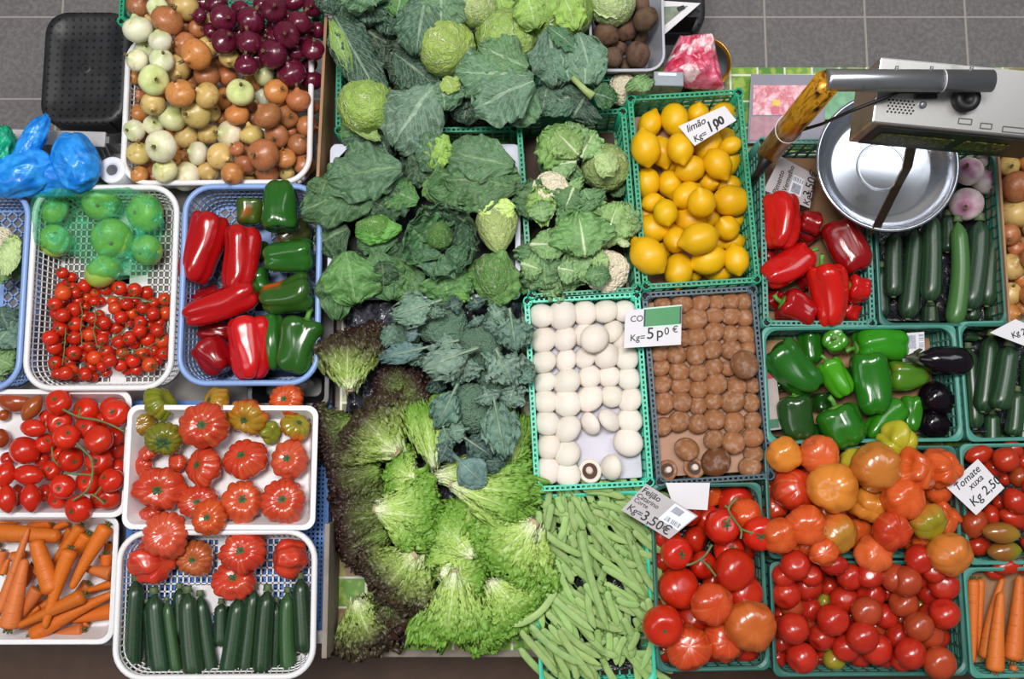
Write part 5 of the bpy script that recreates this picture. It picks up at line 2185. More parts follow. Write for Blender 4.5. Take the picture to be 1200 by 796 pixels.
# ------------------------------------------------------------------ carrots
zk = Z(0, 590, 3.864)
D = Drop(TZ + .012, TZ + .10, .8)
LK = [((0, 600), (125, 600), 16, 0), ((210, 545), (85, 575), 16, 0), ((300, 300), (215, 360), 20, 0), ((60, 250), (125, 225), 26, 0), ((400, 365), (330, 430), 26, 0), ((10, 320), (40, 250), 18, 0), ((495, 180), (480, 240), 18, 0), ((330, 120), (270, 200), 24, 0),
      ((480, 230), (480, 330), 26, 0), ((150, 280), (105, 380), 28, 0), ((15, 215), (-5, 310), 20, 0), ((0, 190), (-60, 195), 17, 0), ((160, 480), (255, 430), 25, 0), ((400, 540), (340, 560), 18, 0), ((85, 520), (180, 470), 24, 0), ((240, 350), (150, 300), 24, 0),
      ((175, 385), (90, 520), 30, 0), ((505, 320), (385, 295), 28, 0), ((-20, 90), (190, 48), 26, 0), ((235, 85), (110, 115), 25, 0), ((310, 80), (240, 120), 19, 0), ((400, 140), (320, 255), 34, 0), ((370, 100), (225, 290), 24, 0),
      ((510, 362), (370, 405), 17, 0), ((515, 485), (320, 530), 32, 0), ((380, 575), (200, 612), 30, 0), ((385, 415), (75, 560), 30, 0), ((140, 605), (520, 405), 33, .02), ((-30, 130), (275, 150), 36, 1), ((240, 410), (160, 165), 38, 1), ((320, 205), (200, 570), 31, -.015),
      ((488, 100), (322, 390), 32, -.02), ((-5, 500), (130, 112), 24, 0), ((38, 570), (115, 250), 40, .0)]
it = []
cl = []
for a, b, r, f_ in LK:
    A, B, rm = D.lay(zk(*a), zk(*b), r / 3.864, 9)
    it.append((*zk((a[0] + b[0]) / 2, (a[1] + b[1]) / 2), 9))
    cl.append((A, B, rm, f_))
ls = rowlabels([i[:2] for i in it], [6.5] * len(it), [('large ' if c[2] > .016 else 'thin ' if c[2] < .0115 else '') + 'orange carrot' for c in cl], 'the photo edge', 'the vine tomato tray')
for k, (A, B, rm, f_) in enumerate(cl):
    carrot(ls[k], A, B, rm * 1.22, vary(lin('#cf6a1c' if rnd.random() < .6 else '#c96f35'), .10, .06), f_ if f_ != 1 else 0, 'carrots in the white tray', f_ == 1)

# ------------------------------------------------------------------ beefsteak tomatoes
ze, zf_ = Z(140, 445, 4.42), Z(130, 600, 4.06)
RDB, ORB, YG, OG = '#bb3620', '#c4481a', '#6a7016', '#a8631c'
LBf = [(ze, 4.42, 120, 450, 60, 60, RDB, None, 'red ribbed tomato under the dark green one, half hidden'), (ze, 4.42, 150, 375, 55, 50, RDB, None, 'red ribbed tomato mostly covered behind the dark green ones'), (ze, 4.42, 300, 430, 52, 50, RDB, None, 'small red ribbed tomato peeping out beside the wide double one'),
       (ze, 4.42, 160, 690, 60, 42, RDB, None, 'red ribbed tomato tucked at the front corner of the tray'), (ze, 4.42, 120, 230, 55, 75, '#8a6a1c', None, 'olive and orange ribbed tomato in the back corner'), (ze, 4.42, 780, 270, 55, 62, '#6f7c22', None, 'small lobed green tomato between the orange green ones'),
       (ze, 4.42, 850, 630, 118, 122, RDB, (15, -25), 'round red ribbed tomato at the front corner by the lettuces'), (ze, 4.42, 635, 630, 100, 118, '#c64a28', (30, -30), 'red ribbed tomato at the front rim beside the corner one'), (ze, 4.42, 885, 415, 98, 100, '#c04a30', (-20, -15), 'red ribbed tomato beside the wide one, by the lettuces'),
       (ze, 4.42, 655, 410, 128, 100, RDB, (-30, -40), 'wide glossy red ribbed tomato in the centre of the tray'), (ze, 4.42, 415, 635, 118, 85, RDB, (10, -5), 'flat red ribbed tomato behind the orange red one'), (ze, 4.42, 440, 450, 95, 115, RDB, (-55, -20), 'tall red ribbed tomato with its stalk turned aside'),
       (ze, 4.42, 915, 245, 85, 76, '#b85a1e', (50, -45), 'orange green ribbed tomato at the back rim, stalk in the corner'), (ze, 4.42, 500, 120, 90, 85, '#a8761c', (-70, -25), 'mustard green ribbed tomato leaning over the back rim'), (ze, 4.42, 870, 105, 100, 82, ORB, (-20, -5), 'bright orange ribbed tomato past the back rim'),
       (ze, 4.42, 665, 190, 105, 100, '#bb541c', (-17, 50), 'orange ribbed tomato with green stripes at the back'), (ze, 4.42, 445, 240, 140, 110, RDB, (-5, -5), 'widest red ribbed tomato at the back'), (ze, 4.42, 212, 125, 88, 98, '#6d7a18', None, 'smooth dark green ribbed tomato at the back corner'),
       (ze, 4.42, 235, 305, 105, 92, '#666b16', (20, 45), 'dark green ribbed tomato with a big stalk'), (ze, 4.42, 210, 560, 138, 112, RDB, (18, 25), 'biggest red ribbed tomato at the tray side by the vine tomatoes'), (ze, 4.42, 470, 715, 92, 92, ORB, (-10, -5), 'orange red ribbed tomato over the front rim'),
       (zf_, 4.06, 205, 240, 115, 105, '#c0301f', None, 'lumpy folded red tomato in the courgette basket'), (zf_, 4.06, 405, 220, 92, 92, '#a8522a', (-5, 15), 'brownish ribbed tomato in the courgette basket'), (zf_, 4.06, 850, 215, 105, 92, '#c2331f', None, 'folded red tomato at the far corner of the courgette basket'),
       (zf_, 4.06, 590, 330, 115, 84, '#bd3524', (2, -40), 'red ribbed tomato just behind the small courgette'), (zf_, 4.06, 630, 190, 118, 96, '#c03422', (-3, -20), 'red ribbed tomato at the back rim of the courgette basket'), (zf_, 4.06, 265, 110, 112, 115, '#c5482f', (5, -5), 'pale red ribbed tomato on top, straddling tray and basket')]
D1 = []
zbase = {True: TZ + .10, False: TZ + .06}
for n_, (zz, s_, x, y, rx, ry, c, cal, lab) in enumerate(LBf):
    px, py = zz(x, y)
    up = (updir(cal[0] / rx * .9, -cal[1] / ry * .9) if cal else anydir(.75, .95) if n_ % 2 else -anydir(.2, .5))
    r = (rx + ry) / 2 / s_
    zf0 = zbase[py < 612]
    z = zf0 + .03
    for _ in range(3):
        p_ = P(px, py, z)
        rm = r * S(px, py, z)
        z = zf0 + rm * .68
        for q, rq in D1:
            d2 = (q.x - p_.x) ** 2 + (q.y - p_.y) ** 2
            ss = (.86 * (rm + rq)) ** 2
            if d2 < ss:
                z = max(z, q.z + .72 * math.sqrt(ss - d2))
        z = min(z, TZ + .215)
    p_ = P(px, py, z)
    D1.append((p_, rm))
    lump = 'fold' in lab or 'lobed' in lab
    me = (LUMP if lump else BEEF)[n_ % 3 if lump else n_ % 4]
    green = c in ('#6d7a18', '#666b16', '#8a6a1c', '#6f7c22', '#a8761c', '#b85a1e')
    mt = M_TWO if c in ('#a8761c', '#b85a1e', '#bb541c', '#8a6a1c') else M_RIB
    t = place_ball('beefsteak_tomato', lab, 'tomato', mesh_mat(me, mt), None, p_, rm, up, vary(lin(c), .05, .03), 'body', [('calyx', CALB[n_ % 2], M_CALYX, (0, 0, .43), .8 if 'big stalk' not in lab else 1.5, None)] if (cal and 'pale red' not in lab) else [], 'ribbed beefsteak tomatoes')
    t.scale = (rx / s_ / r if abs(up.z) > .5 else 1, ry / s_ / r if abs(up.z) > .5 else 1, 1)
    if abs(up.z) > .5:
        # stretch in the tray, not about the tilted axis
        k = (rx - ry) / (rx + ry)
        t.scale = (1 + k * .6, 1 - k * .6, 1)
        t.rotation_quaternion = quat_to(up, 0)

# ------------------------------------------------------------------ courgettes in the front basket
LZ = [((325, 360), (330, 600), 38), ((170, 430), (195, 785), 32), ((265, 420), (318, 790), 30), ((525, 432), (525, 640), 37), ((785, 425), (765, 790), 36), ((425, 395), (482, 800), 42), ((680, 360), (635, 805), 44),
      ((120, 322), (95, 755), 54), ((205, 385), (250, 795), 52), ((365, 380), (402, 800), 53), ((608, 405), (555, 805), 50), ((745, 370), (718, 785), 48), ((840, 380), (850, 795), 42), ((900, 312), (925, 675), 48)]
D = Drop(TZ + .055, TZ + .16, .72)
zl_ = ['short courgette mostly hidden at the back of the basket', 'thin dark courgette between the first two big ones by the carrots', 'thin greener courgette between the big ones in the basket', 'smallest courgette lying under the ribbed tomatoes', 'thin courgette in shade, second last before the lettuces side',
       'grey green curved courgette in the middle of the front basket', 'straight dark courgette just past the smallest one', 'thick courgette along the carrot side of the basket', 'thick dark courgette with pale specks, second big one from the carrots', 'thick glossy courgette in the middle, third big one from the carrots',
       'slightly bent courgette next to the smallest one', 'thick courgette below the folded red tomato, speckled', 'lighter green courgette, second from the blue crate', 'upright courgette at the very end by the blue crate']
for n_, (a, b, r) in enumerate(LZ):
    A, B, rm = D.lay(zf_(*a), zf_(*b), r / 4.06)
    courgette(zl_[n_], A, B, rm, vary(lin('#1f3525' if n_ not in (2, 12) else '#2a4a26'), .15, .06), rnd.uniform(-.02, .02), 'courgettes in the white basket')
# ------------------------------------------------------------------ lemons
zl = Z(735, 100, 3.25)
LL = [(375, 195, 30, 26, 0), (395, 230, 38, 24, -20), (165, 305, 18, 16, 0), (95, 445, 40, 32, -20), (320, 505, 32, 26, -50), (70, 490, 28, 24, 0), (170, 560, 34, 28, 0), (135, 630, 28, 32, 0), (250, 720, 34, 32, 0), (340, 605, 28, 24, 0), (415, 510, 28, 38, 90), (405, 600, 44, 32, -20),
      (385, 380, 45, 36, 0), (310, 370, 42, 40, 30), (350, 708, 52, 40, -10), (88, 150, 52, 40, -70), (268, 100, 46, 42, 90), (400, 100, 46, 40, 0), (135, 255, 62, 38, 75), (310, 235, 60, 46, -60), (225, 420, 60, 42, -40), (185, 590, 48, 50, 100), (415, 665, 60, 40, 80), (240, 515, 60, 48, 30), (160, 375, 52, 46, 80),
      (180, 130, 64, 46, 80), (70, 240, 70, 45, 80), (200, 240, 56, 45, 80), (240, 320, 56, 48, -20), (425, 290, 62, 38, 110), (78, 372, 58, 43, 90), (145, 485, 50, 43, 80), (380, 545, 48, 47, 40), (95, 545, 64, 46, 15), (80, 650, 76, 56, 50), (195, 705, 68, 48, 95), (310, 665, 68, 48, -20), (345, 300, 58, 48, 60),
      (405, 440, 72, 50, 5), (282, 448, 56, 52, 70), (275, 585, 70, 52, -15)]
it = [(*zl(x, y), (a * b) ** .5 * 1.04 / 3.25) for x, y, a, b, _ in LL]
pos, rad = settle(it, TZ + .035, RIM + .03, .95, box=(C['lemon'], RIM, .010))
ls = rowlabels([i[:2] for i in it], [i[2] for i in it], ['yellow lemon'] * len(it), 'the cauliflowers', 'the back')
for k, (x, y, a, b, an) in enumerate(LL):
    d = Vector((math.cos(R(an)), -math.sin(R(an)), rnd.uniform(-.25, .25)))
    if rnd.random() < .5:
        d.x, d.y = -d.x, -d.y
    if a / b < 1.12:
        d.z = rnd.choice((-1, 1)) * 1.1
    e = min(1.25, max(1.12, a / b * 1.0))
    rm = rad[k]
    t = place_ball('lemon', ls[k], 'lemon', mesh_mat(LEMON[k % 3], M_LEM), None, pos[k], rm, d, vary(lin('#e4b00c'), .07, .03), 'body', [('stem_scar', SCAR, M_SCAR, (0, 0, -.80), .8, None)], 'lemons in the green crate', (.95, .95, e * .98))
    for ch in t.children:
        if ch.name.startswith('stem'):
            ch.rotation_euler = (PI, 0, 0)

# ------------------------------------------------------------------ mushrooms
zw, zbm = Z(610, 340, 3.317), Z(755, 340, 3.317)
WM = [[(80, 98, 47), (162, 95, 54), (248, 88, 47), (328, 82, 46), (405, 82, 42)], [(88, 192, 48), (172, 188, 46), (245, 172, 42), (355, 160, 42), (392, 190, 36)], [(88, 278, 46), (175, 272, 41), (248, 262, 40), (335, 255, 48), (412, 262, 46)],
      [(92, 358, 42), (178, 355, 50), (268, 335, 44), (342, 335, 42), (420, 342, 44)], [(95, 432, 46), (180, 438, 52), (268, 420, 50), (352, 412, 42), (425, 425, 46)], [(102, 515, 48), (182, 538, 50), (270, 520, 42), (345, 505, 44), (425, 505, 46)],
      [(108, 608, 46), (180, 632, 50), (418, 592, 52)], [(105, 702, 48), (182, 715, 48), (270, 705, 42), (352, 690, 48)]]
BM = [[(70, 45, 33), (145, 52, 40), (218, 45, 38), (278, 45, 34), (335, 42, 36), (395, 42, 36)], [(150, 120, 32), (200, 112, 46), (272, 98, 36), (338, 100, 38), (402, 105, 36)], [(150, 188, 32), (200, 180, 42), (270, 162, 40), (335, 170, 34), (400, 172, 38)],
      [(55, 245, 38), (122, 250, 40), (200, 250, 42), (262, 228, 42), (338, 232, 40), (405, 225, 34)], [(62, 302, 36), (135, 315, 40), (208, 320, 38), (270, 298, 38), (325, 305, 32)], [(68, 365, 38), (142, 370, 38), (210, 385, 38), (278, 365, 44), (358, 372, 40), (418, 370, 34)],
      [(75, 438, 42), (145, 432, 42), (208, 448, 36), (268, 432, 36), (342, 432, 46), (415, 438, 36)], [(70, 530, 38), (135, 510, 42), (210, 520, 40), (272, 502, 42), (348, 515, 42), (420, 508, 36)], [(270, 580, 38), (345, 592, 44), (420, 572, 42)], [(165, 618, 46), (425, 635, 38)], [(88, 702, 40), (192, 692, 40), (278, 668, 56), (410, 690, 42)]]
zfm = TZ + .098
special_w = {(5, 2): ('white mushroom tipped on its side, beside the bare lilac paper', (-.75, .35)), (5, 3): ('white mushroom leaning with its stalk showing above the bare lilac paper', (.6, -.45)), (7, 2): ('white mushroom lying upside down with its stalk up', None), (7, 3): ('large creamy white mushroom lying on its side at the front rim', (-.85, .1))}
special_b = {(8, 0): ('brown mushroom tipped aside with pale stalk, first of the three leaning ones', (.2, -.5)), (8, 1): ('leaning brown mushroom with large torn white underside', (-.1, -.75)), (8, 2): ('brown mushroom leaning with pale stalk against the crate side', (.1, -.5)), (9, 0): ('single brown mushroom alone on the bare brown paper', (0, 0)),
             (10, 0): ('upturned mushroom with dark gills at the front corner by the beans', None), (10, 1): ('upturned mushroom with dark gills beside the large brown mushroom', None), (10, 2): ('large dark brown mushroom at the front of the crate', (0, 0))}
for rows, zz, white, spec, side, base in ((WM, zw, True, special_w, 'the lettuce side', '#e6ddd2'), (BM, zbm, False, special_b, 'the white mushrooms', '#94623e')):
    kind = 'white' if white else 'brown'
    n_rows = len(rows)
    for j, row in enumerate(rows):
        for k, (x, y, r) in enumerate(row):
            px, py = zz(x, y)
            lab = f"{kind} mushroom, {ORD[k]} from {side}, {ORD[j]} row from the back"
            rm = r / 3.317 * S(px, py, zfm + .03)
            up = anydir(.05, .3)
            z = zfm + .7 * rm
            if (j, k) in spec:
                lab, u = spec[(j, k)]
                if u is None:
                    up = Vector((rnd.uniform(-.2, .2), -.15, -1))
                    z = zfm + .64 * rm
                elif max(abs(u[0]), abs(u[1])) > .3:
                    up = Vector((u[0], -u[1], math.sqrt(max(.1, 1 - u[0] ** 2 - u[1] ** 2))))
                    z = zfm + .95 * rm
            p = P(px, py, z)
            if up.z > .5 and abs(up.x) < .35:
                up = updir(-.25 + rnd.uniform(-.15, .2), .25 + rnd.uniform(-.15, .15))
            c = base if not (j, k) == (10, 2) else '#6f4226'
            pp = [list(p)]
            inbox(pp, [rm * .98], (C['wmush' if white else 'bmush'], RIM, .010))
            p = Vector(pp[0])
            mushroom(lab, p, rm * (1.12 if white else 1.05), up, vary(lin(c), .05 if white else .09, .02), white, f'{kind} mushrooms in their crate', rnd.uniform(.92, 1.12))
mushroom('largest white mushroom lying on top of the others', P(*zw(288, 188), zfm + .065), 57 / 3.317 * S(700, 395, zfm + .06), (.1, .05, 1), lin('#e6dcd0'), True, 'white mushrooms in their crate', .9)
mushroom('large dark flaky brown mushroom lying on top by the crate side', P(*zbm(390, 290), zfm + .065), 56 / 3.317 * S(870, 425, zfm + .06), (-.1, .05, 1), lin('#7a4f30'), False, 'brown mushrooms in their crate', .95)

# ------------------------------------------------------------------ round tomatoes
zt = Z(750, 560, 3.375)
LT = [(75, 400, 42, 'g', None), (330, 645, 80, 'ro', None), (95, 710, 42, 'r', None), (285, 710, 52, 'r', None), (300, 410, 50, 'r', None), (285, 75, 45, 'o', None), (465, 145, 60, 'o', None), (205, 555, 66, 'r', None), (430, 700, 54, 'r', None), (265, 155, 50, 'r', None), (455, 290, 52, 'v', (5, -10)),
      (470, 400, 60, 'r', (-20, 10)), (375, 365, 76, 'r', None), (418, 460, 70, 'r', None), (95, 590, 76, 'r', (-5, 15)), (220, 243, 53, 'r', (50, 20)), (250, 345, 53, 'v', (20, 0)), (145, 297, 60, 'v', (20, 5)), (358, 292, 60, 'v', (5, -15)), (328, 190, 66, 'v', (10, -10)), (470, 215, 64, 'v', (-10, 15)), (375, 85, 68, 'v', (10, 5)),
      (155, 437, 79, 'r', None), (285, 500, 79, 'ro', None), (430, 580, 94, 'og', (0, 12)), (195, 702, 84, 'ro', None)]
fill(LT, (70, 120, 470, 720), 52, 6, lambda x, y, r, q: (x, y, r, 'r', None), .6)
it = [(*zt(x, y), r * 1.05 / 3.375) for x, y, r, _, _ in LT]
pos, rad = settle(it, TZ + .025, RIM + .03, .97, box=(C['ctom'], RIM, .008))
nm = {'g': 'green red tomato', 'ro': 'orange red tomato', 'r': 'red tomato', 'o': 'orange tomato', 'v': 'red vine tomato', 'og': 'large ribbed orange tomato with its pale star showing'}
cc = {'g': '#6a6a1c', 'ro': '#c0401c', 'r': '#b8240f', 'o': '#c8481a', 'v': '#bd1d10', 'og': '#b85a24'}
ls = rowlabels([i[:2] for i in it], [i[2] for i in it], [nm[l[3]] if l[3] != 'og' else 'large ribbed orange tomato' for l in LT], 'the green beans', 'the brown mushrooms')
for k, (x, y, r, ty, cal) in enumerate(LT):
    up = updir(cal[0] / r * .9, -cal[1] / r * .9) if cal else (-anydir(.1, .5) if ty != 'ro' else -anydir(0, .3))
    ex = [('calyx', CAL[k % 3], M_CALYX, (0, 0, .70), .62 if ty == 'v' else .3, None)] if ty != 'og' else [('stem_scar', SCAR, M_SCAR, (0, 0, .64), 1.5, None)]
    me = (TOM if ty in 'vr' else SOFT)[k % 3]
    place_ball('vine_tomato' if ty == 'v' else 'tomato', ls[k], 'tomato', mesh_mat(me, M_TOM if ty in ('v', 'r') else M_RIB), None, pos[k], rad[k], up, vary(lin(cc[ty]), .06, .05), 'body', ex, 'tomatoes next to the green beans', (1, 1, 1))
vine('tomato_vine', 'green tomato vine over the four tomatoes just below the mushroom crate', zt, [[(385, 80), (350, 120), (372, 165), (400, 205), (398, 242)], [(395, 200), (430, 215), (470, 222)], [(350, 118), (335, 112)], [(362, 150), (335, 180)]], RIM + .07, .003)
vine('tomato_vine', 'green tomato vine beside the bean price card', zt, [[(165, 300), (185, 345), (250, 315), (285, 265)], [(240, 322), (270, 350), (300, 390)]], RIM + .055, .003)

zm = Z(890, 500, 4.68)
LM = [(60, 340, 55, 'r', 0), (85, 440, 65, 'r', 0), (690, 340, 55, 'r', 0), (480, 480, 55, 'r', 0), (840, 610, 72, 'o', 0), (370, 460, 82, 'or', 0), (1105, 420, 50, 'r', 0), (690, 660, 50, 'o', 0), (125, 595, 85, 'or', 0), (545, 590, 82, 'or', 0), (1035, 490, 84, 'or', 2), (415, 590, 20, 'r', 0),
      (530, 175, 80, 'yg', 0), (990, 235, 92, 'or', 2), (860, 250, 102, 'or', 2), (190, 345, 108, 'r', 0), (135, 155, 88, 'oy', 1), (330, 165, 98, 'ro', 1), (640, 225, 118, 'oyg', 1), (755, 95, 100, 'yg', 2), (400, 335, 122, 'oy', 1), (610, 430, 94, 'oy', 2), (790, 385, 105, 'or', 1), (250, 555, 100, 'or', 1),
      (415, 590, 100, 'rg', 1), (725, 570, 92, 'r', 0), (920, 515, 92, 'og', 1), (630, 695, 92, 'ro', 0), (1040, 695, 106, 'oyg', 1)]
LM = [l for l in LM if l[2] > 25]
fill(LM, (70, 130, 1060, 690), 70, 14, lambda x, y, r, q: (x, y, r, q.choice(('r', 'or', 'o')), 0), .6)
nm = {'r': 'red tomato', 'o': 'orange tomato', 'or': 'orange red ribbed tomato', 'yg': 'yellow green ribbed tomato', 'oy': 'yellowish orange ribbed tomato', 'ro': 'reddish orange tomato', 'oyg': 'green shouldered orange tomato', 'rg': 'red and green tomato', 'og': 'orange and green tomato'}
cc = {'r': '#bb3216', 'o': '#c0501a', 'or': '#c9501e', 'yg': '#a8a326', 'oy': '#cf7f2c', 'ro': '#cc5a2c', 'oyg': '#c0702c', 'rg': '#c9642c', 'og': '#b8702a'}
it = [(*zm(x, y), r * 1.06 / 4.68) for x, y, r, _, _ in LM]
pos, rad = settle(it, lambda x, y: RIM - .035 if y < 543 or y > 640 else TZ + .025, RIM + .06, .96, box=(C['midtom'], RIM, .008))
ls = rowlabels([i[:2] for i in it], [i[2] for i in it], [nm[l[3]] for l in LM], 'the brown mushroom side', 'the green peppers')
for k, (x, y, r, ty, sh) in enumerate(LM):
    me = (LUMP if sh == 2 else SOFT)[k % 3]
    mt = M_TWO if ty in ('oyg', 'rg', 'og') else M_RIB
    up = (anydir(.1, .6) if rnd.random() < .5 else -anydir(.1, .6)) if ty not in ('rg', 'og') else updir(.3, -.5)
    t = place_ball('ribbed_tomato', ls[k], 'tomato', mesh_mat(me, mt), None, pos[k], rad[k] * 1.04, up, vary(lin(cc[ty]), .05, .04), 'body', [('stem_scar', SCAR, M_SCAR, (0, 0, .66 if sh != 2 else .6), .9, None)], 'orange ribbed tomatoes', (1, 1, 1.1))

zb2 = Z(895, 640, 4.8)
LB2 = [(345, 310, 30, 'g'), (680, 190, 30, 'g'), (75, 150, 50, 'r'), (280, 680, 42, 'r'), (365, 225, 54, 'r'), (480, 230, 60, 'r'), (260, 50, 60, 'r'), (100, 545, 60, 'r'), (80, 640, 52, 'r'), (195, 690, 60, 'r'), (340, 615, 52, 'r'), (695, 260, 48, 'r'), (890, 335, 48, 'g'), (850, 690, 46, 'r'), (1045, 310, 52, 'b'), (95, 385, 55, 'r'), (595, 170, 65, 'r'), (745, 110, 75, 'b'), (935, 500, 70, 'b'),
       (1045, 510, 62, 'r'), (700, 665, 70, 'r'), (400, 665, 58, 'g'), (1010, 205, 78, 'r'), (490, 115, 68, 'r'), (460, 575, 72, 'r'), (545, 665, 72, 'r'), (635, 580, 80, 'r'), (255, 355, 68, 'r'), (690, 400, 66, 'r'), (600, 270, 75, 'r'), (450, 300, 74, 'r'), (115, 265, 78, 'r'), (175, 120, 78, 'r'), (245, 215, 80, 'r'), (325, 515, 70, 'r'), (885, 85, 76, 'r'), (875, 455, 74, 'b'), (785, 325, 74, 'b'), (935, 250, 76, 'r'), (1015, 380, 78, 'r'),
       (785, 190, 78, 'b'), (575, 375, 78, 'b'), (390, 415, 80, 'r'), (165, 465, 80, 'r'), (555, 510, 82, 'r'), (765, 510, 76, 'r'), (830, 605, 80, 'r'), (985, 655, 84, 'b'), (215, 630, 80, 'r'), (390, 105, 84, 'w')]
fill(LB2, (70, 60, 1070, 700), 62, 18, lambda x, y, r, q: (x, y, r, q.choice('rrb')), .6)
nm = {'r': 'small round red tomato', 'b': 'small round brownish red tomato', 'g': 'small greenish tomato', 'w': 'wrinkled dark red plum tomato'}
cc = {'r': '#ae2418', 'b': '#a13e22', 'g': '#8a8a2a', 'w': '#a01812'}
it = [(*zb2(x, y), r * 1.07 / 4.8) for x, y, r, _ in LB2]
pos, rad = settle(it, lambda x, y: RIM - .03 if y < 668 else TZ + .025, RIM + .02, .97, box=(C['bottom'], RIM, .008))
ls = rowlabels([i[:2] for i in it], [i[2] for i in it], [nm[l[3]] for l in LB2], 'the bean side', 'the ribbed tomatoes')
for k, (x, y, r, ty) in enumerate(LB2):
    if ty == 'w':
        long_veg('plum_tomato', 'wrinkled dark red plum tomato lying over the back rim of the front crate', 'tomato', pos[k] + Vector((-.07 * .55, .002, .01)), Vector(pos[k]) + Vector((.07 * .55, -.004, .01)), .028, lin(cc[ty]), M_TOM, p_plum, 0, 'small red tomatoes', 20, 20, [('blossom_end', lambda L, r: MB().tube([(L - .002, 0, 0), (L + .002, 0, 0)], [r * .12, r * .03], 6).me('plum_tip'), M_SCAR)],
                 sec=lambda u, ph: 1 + .035 * math.sin(9 * ph + 3 * u))
        continue
    up = anydir(.75, .95) if rnd.random() < .3 else -anydir(.0, .6)
    place_ball('round_tomato', ls[k], 'tomato', mesh_mat(TOM[k % 3], M_TOM), None, pos[k], rad[k], up, vary(lin(cc[ty]), .07, .05), 'body', [('stem_scar', SCAR, M_SCAR, (0, 0, .70), .8, None)], 'small red tomatoes', (1, 1, 1.12))

# ------------------------------------------------------------------ plum tomatoes and carrots at the edge
zp2 = Z(1110, 500, 2.69)
LP = [(45, 240, 40, 30, 20, 'r'), (165, 240, 24, 20, 80, 'r'), (180, 165, 24, 20, 60, 'r'), (140, 280, 34, 24, 80, 'r'), (150, 462, 34, 19, 15, 'r'), (145, 130, 34, 28, 20, 'r'), (238, 300, 30, 24, 70, 'r'), (240, 110, 30, 24, 60, 'r'), (250, 440, 40, 26, 0, 'r'), (190, 440, 48, 24, -5, 'r'), (210, 70, 34, 22, 40, 'r'), (225, 160, 36, 28, 70, 'b'), (97, 375, 40, 30, -5, 'r'), (85, 305, 48, 36, 105, 'b'), (205, 290, 45, 25, 30, 'r'),
      (215, 235, 46, 32, 55, 'r'), (100, 88, 46, 28, -15, 'r'), (185, 105, 42, 36, 35, 'r'), (180, 393, 54, 30, -3, 'g'), (170, 335, 60, 30, 6, 'g'), (270, 200, 40, 28, 50, 'r'), (275, 370, 44, 28, 10, 'r')]
D = Drop(TZ + .07, RIM + .03, .74)
it = [zp2(l[0], l[1]) for l in LP]
ls = rowlabels(it, [9] * len(it), [{'r': 'red plum tomato', 'b': 'brownish plum tomato', 'g': 'green striped plum tomato'}[l[5]] for l in LP], 'the ribbed tomato crate', 'the cucumber crate')
for k, (x, y, a, b, an, c) in enumerate(LP):
    h = a * .72
    dx, dy = h * math.cos(R(an)), h * math.sin(R(an))
    A, B, rm = D.lay(zp2(x - dx, y - dy), zp2(x + dx, y + dy), b * 1.1 / 2.69, 5)
    d = (B - A).normalized() * (a - h) / 2.69 * S(1160, 580, RIM)
    long_veg('plum_tomato', ls[k], 'tomato', A - d, B + d, rm, vary(lin({'r': '#b02a14', 'b': '#9a3c1c', 'g': '#8a5a22'}[c]), .07, .05), M_TWO if c == 'g' else M_TOM, p_plum, 0, 'plum tomatoes at the edge', 20, 20, [('blossom_end', lambda L, r: MB().tube([(L - .002, 0, 0), (L + .002, 0, 0)], [r * .12, r * .03], 6).me('plum_tip'), M_SCAR)])
D = Drop(TZ + .07, RIM, .75)
LK = [((300, 500), (295, 740), 26, 0, 'stout upright carrot beyond the others, cut by the photo edge'), ((240, 520), (238, 640), 11, 0, 'thin carrot at the photo edge among the upright ones'), ((215, 840), (205, 730), 22, 0, 'carrot pointing forward at the front rim of its crate'), ((105, 478), (100, 725), 14, 0, 'thin upright carrot, second from the round tomato crate'), ((120, 735), (175, 478), 22, .03, 'slanting carrot with its tip up, third from the round tomato crate'),
      ((82, 480), (82, 748), 20, .0, 'upright carrot against the round tomato crate side'), ((150, 775), (170, 520), 29, .01, 'stout carrot in front, tip up between the slanting ones'), ((205, 740), (228, 468), 31, -.01, 'largest carrot with a narrow tip up, near the photo edge')]
for a, b, r, f_, lab in LK:
    A, B, rm = D.lay(zp2(*a), zp2(*b), r / 2.69, 9)
    carrot(lab, A, B, rm, vary(lin('#d4702c'), .07, .04), f_, 'upright carrots at the edge')

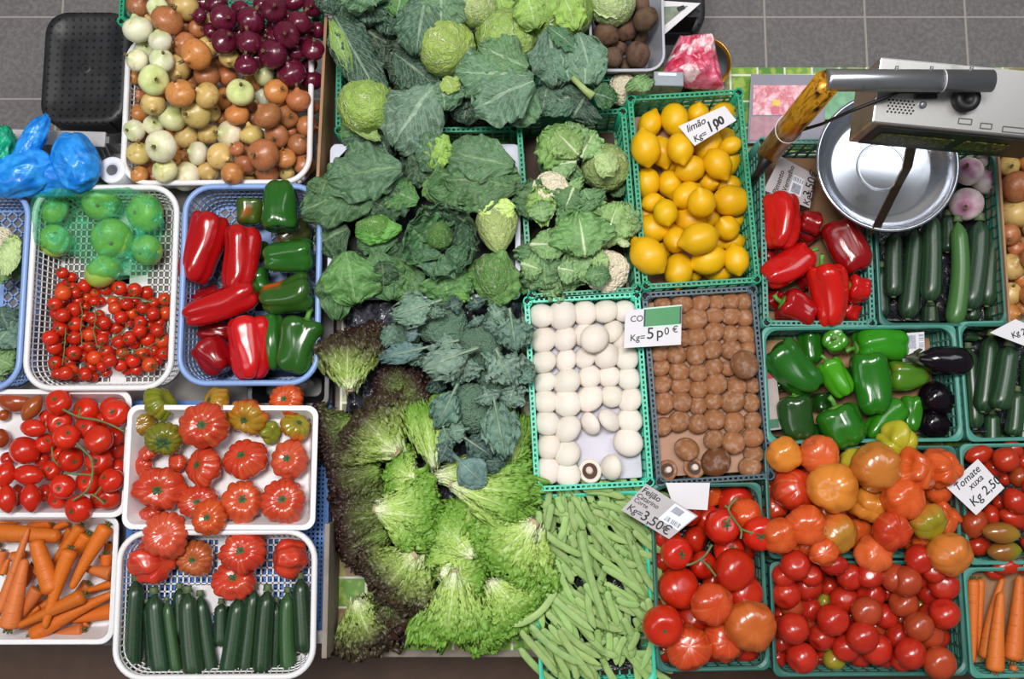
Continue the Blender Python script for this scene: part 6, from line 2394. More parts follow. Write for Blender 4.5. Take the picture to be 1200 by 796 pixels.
# ------------------------------------------------------------------ peppers and aubergines
zr = Z(870, 180, 3.618)
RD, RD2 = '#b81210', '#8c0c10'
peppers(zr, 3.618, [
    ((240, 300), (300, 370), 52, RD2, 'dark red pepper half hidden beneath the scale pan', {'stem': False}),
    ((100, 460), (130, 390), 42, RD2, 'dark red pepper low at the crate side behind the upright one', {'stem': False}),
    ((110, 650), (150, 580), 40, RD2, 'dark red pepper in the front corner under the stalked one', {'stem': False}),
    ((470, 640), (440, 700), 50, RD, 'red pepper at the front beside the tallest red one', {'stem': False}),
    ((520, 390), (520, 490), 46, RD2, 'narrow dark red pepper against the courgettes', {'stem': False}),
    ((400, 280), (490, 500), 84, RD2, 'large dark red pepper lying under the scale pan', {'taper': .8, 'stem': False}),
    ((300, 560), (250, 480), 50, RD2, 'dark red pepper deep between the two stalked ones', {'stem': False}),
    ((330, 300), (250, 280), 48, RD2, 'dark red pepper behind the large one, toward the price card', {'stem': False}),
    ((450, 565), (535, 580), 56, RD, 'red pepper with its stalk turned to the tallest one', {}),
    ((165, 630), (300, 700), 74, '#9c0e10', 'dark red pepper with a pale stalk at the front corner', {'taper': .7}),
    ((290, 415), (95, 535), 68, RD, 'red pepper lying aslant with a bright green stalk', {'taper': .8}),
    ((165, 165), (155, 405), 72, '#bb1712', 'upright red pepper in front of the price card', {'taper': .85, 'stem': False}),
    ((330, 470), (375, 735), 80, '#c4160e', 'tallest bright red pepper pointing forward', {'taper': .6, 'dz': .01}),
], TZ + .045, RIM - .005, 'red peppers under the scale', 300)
zg = Z(880, 370, 3.75)
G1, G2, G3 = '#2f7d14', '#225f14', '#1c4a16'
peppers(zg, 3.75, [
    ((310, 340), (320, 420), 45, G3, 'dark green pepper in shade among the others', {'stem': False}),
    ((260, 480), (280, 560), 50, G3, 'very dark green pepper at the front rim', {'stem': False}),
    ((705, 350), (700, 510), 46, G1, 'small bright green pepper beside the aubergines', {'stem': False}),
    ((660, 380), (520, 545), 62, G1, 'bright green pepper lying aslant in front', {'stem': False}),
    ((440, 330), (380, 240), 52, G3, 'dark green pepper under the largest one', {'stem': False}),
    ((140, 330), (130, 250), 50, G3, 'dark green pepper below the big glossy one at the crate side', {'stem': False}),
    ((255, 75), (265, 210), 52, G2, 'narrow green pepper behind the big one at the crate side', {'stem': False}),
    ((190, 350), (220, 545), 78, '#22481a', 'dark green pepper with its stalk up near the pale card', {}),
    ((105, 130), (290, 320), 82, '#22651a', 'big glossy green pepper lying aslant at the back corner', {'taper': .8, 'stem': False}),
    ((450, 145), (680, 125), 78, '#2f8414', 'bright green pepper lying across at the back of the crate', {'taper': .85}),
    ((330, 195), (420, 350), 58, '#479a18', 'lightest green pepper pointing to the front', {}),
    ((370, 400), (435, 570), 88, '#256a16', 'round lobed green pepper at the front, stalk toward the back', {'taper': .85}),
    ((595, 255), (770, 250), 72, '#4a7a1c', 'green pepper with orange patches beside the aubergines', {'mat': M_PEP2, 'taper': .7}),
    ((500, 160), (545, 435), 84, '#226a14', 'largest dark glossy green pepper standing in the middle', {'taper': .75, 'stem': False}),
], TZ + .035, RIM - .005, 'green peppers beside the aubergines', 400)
A_, B_ = P(*zg(370, 100), RIM + .0), P(*zg(372, 118), RIM - .075)
pepper('green pepper seen end on with its round stalk up', A_, B_, 60 / 3.75 * S(980, 400, RIM), lin('#3f8a1e'), taper=.8, seed=551, group='green peppers beside the aubergines')


def p_egg(u):
    return (math.sin(PI * min(1, (u + .02) / .36) / 2) if u < .34 else 1) ** .8 * (.62 + .38 * min(1, u / .55)) * (max(.0, 1 - ((u - .68) / .32) ** 2) ** .5 if u > .68 else 1)


def egg_cap(L, r):
    mb = MB()
    mb.tube([(r * .14, 0, 0), (-r * .05, 0, 0), (-r * .5, 0, 0), (-r * .62, .05 * r, 0)], [r * .46, r * .38, r * .15, r * .17], 10)
    for k in range(5):
        a = k * 1.256
        mb.tube([(0, .3 * r * math.cos(a), .3 * r * math.sin(a)), (r * .32, .56 * r * math.cos(a), .56 * r * math.sin(a)), (r * .52, .60 * r * math.cos(a), .60 * r * math.sin(a))], [r * .16, r * .12, r * .02], 5)
    return mb.me('aubergine_cap')


M_ECAP = plain('aubergine_cap', '#3a4028', .6, .3, 80)
D = Drop(TZ + .02, RIM, .7)
for a, b, r, lab in (((885, 500), (735, 455), 66, 'dark aubergine at the front corner, stalk toward the cucumbers'), ((905, 410), (745, 330), 72, 'dark aubergine in the middle with its dried stalk showing'), ((720, 185), (975, 208), 66, 'glossy black aubergine lying across at the back of the three')):
    if 'glossy' in lab:
        D = Drop(RIM - .03, RIM + .06, .7)
    A, B, rm = D.lay(zg(*a), zg(*b), r / 3.75)
    long_veg('aubergine', lab, 'aubergine', A, B, rm, None, M_EGG, p_egg, 0, 'aubergines beside the green peppers', 22, 22, [('cap', egg_cap, M_ECAP)])

# ------------------------------------------------------------------ cucumbers, courgettes, turnips
D = Drop(TZ + .03, RIM + .02, .74)
for n_, (a, b, r, lab) in enumerate((((1000, 95), (935, 85), 26, 'short cucumber end at the back corner of its crate'), ((1060, 430), (1060, 570), 38, 'cucumber low at the front rim, half covered'), ((1195, 440), (1195, 560), 30, 'cucumber in the front row at the photo edge'), ((955, 140), (985, 500), 40, 'dark thin cucumber against the aubergines'), ((1225, 150), (1222, 420), 46, 'upright cucumber cut by the photo edge'),
                                ((1168, 330), (1150, 530), 38, 'cucumber in the front row below the speckled one'), ((1055, 85), (1018, 425), 45, 'long straight cucumber, second from the aubergines'), ((1135, 130), (1085, 415), 52, 'thick speckled cucumber under the tilted price card'))):
    A, B, rm = D.lay(zg(*a), zg(*b), r / 3.75)
    courgette(lab, A, B, rm, vary(lin('#23402a'), .12, .05), rnd.uniform(-.02, .02), 'cucumbers at the edge', 'cucumber')
D = Drop(TZ + .04, RIM + .015, .74)
for n_, (a, b, r, c, lab) in enumerate((((870, 260), (870, 420), 36, '#22382a', 'short courgette behind the light green one'), ((795, 640), (795, 725), 42, '#1c2c20', 'courgette end low at the front rim'), ((590, 480), (590, 700), 38, '#1a2a20', 'dark courgette against the red peppers'), ((1080, 540), (1060, 710), 34, '#24361f', 'courgette end in the front corner by the onions box'), ((975, 540), (970, 715), 36, '#1c2c22', 'courgette under the thick one at the front rim'),
                                        ((645, 330), (640, 610), 40, '#1f3326', 'dark courgette, second from the red peppers'), ((735, 310), (700, 705), 45, '#22382a', 'long dark courgette leaning toward the peppers'), ((800, 250), (795, 630), 44, '#22382a', 'dark courgette straight below the scale pan'), ((1005, 280), (962, 665), 50, '#22382c', 'thickest dark courgette, below the turnips'),
                                        ((1082, 290), (1035, 650), 42, '#243a28', 'courgette against the cardboard onion box'), ((912, 285), (895, 735), 42, '#3f6a35', 'lighter green courgette hanging over the front rim'))):
    A, B, rm = D.lay(zr(*a), zr(*b), r / 3.618)
    courgette(lab, A, B, rm, vary(lin(c), .1, .04), .045 if 'lighter' in lab else rnd.uniform(-.03, .03), 'courgettes under the scale')
LT = [(1040, 25, 48, 'turnip with purple skin tucked under the scale housing'), (960, 75, 60, 'palest turnip beside the scale pan'), (1030, 120, 56, 'pink turnip at the cardboard box side'), (950, 215, 70, 'purple shouldered turnip with root end beside the courgettes')]
it = [(*zr(x, y), r / 3.618) for x, y, r, _ in LT]
pos, rad = settle(it, TZ + .05, RIM + .02, .95)
for k in range(4):
    place_ball('turnip', LT[k][3], 'turnip', mesh_mat(ONI[2], M_TURN), None, pos[k], rad[k], [updir(.2, .3), updir(-.5, .1), updir(.2, .5), updir(-.45, -.35)][k], None, 'body', [('leaf_stubs', NECK, M_BSTEM, (0, 0, .95), 1.2, None), ('root_end', ROOTS, M_ROOT, (0, 0, -.93), 1.0, None)], 'turnips beside the scale pan')
LO = [(1230, 140, 60, 'b'), (1240, 300, 60, 'y'), (1235, 440, 55, 'b'), (1235, 600, 55, 'o'), (1225, 40, 55, 'o'), (1190, 390, 36, 'b'), (1185, 530, 40, 'o'), (1160, 400, 36, 'b'), (1130, 345, 46, 'b'), (1130, 50, 45, 'y'), (1140, 680, 42, 'o'), (1135, 595, 50, 'y'), (1145, 480, 58, 'y'), (1165, 140, 66, 'b'), (1160, 255, 66, 'y'), (1190, 650, 40, 'o')]
it = [(*zr(x, y), r / 3.618) for x, y, r, _ in LO]
pos, rad = settle(it, TZ + .03, RIM + .02, .95)
ls = rowlabels([i[:2] for i in it], [i[2] for i in it], [ocol[l[3]][1] + ' onion in the cardboard box' for l in LO], 'its side', 'the scale')
for k, l in enumerate(LO):
    onion(ls[k], pos[k], rad[k], anydir(), vary(lin(ocol[l[3]][0]), .1, .05), False, k % 3, 'onions in the cardboard box')

# ------------------------------------------------------------------ potatoes
zq = Z(680, 0, 4.615)
LPt = [(60, 110, 55), (40, 190, 50), (120, 185, 66), (205, 255, 52), (320, 200, 48), (285, 55, 48), (175, 310, 58), (245, 355, 44), (310, 295, 70), (245, 160, 64), (350, 105, 70), (330, 20, 50), (90, 300, 50)]
it = [(*zq(x, y), r / 4.615) for x, y, r in LPt]
pos, rad = settle(it, TZ + .05, RIM + .015, .97, box=([(690, -70), (778, -70), (778, 83), (690, 84)], RIM + .02, .016))
ls = rowlabels([i[:2] for i in it], [i[2] for i in it], ['earthy brown potato'] * len(it), 'the savoy leaves', 'the back')
for k in range(len(it)):
    t = place_ball('potato', ls[k], 'potato', mesh_mat(POTATO[k % 3], M_POT), None, pos[k], rad[k], anydir(.1, .9), vary(lin('#6e5647'), .14, .05), 'body', [], 'potatoes in the grey tub', (1, rnd.uniform(.86, 1), 1.12))
# ------------------------------------------------------------------ leafy vegetables
SV = '#3f5f4c'
SVD = '#2f4a3c'
SVL = '#5a7d5c'
seedc = [0]


def sd():
    seedc[0] += 1
    return seedc[0]


def cabbage(name, label, cat, z_, heads, leaves, hz, mat, hmat, group):
    """heads: (x, y, r, colour, squash); leaves: (root, tip, half width, z root, z tip, colour, options) in zoom pixels"""
    cx, cy = (heads or [(leaves[0][0][0], leaves[0][0][1])])[0][:2]
    c = P(*z_[0](cx, cy), hz)
    t = thing(name, label, cat, (c.x, c.y, TZ + .05), 0, group)
    s_ = z_[1]
    for h in heads:
        x, y, r, col, opt = h
        px, py = z_[0](x, y)
        zz = opt.get('z', hz)
        p = P(px, py, zz)
        rm = r / s_ * S(px, py, zz)
        o = obj('head', head_me('cabbage_head', sd() * 1.7, opt.get('sq', .92), opt.get('point', 0), wr=opt.get('wr', .03)), hmat, t, lin(col))
        o.scale = (rm * opt.get('sx', 1), rm * opt.get('sy', 1), rm)
        o.location = p - t.location
        setrot(o, quat_to(opt.get('up', (0, -.3, 1)), opt.get('spin', rnd.uniform(0, 6))))
        if opt.get('stalk'):
            q = Vector(opt.get('up', (0, 0, 1))).normalized()
            e = MB().tube([p - q * rm * .7 - t.location, p - q * rm * 1.06 - t.location], [rm * .3, rm * .26], 12).build('stalk', M_BSTEM, t)
    for lf in leaves:
        a, b, half, z0, z1, col = lf[:6]
        kw = dict(lf[6]) if len(lf) > 6 else {}
        m_ = kw.pop('mat', mat)
        ra, tb_ = P(*z_[0](*a), TZ + z0), P(*z_[0](*b), TZ + z1)
        pm = z_[0]((a[0] + b[0]) / 2, (a[1] + b[1]) / 2)
        hm = half / s_ * S(*pm, TZ + (z0 + z1) / 2)
        d = dict(curl=.5, cup=-.1, ruf=.20, rfreq=4, wr=.05, nu=32, nv=40, pleat=10 if m_ is M_SAVOY else 7)
        d.update(kw)
        leaf_at(t, ra, tb_, hm, m_, vary(lin(col), .1, .05), sd(), **d)
    return t


za = (Z(370, 0, 6.12), 6.12)
zb_ = (Z(540, 0, 5.49), 5.49)
zc_ = (Z(380, 80, 6.12), 6.12)
GS = 'savoy cabbages piled at the back'
# dark cabbage over the back edge of the photo
cabbage('savoy_cabbage', 'savoy cabbage with dark drooping leaves at the back, beside the red onions', 'cabbage', za, [(420, -160, 200, '#7f9a5a', {'z': RIM})],
        [((380, -120), (150, 110), 190, .24, .20, SV, {}), ((400, -140), (340, 170), 170, .26, .21, SVD, {}), ((480, -120), (560, 170), 130, .25, .21, SV, {}), ((300, -200), (430, 40), 240, .30, .27, SVL, {}), ((160, -100), (20, 60), 130, .22, .2, SVD)], RIM, M_SAVOY, M_HEAD, GS)
cabbage('savoy_cabbage', 'savoy cabbage with hanging grey green leaves beside the light round head, at the back', 'cabbage', za, [(760, -120, 170, '#8aa55c', {'z': RIM + .02})],
        [((800, -80), (720, 380), 190, .28, .235, SV, {'cup': -.25}), ((780, -60), (660, 220), 120, .24, .22, SVD, {}), ((900, -120), (900, 250), 170, .285, .25, SVL, {'cup': -.2}), ((620, -60), (580, 110), 110, .25, .24, '#4f8040', {}), ((640, -100), (500, 240), 150, .23, .2, SVD)], RIM, M_SAVOY, M_HEAD, GS)
cabbage('savoy_cabbage', 'dark folded savoy cabbage against the cardboard sheet with a pale leaf rib', 'cabbage', za, [(330, 260, 130, '#2f4434', {'z': TZ + .12, 'wr': .05})],
        [((140, 130), (460, 700), 150, .20, .20, SVD, {'cup': -.3}), ((130, 110), (330, 480), 150, .22, .20, SVD, {'cup': -.3, 'curl': .8}), ((420, 200), (600, 460), 150, .14, .15, '#263a2c', {}), ((200, 160), (560, 330), 160, .16, .15, '#2a3f2c', {}),
         ((110, 150), (250, 520), 60, .23, .2, '#7d9a4e', {'cup': .4})], RIM, M_SAVOY, M_SAVOY, GS)
cabbage('savoy_cabbage', 'flat dark savoy leaves lying between the two light round cabbages', 'cabbage', za, [(700, 520, 120, SVD, {'z': TZ + .1, 'wr': .05})],
        [((560, 380), (860, 620), 150, .17, .16, SVD, {}), ((760, 420), (560, 600), 140, .16, .15, '#344a38', {}), ((620, 460), (760, 660), 120, .17, .15, SV)], RIM, M_SAVOY, M_SAVOY, GS)
LG = '#a3bb5a'
cabbage('round_cabbage', 'light green round cabbage half under a dark leaf beside the cardboard sheet', 'cabbage', zc_, [(300, 270, 200, '#9fbf58', {'z': TZ + .17, 'up': (-.5, .7, .6), 'stalk': 1, 'wr': .06})],
        [((330, 420), (110, 470), 140, .13, .12, '#4f7f45', {}), ((300, 380), (330, 650), 170, .13, .12, SV, {}), ((380, 420), (460, 640), 130, .13, .12, SVD, {}), ((120, 330), (400, 520), 60, .17, .16, '#8fae60', {'cup': .5})], RIM, M_SAVOY, M_HEAD, GS)
cabbage('savoy_cabbage', 'savoy cabbage showing one broad grey green leaf with clear veins beside the light round cabbage', 'cabbage', zc_, [(700, 300, 180, '#5f7d60', {'z': TZ + .12})],
        [((790, 120), (500, 560), 260, .245, .20, '#64806e', {'cup': -.32, 'curl': .8}), ((840, 90), (870, 300), 150, .25, .22, SVL, {'cup': -.2}), ((870, 60), (930, 170), 80, .25, .25, '#9fb95c', {}), ((560, 600), (760, 790), 120, .13, .1, SVD)], RIM, M_SAVOY, M_HEAD, GS)
cabbage('round_cabbage', 'light green veined round cabbage in the middle of the savoy heap', 'cabbage', za, [(940, 345, 205, '#a6bf5c', {'z': TZ + .20, 'up': (.6, -.5, .6)})], [], RIM, M_SAVOY, M_HEAD, GS)
cabbage('round_cabbage', 'pale round cabbage with its stalk showing at the back of the savoy heap', 'cabbage', zb_, [(95, 50, 130, '#b4c67c', {'z': TZ + .22, 'up': (-.2, .8, .4), 'stalk': 1})], [], RIM, M_SAVOY, M_HEAD, GS)
cabbage('round_cabbage', 'light green wrinkled round cabbage behind the big veined savoy leaves', 'cabbage', zb_, [(300, 245, 200, '#98b75a', {'z': TZ + .17, 'up': (.3, .6, .8), 'wr': .05})], [((290, 120), (250, -60), 80, .2, .22, '#8fb052', {})], RIM, M_SAVOY, M_HEAD, GS)
cabbage('round_cabbage', 'large bright green cabbage with a spotted leaf beside the potato tub', 'cabbage', zb_, [(600, 60, 240, '#86ab48', {'z': TZ + .19, 'up': (.2, .7, .7), 'sy': .95})], [((660, -40), (740, 190), 110, .31, .28, '#92b552', {'cup': -.3}), ((420, -60), (480, 180), 120, .30, .27, '#8fb052', {'cup': -.3})], RIM, M_SAVOY, M_HEAD, GS)
cabbage('savoy_cabbage', 'big savoy cabbage with broad wrinkled blue green leaves in the centre front of the heap', 'cabbage', zb_, [(280, 480, 190, '#5c7d5c', {'z': TZ + .17})],
        [((470, 500), (-30, 470), 190, .26, .24, '#567a58', {'cup': -.2, 'wr': .05}), ((470, 520), (90, 700), 190, .28, .25, '#62826c', {'cup': -.25, 'wr': .05}), ((430, 440), (120, 300), 150, .27, .25, '#5d8454', {'cup': -.25, 'wr': .05}), ((60, 520), (20, 790), 130, .2, .16, SVD, {}), ((-10, 480), (-40, 720), 120, .2, .17, '#2f463e', {}), ((470, 560), (330, 800), 130, .24, .2, '#5a7d5a', {})], RIM, M_SAVOY, M_SAVOY, GS)
cabbage('savoy_cabbage', 'leafy savoy cabbage with a bare green stalk lying over the cauliflower crate rim', 'cabbage', zb_, [(640, 430, 110, '#466650', {'z': TZ + .16, 'wr': .05})],
        [((700, 520), (600, 220), 150, .26, .27, '#5c7c66', {'cup': -.2}), ((800, 540), (800, 240), 140, .27, .27, '#68886e', {'cup': -.2}), ((560, 180), (620, 540), 150, .28, .25, '#587a64', {'cup': -.25}), ((760, 210), (850, 530), 140, .29, .26, '#64856c', {'cup': -.25}), ((790, 600), (500, 690), 110, .22, .2, SV, {}), ((800, 620), (720, 760), 160, .23, .2, SVD, {}), ((560, 540), (520, 730), 80, .22, .2, SV, {}), ((850, 600), (990, 640), 90, .24, .22, '#2f5a34', {}), ((560, 170), (740, 320), 60, .295, .285, '#3f6f48', {})], RIM, M_SAVOY, M_SAVOY, GS)
o = [c for c in bpy.data.objects if c.type == 'EMPTY' and c.get('label', '').startswith('leafy savoy')][0]
a, b, c = [P(*zb_[0](x, y), TZ + zz) - o.location for x, y, zz in ((720, 500, .265), (800, 580, .27), (850, 620, .27))]
MB().tube([a, b, c], [.008, .009, .012], 10).build('stalk', M_BSTEM, o)
o['group'] = GS
cabbage('round_cabbage', 'pale green cabbage lying on the potatoes', 'cabbage', (zq, 4.615), [(165, 20, 125, '#b5c989', {'z': RIM + .03, 'up': (.2, .8, .5)})], [((60, 40), (240, 70), 60, .2, .2, '#c4d49a', {'cup': .3})], RIM, M_SAVOY, M_HEAD, None)

# ------------------------------------------------------------------ pointed spring cabbages
z4 = (Z(350, 190, 4.3), 4.3)
z5 = (Z(470, 150, 3.793), 3.793)
GP = 'pointed spring cabbages in the white crate'
SP, SPL, SPD = '#4d7048', '#5f8a48', '#38543a'
cabbage('pointed_cabbage', 'spring cabbage with broad smooth leaves spilling toward the blue pepper basket', 'cabbage', z4, [(330, 150, 100, SPD, {'z': TZ + .1, 'point': .5, 'up': (.6, -.4, .3)})],
        [((460, 60), (20, 250), 150, .19, .17, SP, {'cup': -.2}), ((400, 240), (60, 120), 120, .17, .16, SP, {'cup': -.2}), ((200, 40), (500, 60), 130, .22, .2, '#58795a', {'cup': -.15, 'curl': .3}), ((520, 20), (150, 90), 150, .23, .2, '#547656', {'cup': -.2}), ((280, 150), (500, 270), 80, .18, .16, SPD, {}), ((140, 90), (110, 180), 70, .2, .18, SP, {}), ((250, 330), (90, 420), 110, .15, .13, SPD, {})], RIM, M_SPRING, M_HEAD, GP)
cabbage('pointed_cabbage', 'small bright pointed cabbage heart lying on its side beside the open one', 'cabbage', z4, [(400, 340, 78, '#5f9a3c', {'z': TZ + .165, 'point': .5, 'up': (-1, .1, .15), 'sx': .8})],
        [((570, 130), (400, 240), 100, .175, .165, SPD, {}), ((600, 200), (440, 130), 90, .18, .17, '#4f7a44', {}), ((330, 260), (500, 270), 80, .165, .16, SPD, {}), ((520, 330), (290, 350), 75, .19, .18, '#5a9440', {'cup': -.4}), ((500, 380), (300, 420), 70, .15, .14, SP, {})], RIM, M_SPRING, M_HEAD, GP)
cabbage('pointed_cabbage', 'spring cabbage with a big fan veined leaf hanging over the front of the white crate', 'cabbage', z4, [(300, 560, 110, SPD, {'z': TZ + .08, 'point': .4})],
        [((240, 450), (290, 710), 150, .205, .17, '#5d8a4c', {'cup': -.2, 'curl': .6}), ((200, 470), (190, 790), 90, .19, .13, SP, {}), ((380, 450), (470, 690), 110, .18, .15, SP, {}), ((470, 480), (520, 690), 90, .17, .14, SPL, {}), ((560, 520), (600, 680), 70, .16, .14, SP, {}), ((420, 500), (430, 620), 80, .19, .17, SPD, {})], RIM, M_SPRING, M_HEAD, GP)
cabbage('pointed_cabbage', 'opened spring cabbage with its pointed heart upright among dark leaves, centre of the white crate', 'cabbage', z5, [(170, 480, 58, '#5d9140', {'z': TZ + .20, 'point': .7, 'up': (.15, .35, 1)})],
        [((170, 560), (40, 440), 130, .16, .22, '#456a48', {'cup': .5, 'curl': -.5}), ((180, 560), (130, 660), 120, .17, .20, '#54795a', {'cup': .3, 'curl': -.3}), ((220, 540), (340, 540), 110, .16, .2, '#3a5a40', {'cup': .5, 'curl': -.4}), ((220, 500), (300, 380), 120, .15, .23, '#2a4030', {'cup': .4, 'curl': -.5}), ((160, 480), (100, 350), 120, .15, .23, '#456848', {'cup': .4, 'curl': -.4}),
         ((190, 570), (260, 630), 110, .17, .19, '#4c7050', {'cup': .3, 'curl': -.3}), ((120, 520), (10, 520), 100, .15, .2, '#4a6e4c', {'cup': .4, 'curl': -.4}), ((100, 600), (-60, 580), 90, .14, .15, '#3c5a3c', {})], RIM, M_SPRING, M_HEAD, GP)
cabbage('pointed_cabbage', 'spring cabbage under two wide flat leaves beside the cauliflower crate', 'cabbage', z5, [(380, 220, 110, SP, {'z': TZ + .1, 'point': .4})],
        [((520, 200), (130, 280), 140, .215, .2, '#4f744a', {'cup': -.15}), ((510, 260), (200, 230), 130, .225, .21, '#52784c', {'cup': -.2}), ((500, 170), (200, 110), 110, .24, .22, '#567a58', {'cup': -.15}), ((430, 330), (400, 160), 120, .21, .22, '#5a7f52', {})], RIM, M_SPRING, M_HEAD, GP)
cabbage('pointed_cabbage', 'crumpled yellow green cabbage leaf bunch between the savoys and the white crate', 'cabbage', z5, [(130, 100, 60, '#4f7444', {'z': TZ + .17, 'wr': .07})],
        [((110, 20), (170, 200), 80, .235, .2, '#4a6a50', {'ruf': .3}), ((200, 30), (140, 180), 60, .235, .21, '#8aa84e', {'ruf': .35}), ((40, 120), (150, 230), 90, .19, .17, SPD, {}), ((150, 200), (170, 330), 70, .18, .18, SPL, {})], RIM, M_SPRING, M_HEAD, GP)
cabbage('pointed_cabbage', 'pale peeled pointed cabbage standing on its tip beside the crate side', 'cabbage', z5, [(425, 420, 92, '#b5c878', {'z': TZ + .17, 'point': .75, 'up': (.1, -1, .25), 'wr': .02})],
        [((340, 370), (500, 360), 70, .22, .22, '#b5cc7c', {'cup': -.5})], RIM, M_SPRING, M_HEAD, GP)
cabbage('pointed_cabbage', 'green ribbed pointed cabbage at the front corner of the white crate', 'cabbage', z5, [(415, 640, 88, '#5f8f45', {'z': TZ + .17, 'point': .45, 'up': (0, -1, .2)})],
        [((450, 540), (420, 790), 92, .215, .17, '#648f4a', {'cup': -.5, 'nu': 24}), ((380, 560), (350, 720), 70, .19, .16, '#5c8848', {'cup': -.4}), ((430, 740), (400, 790), 40, .19, .17, '#5c8848', {})], RIM, M_SPRING, M_HEAD, GP)
cabbage('pointed_cabbage', 'single veined spring cabbage half under the opened one, front of the crate', 'cabbage', z5, [(220, 690, 80, SP, {'z': TZ + .1})],
        [((190, 620), (210, 770), 110, .17, .15, '#5c8850', {'cup': -.2}), ((280, 620), (190, 760), 100, .165, .15, '#58844c', {'cup': -.2}), ((270, 720), (260, 780), 30, .17, .15, '#6a9a4c', {})], RIM, M_SPRING, M_HEAD, GP)

# ------------------------------------------------------------------ broccoli
z7 = (Z(440, 340, 6.12), 6.12)
z8 = (Z(490, 440, 4.973), 4.973)


def floret(name, label, cat, z_, crown, leaves, me, mat, lmat, hz, group, up=(0, -.1, 1), part='crown', squash=1.0):
    x, y, r = crown
    px, py = z_[0](x, y)
    c = P(px, py, hz)
    rm = r / z_[1] * S(px, py, hz)
    t = thing(name, label, cat, (c.x, c.y, hz - rm * .8), 0, group)
    o = obj(part, me, mat, t)
    o.scale = (rm * 1.05, rm * 1.05 * squash, rm)
    o.location = (0, 0, rm * .5)
    setrot(o, quat_to(up, rnd.uniform(0, 6)))
    MB().tube([(0, 0, rm * .3), (0, .1 * rm, -rm * .5)], [rm * .55, rm * .3], 12).build('stalk', M_BSTEM, t)
    for lf in leaves:
        a, b, half, z0, z1, col = lf[:6]
        kw = dict(lf[6]) if len(lf) > 6 else {}
        ra, tb_ = P(*z_[0](*a), TZ + z0), P(*z_[0](*b), TZ + z1)
        pm = z_[0]((a[0] + b[0]) / 2, (a[1] + b[1]) / 2)
        hm = half * 1.2 / z_[1] * S(*pm, TZ + (z0 + z1) / 2)
        stem = kw.pop('rib', None)
        d = dict(curl=.4, cup=-.15, ruf=.3, rfreq=5, wr=.05, shape='lance', notch=.5)
        d.update(kw)
        leaf_at(t, ra, tb_, hm, lmat, vary(lin(col), .1, .04), sd(), **d)
        if stem:
            lo_ = leaf_at.last
            nu_ = d.get('nu', 20)
            nv_ = d.get('nv', 26)
            sp_ = [lo_.data.vertices[j * (nu_ + 1) + nu_ // 2].co.copy() + Vector((0, 0, .0005)) for j in range(0, int(nv_ * .9), 2)]
            MB().tube(sp_, [(.0062 if name == 'cauliflower' else .0040) * (1 - .85 * i / len(sp_)) for i in range(len(sp_))], 8).build('leaf_rib', M_RIBC if name == 'cauliflower' else M_RIBL, lo_)
    return t


M_RIBC = plain('white_green_rib', '#c9d9ae', .5, .15, 40)
M_RIBL = plain('pale_leaf_rib', '#8ea488', .55, .2, 40)
GB = 'broccoli heads'
BL, BLD, BLL = '#5f7d6e', '#3d5750', '#748f80'
hb = TZ + .17
floret('broccoli', 'broccoli at the back under the long grey leaf, below the spring cabbages', 'broccoli', z7, (490, 240, 165), [((480, 70), (130, 190), 110, .245, .23, BLL, {'rib': 1}), ((500, 130), (620, 90), 60, .2, .2, BLD), ((430, 90), (430, 200), 70, .25, .23, BL)], BROCF[0], M_BROC, M_BROCL, hb, GB)
floret('broccoli', 'small broccoli beside the shiny black film', 'broccoli', z7, (190, 320, 110), [((160, 200), (70, 400), 60, .18, .16, BL), ((420, 400), (40, 490), 70, .21, .2, '#55706e', {'rib': 1}), ((330, 380), (250, 530), 80, .2, .18, BL), ((330, 320), (210, 310), 50, .22, .21, '#5f7a78')], BROCF[1], M_BROC, M_BROCL, hb - .01, GB)
floret('broccoli', 'wide flat broccoli in the middle of the broccoli heap', 'broccoli', z7, (750, 370, 140), [((740, 415), (350, 560), 130, .24, .22, BLL, {'rib': 1}), ((640, 450), (640, 650), 110, .22, .19, BLL), ((600, 360), (450, 400), 60, .24, .23, BLL, {'rib': 1}), ((700, 180), (740, 250), 60, .2, .2, BL)], BROCF[0], M_BROC, M_BROCL, hb + .005, GB)
floret('broccoli', 'lower broccoli part of the wide one, dark and lumpy', 'broccoli', z7, (730, 500, 95), [((560, 560), (660, 640), 90, .21, .18, BL)], BROCF[1], M_BROC, M_BROCL, hb - .005, GB)
floret('broccoli', 'broccoli at the back corner near the white mushrooms, half inside its leaves', 'broccoli', z7, (890, 250, 125), [((960, 130), (1010, 430), 120, .23, .2, BL, {'rib': 1}), ((930, 130), (830, 200), 80, .23, .22, BLL), ((700, 40), (740, 130), 70, .2, .19, BLD), ((820, 150), (850, 300), 60, .22, .21, BL)], BROCF[1], M_BROC, M_BROCL, hb - .005, GB)
floret('broccoli', 'small broccoli under a thick stalked leaf beside the mushroom crate', 'broccoli', z7, (850, 620, 110), [((860, 420), (985, 670), 130, .24, .2, BLL, {'rib': 1}), ((900, 450), (800, 560), 90, .23, .21, BL), ((1000, 440), (1040, 640), 100, .21, .19, BL), ((980, 650), (1000, 790), 90, .2, .17, BLL), ((1040, 560), (1120, 660), 60, .21, .2, BL), ((400, 600), (480, 720), 80, .17, .15, BLD)], BROCF[0], M_BROC, M_BROCL, hb, GB)
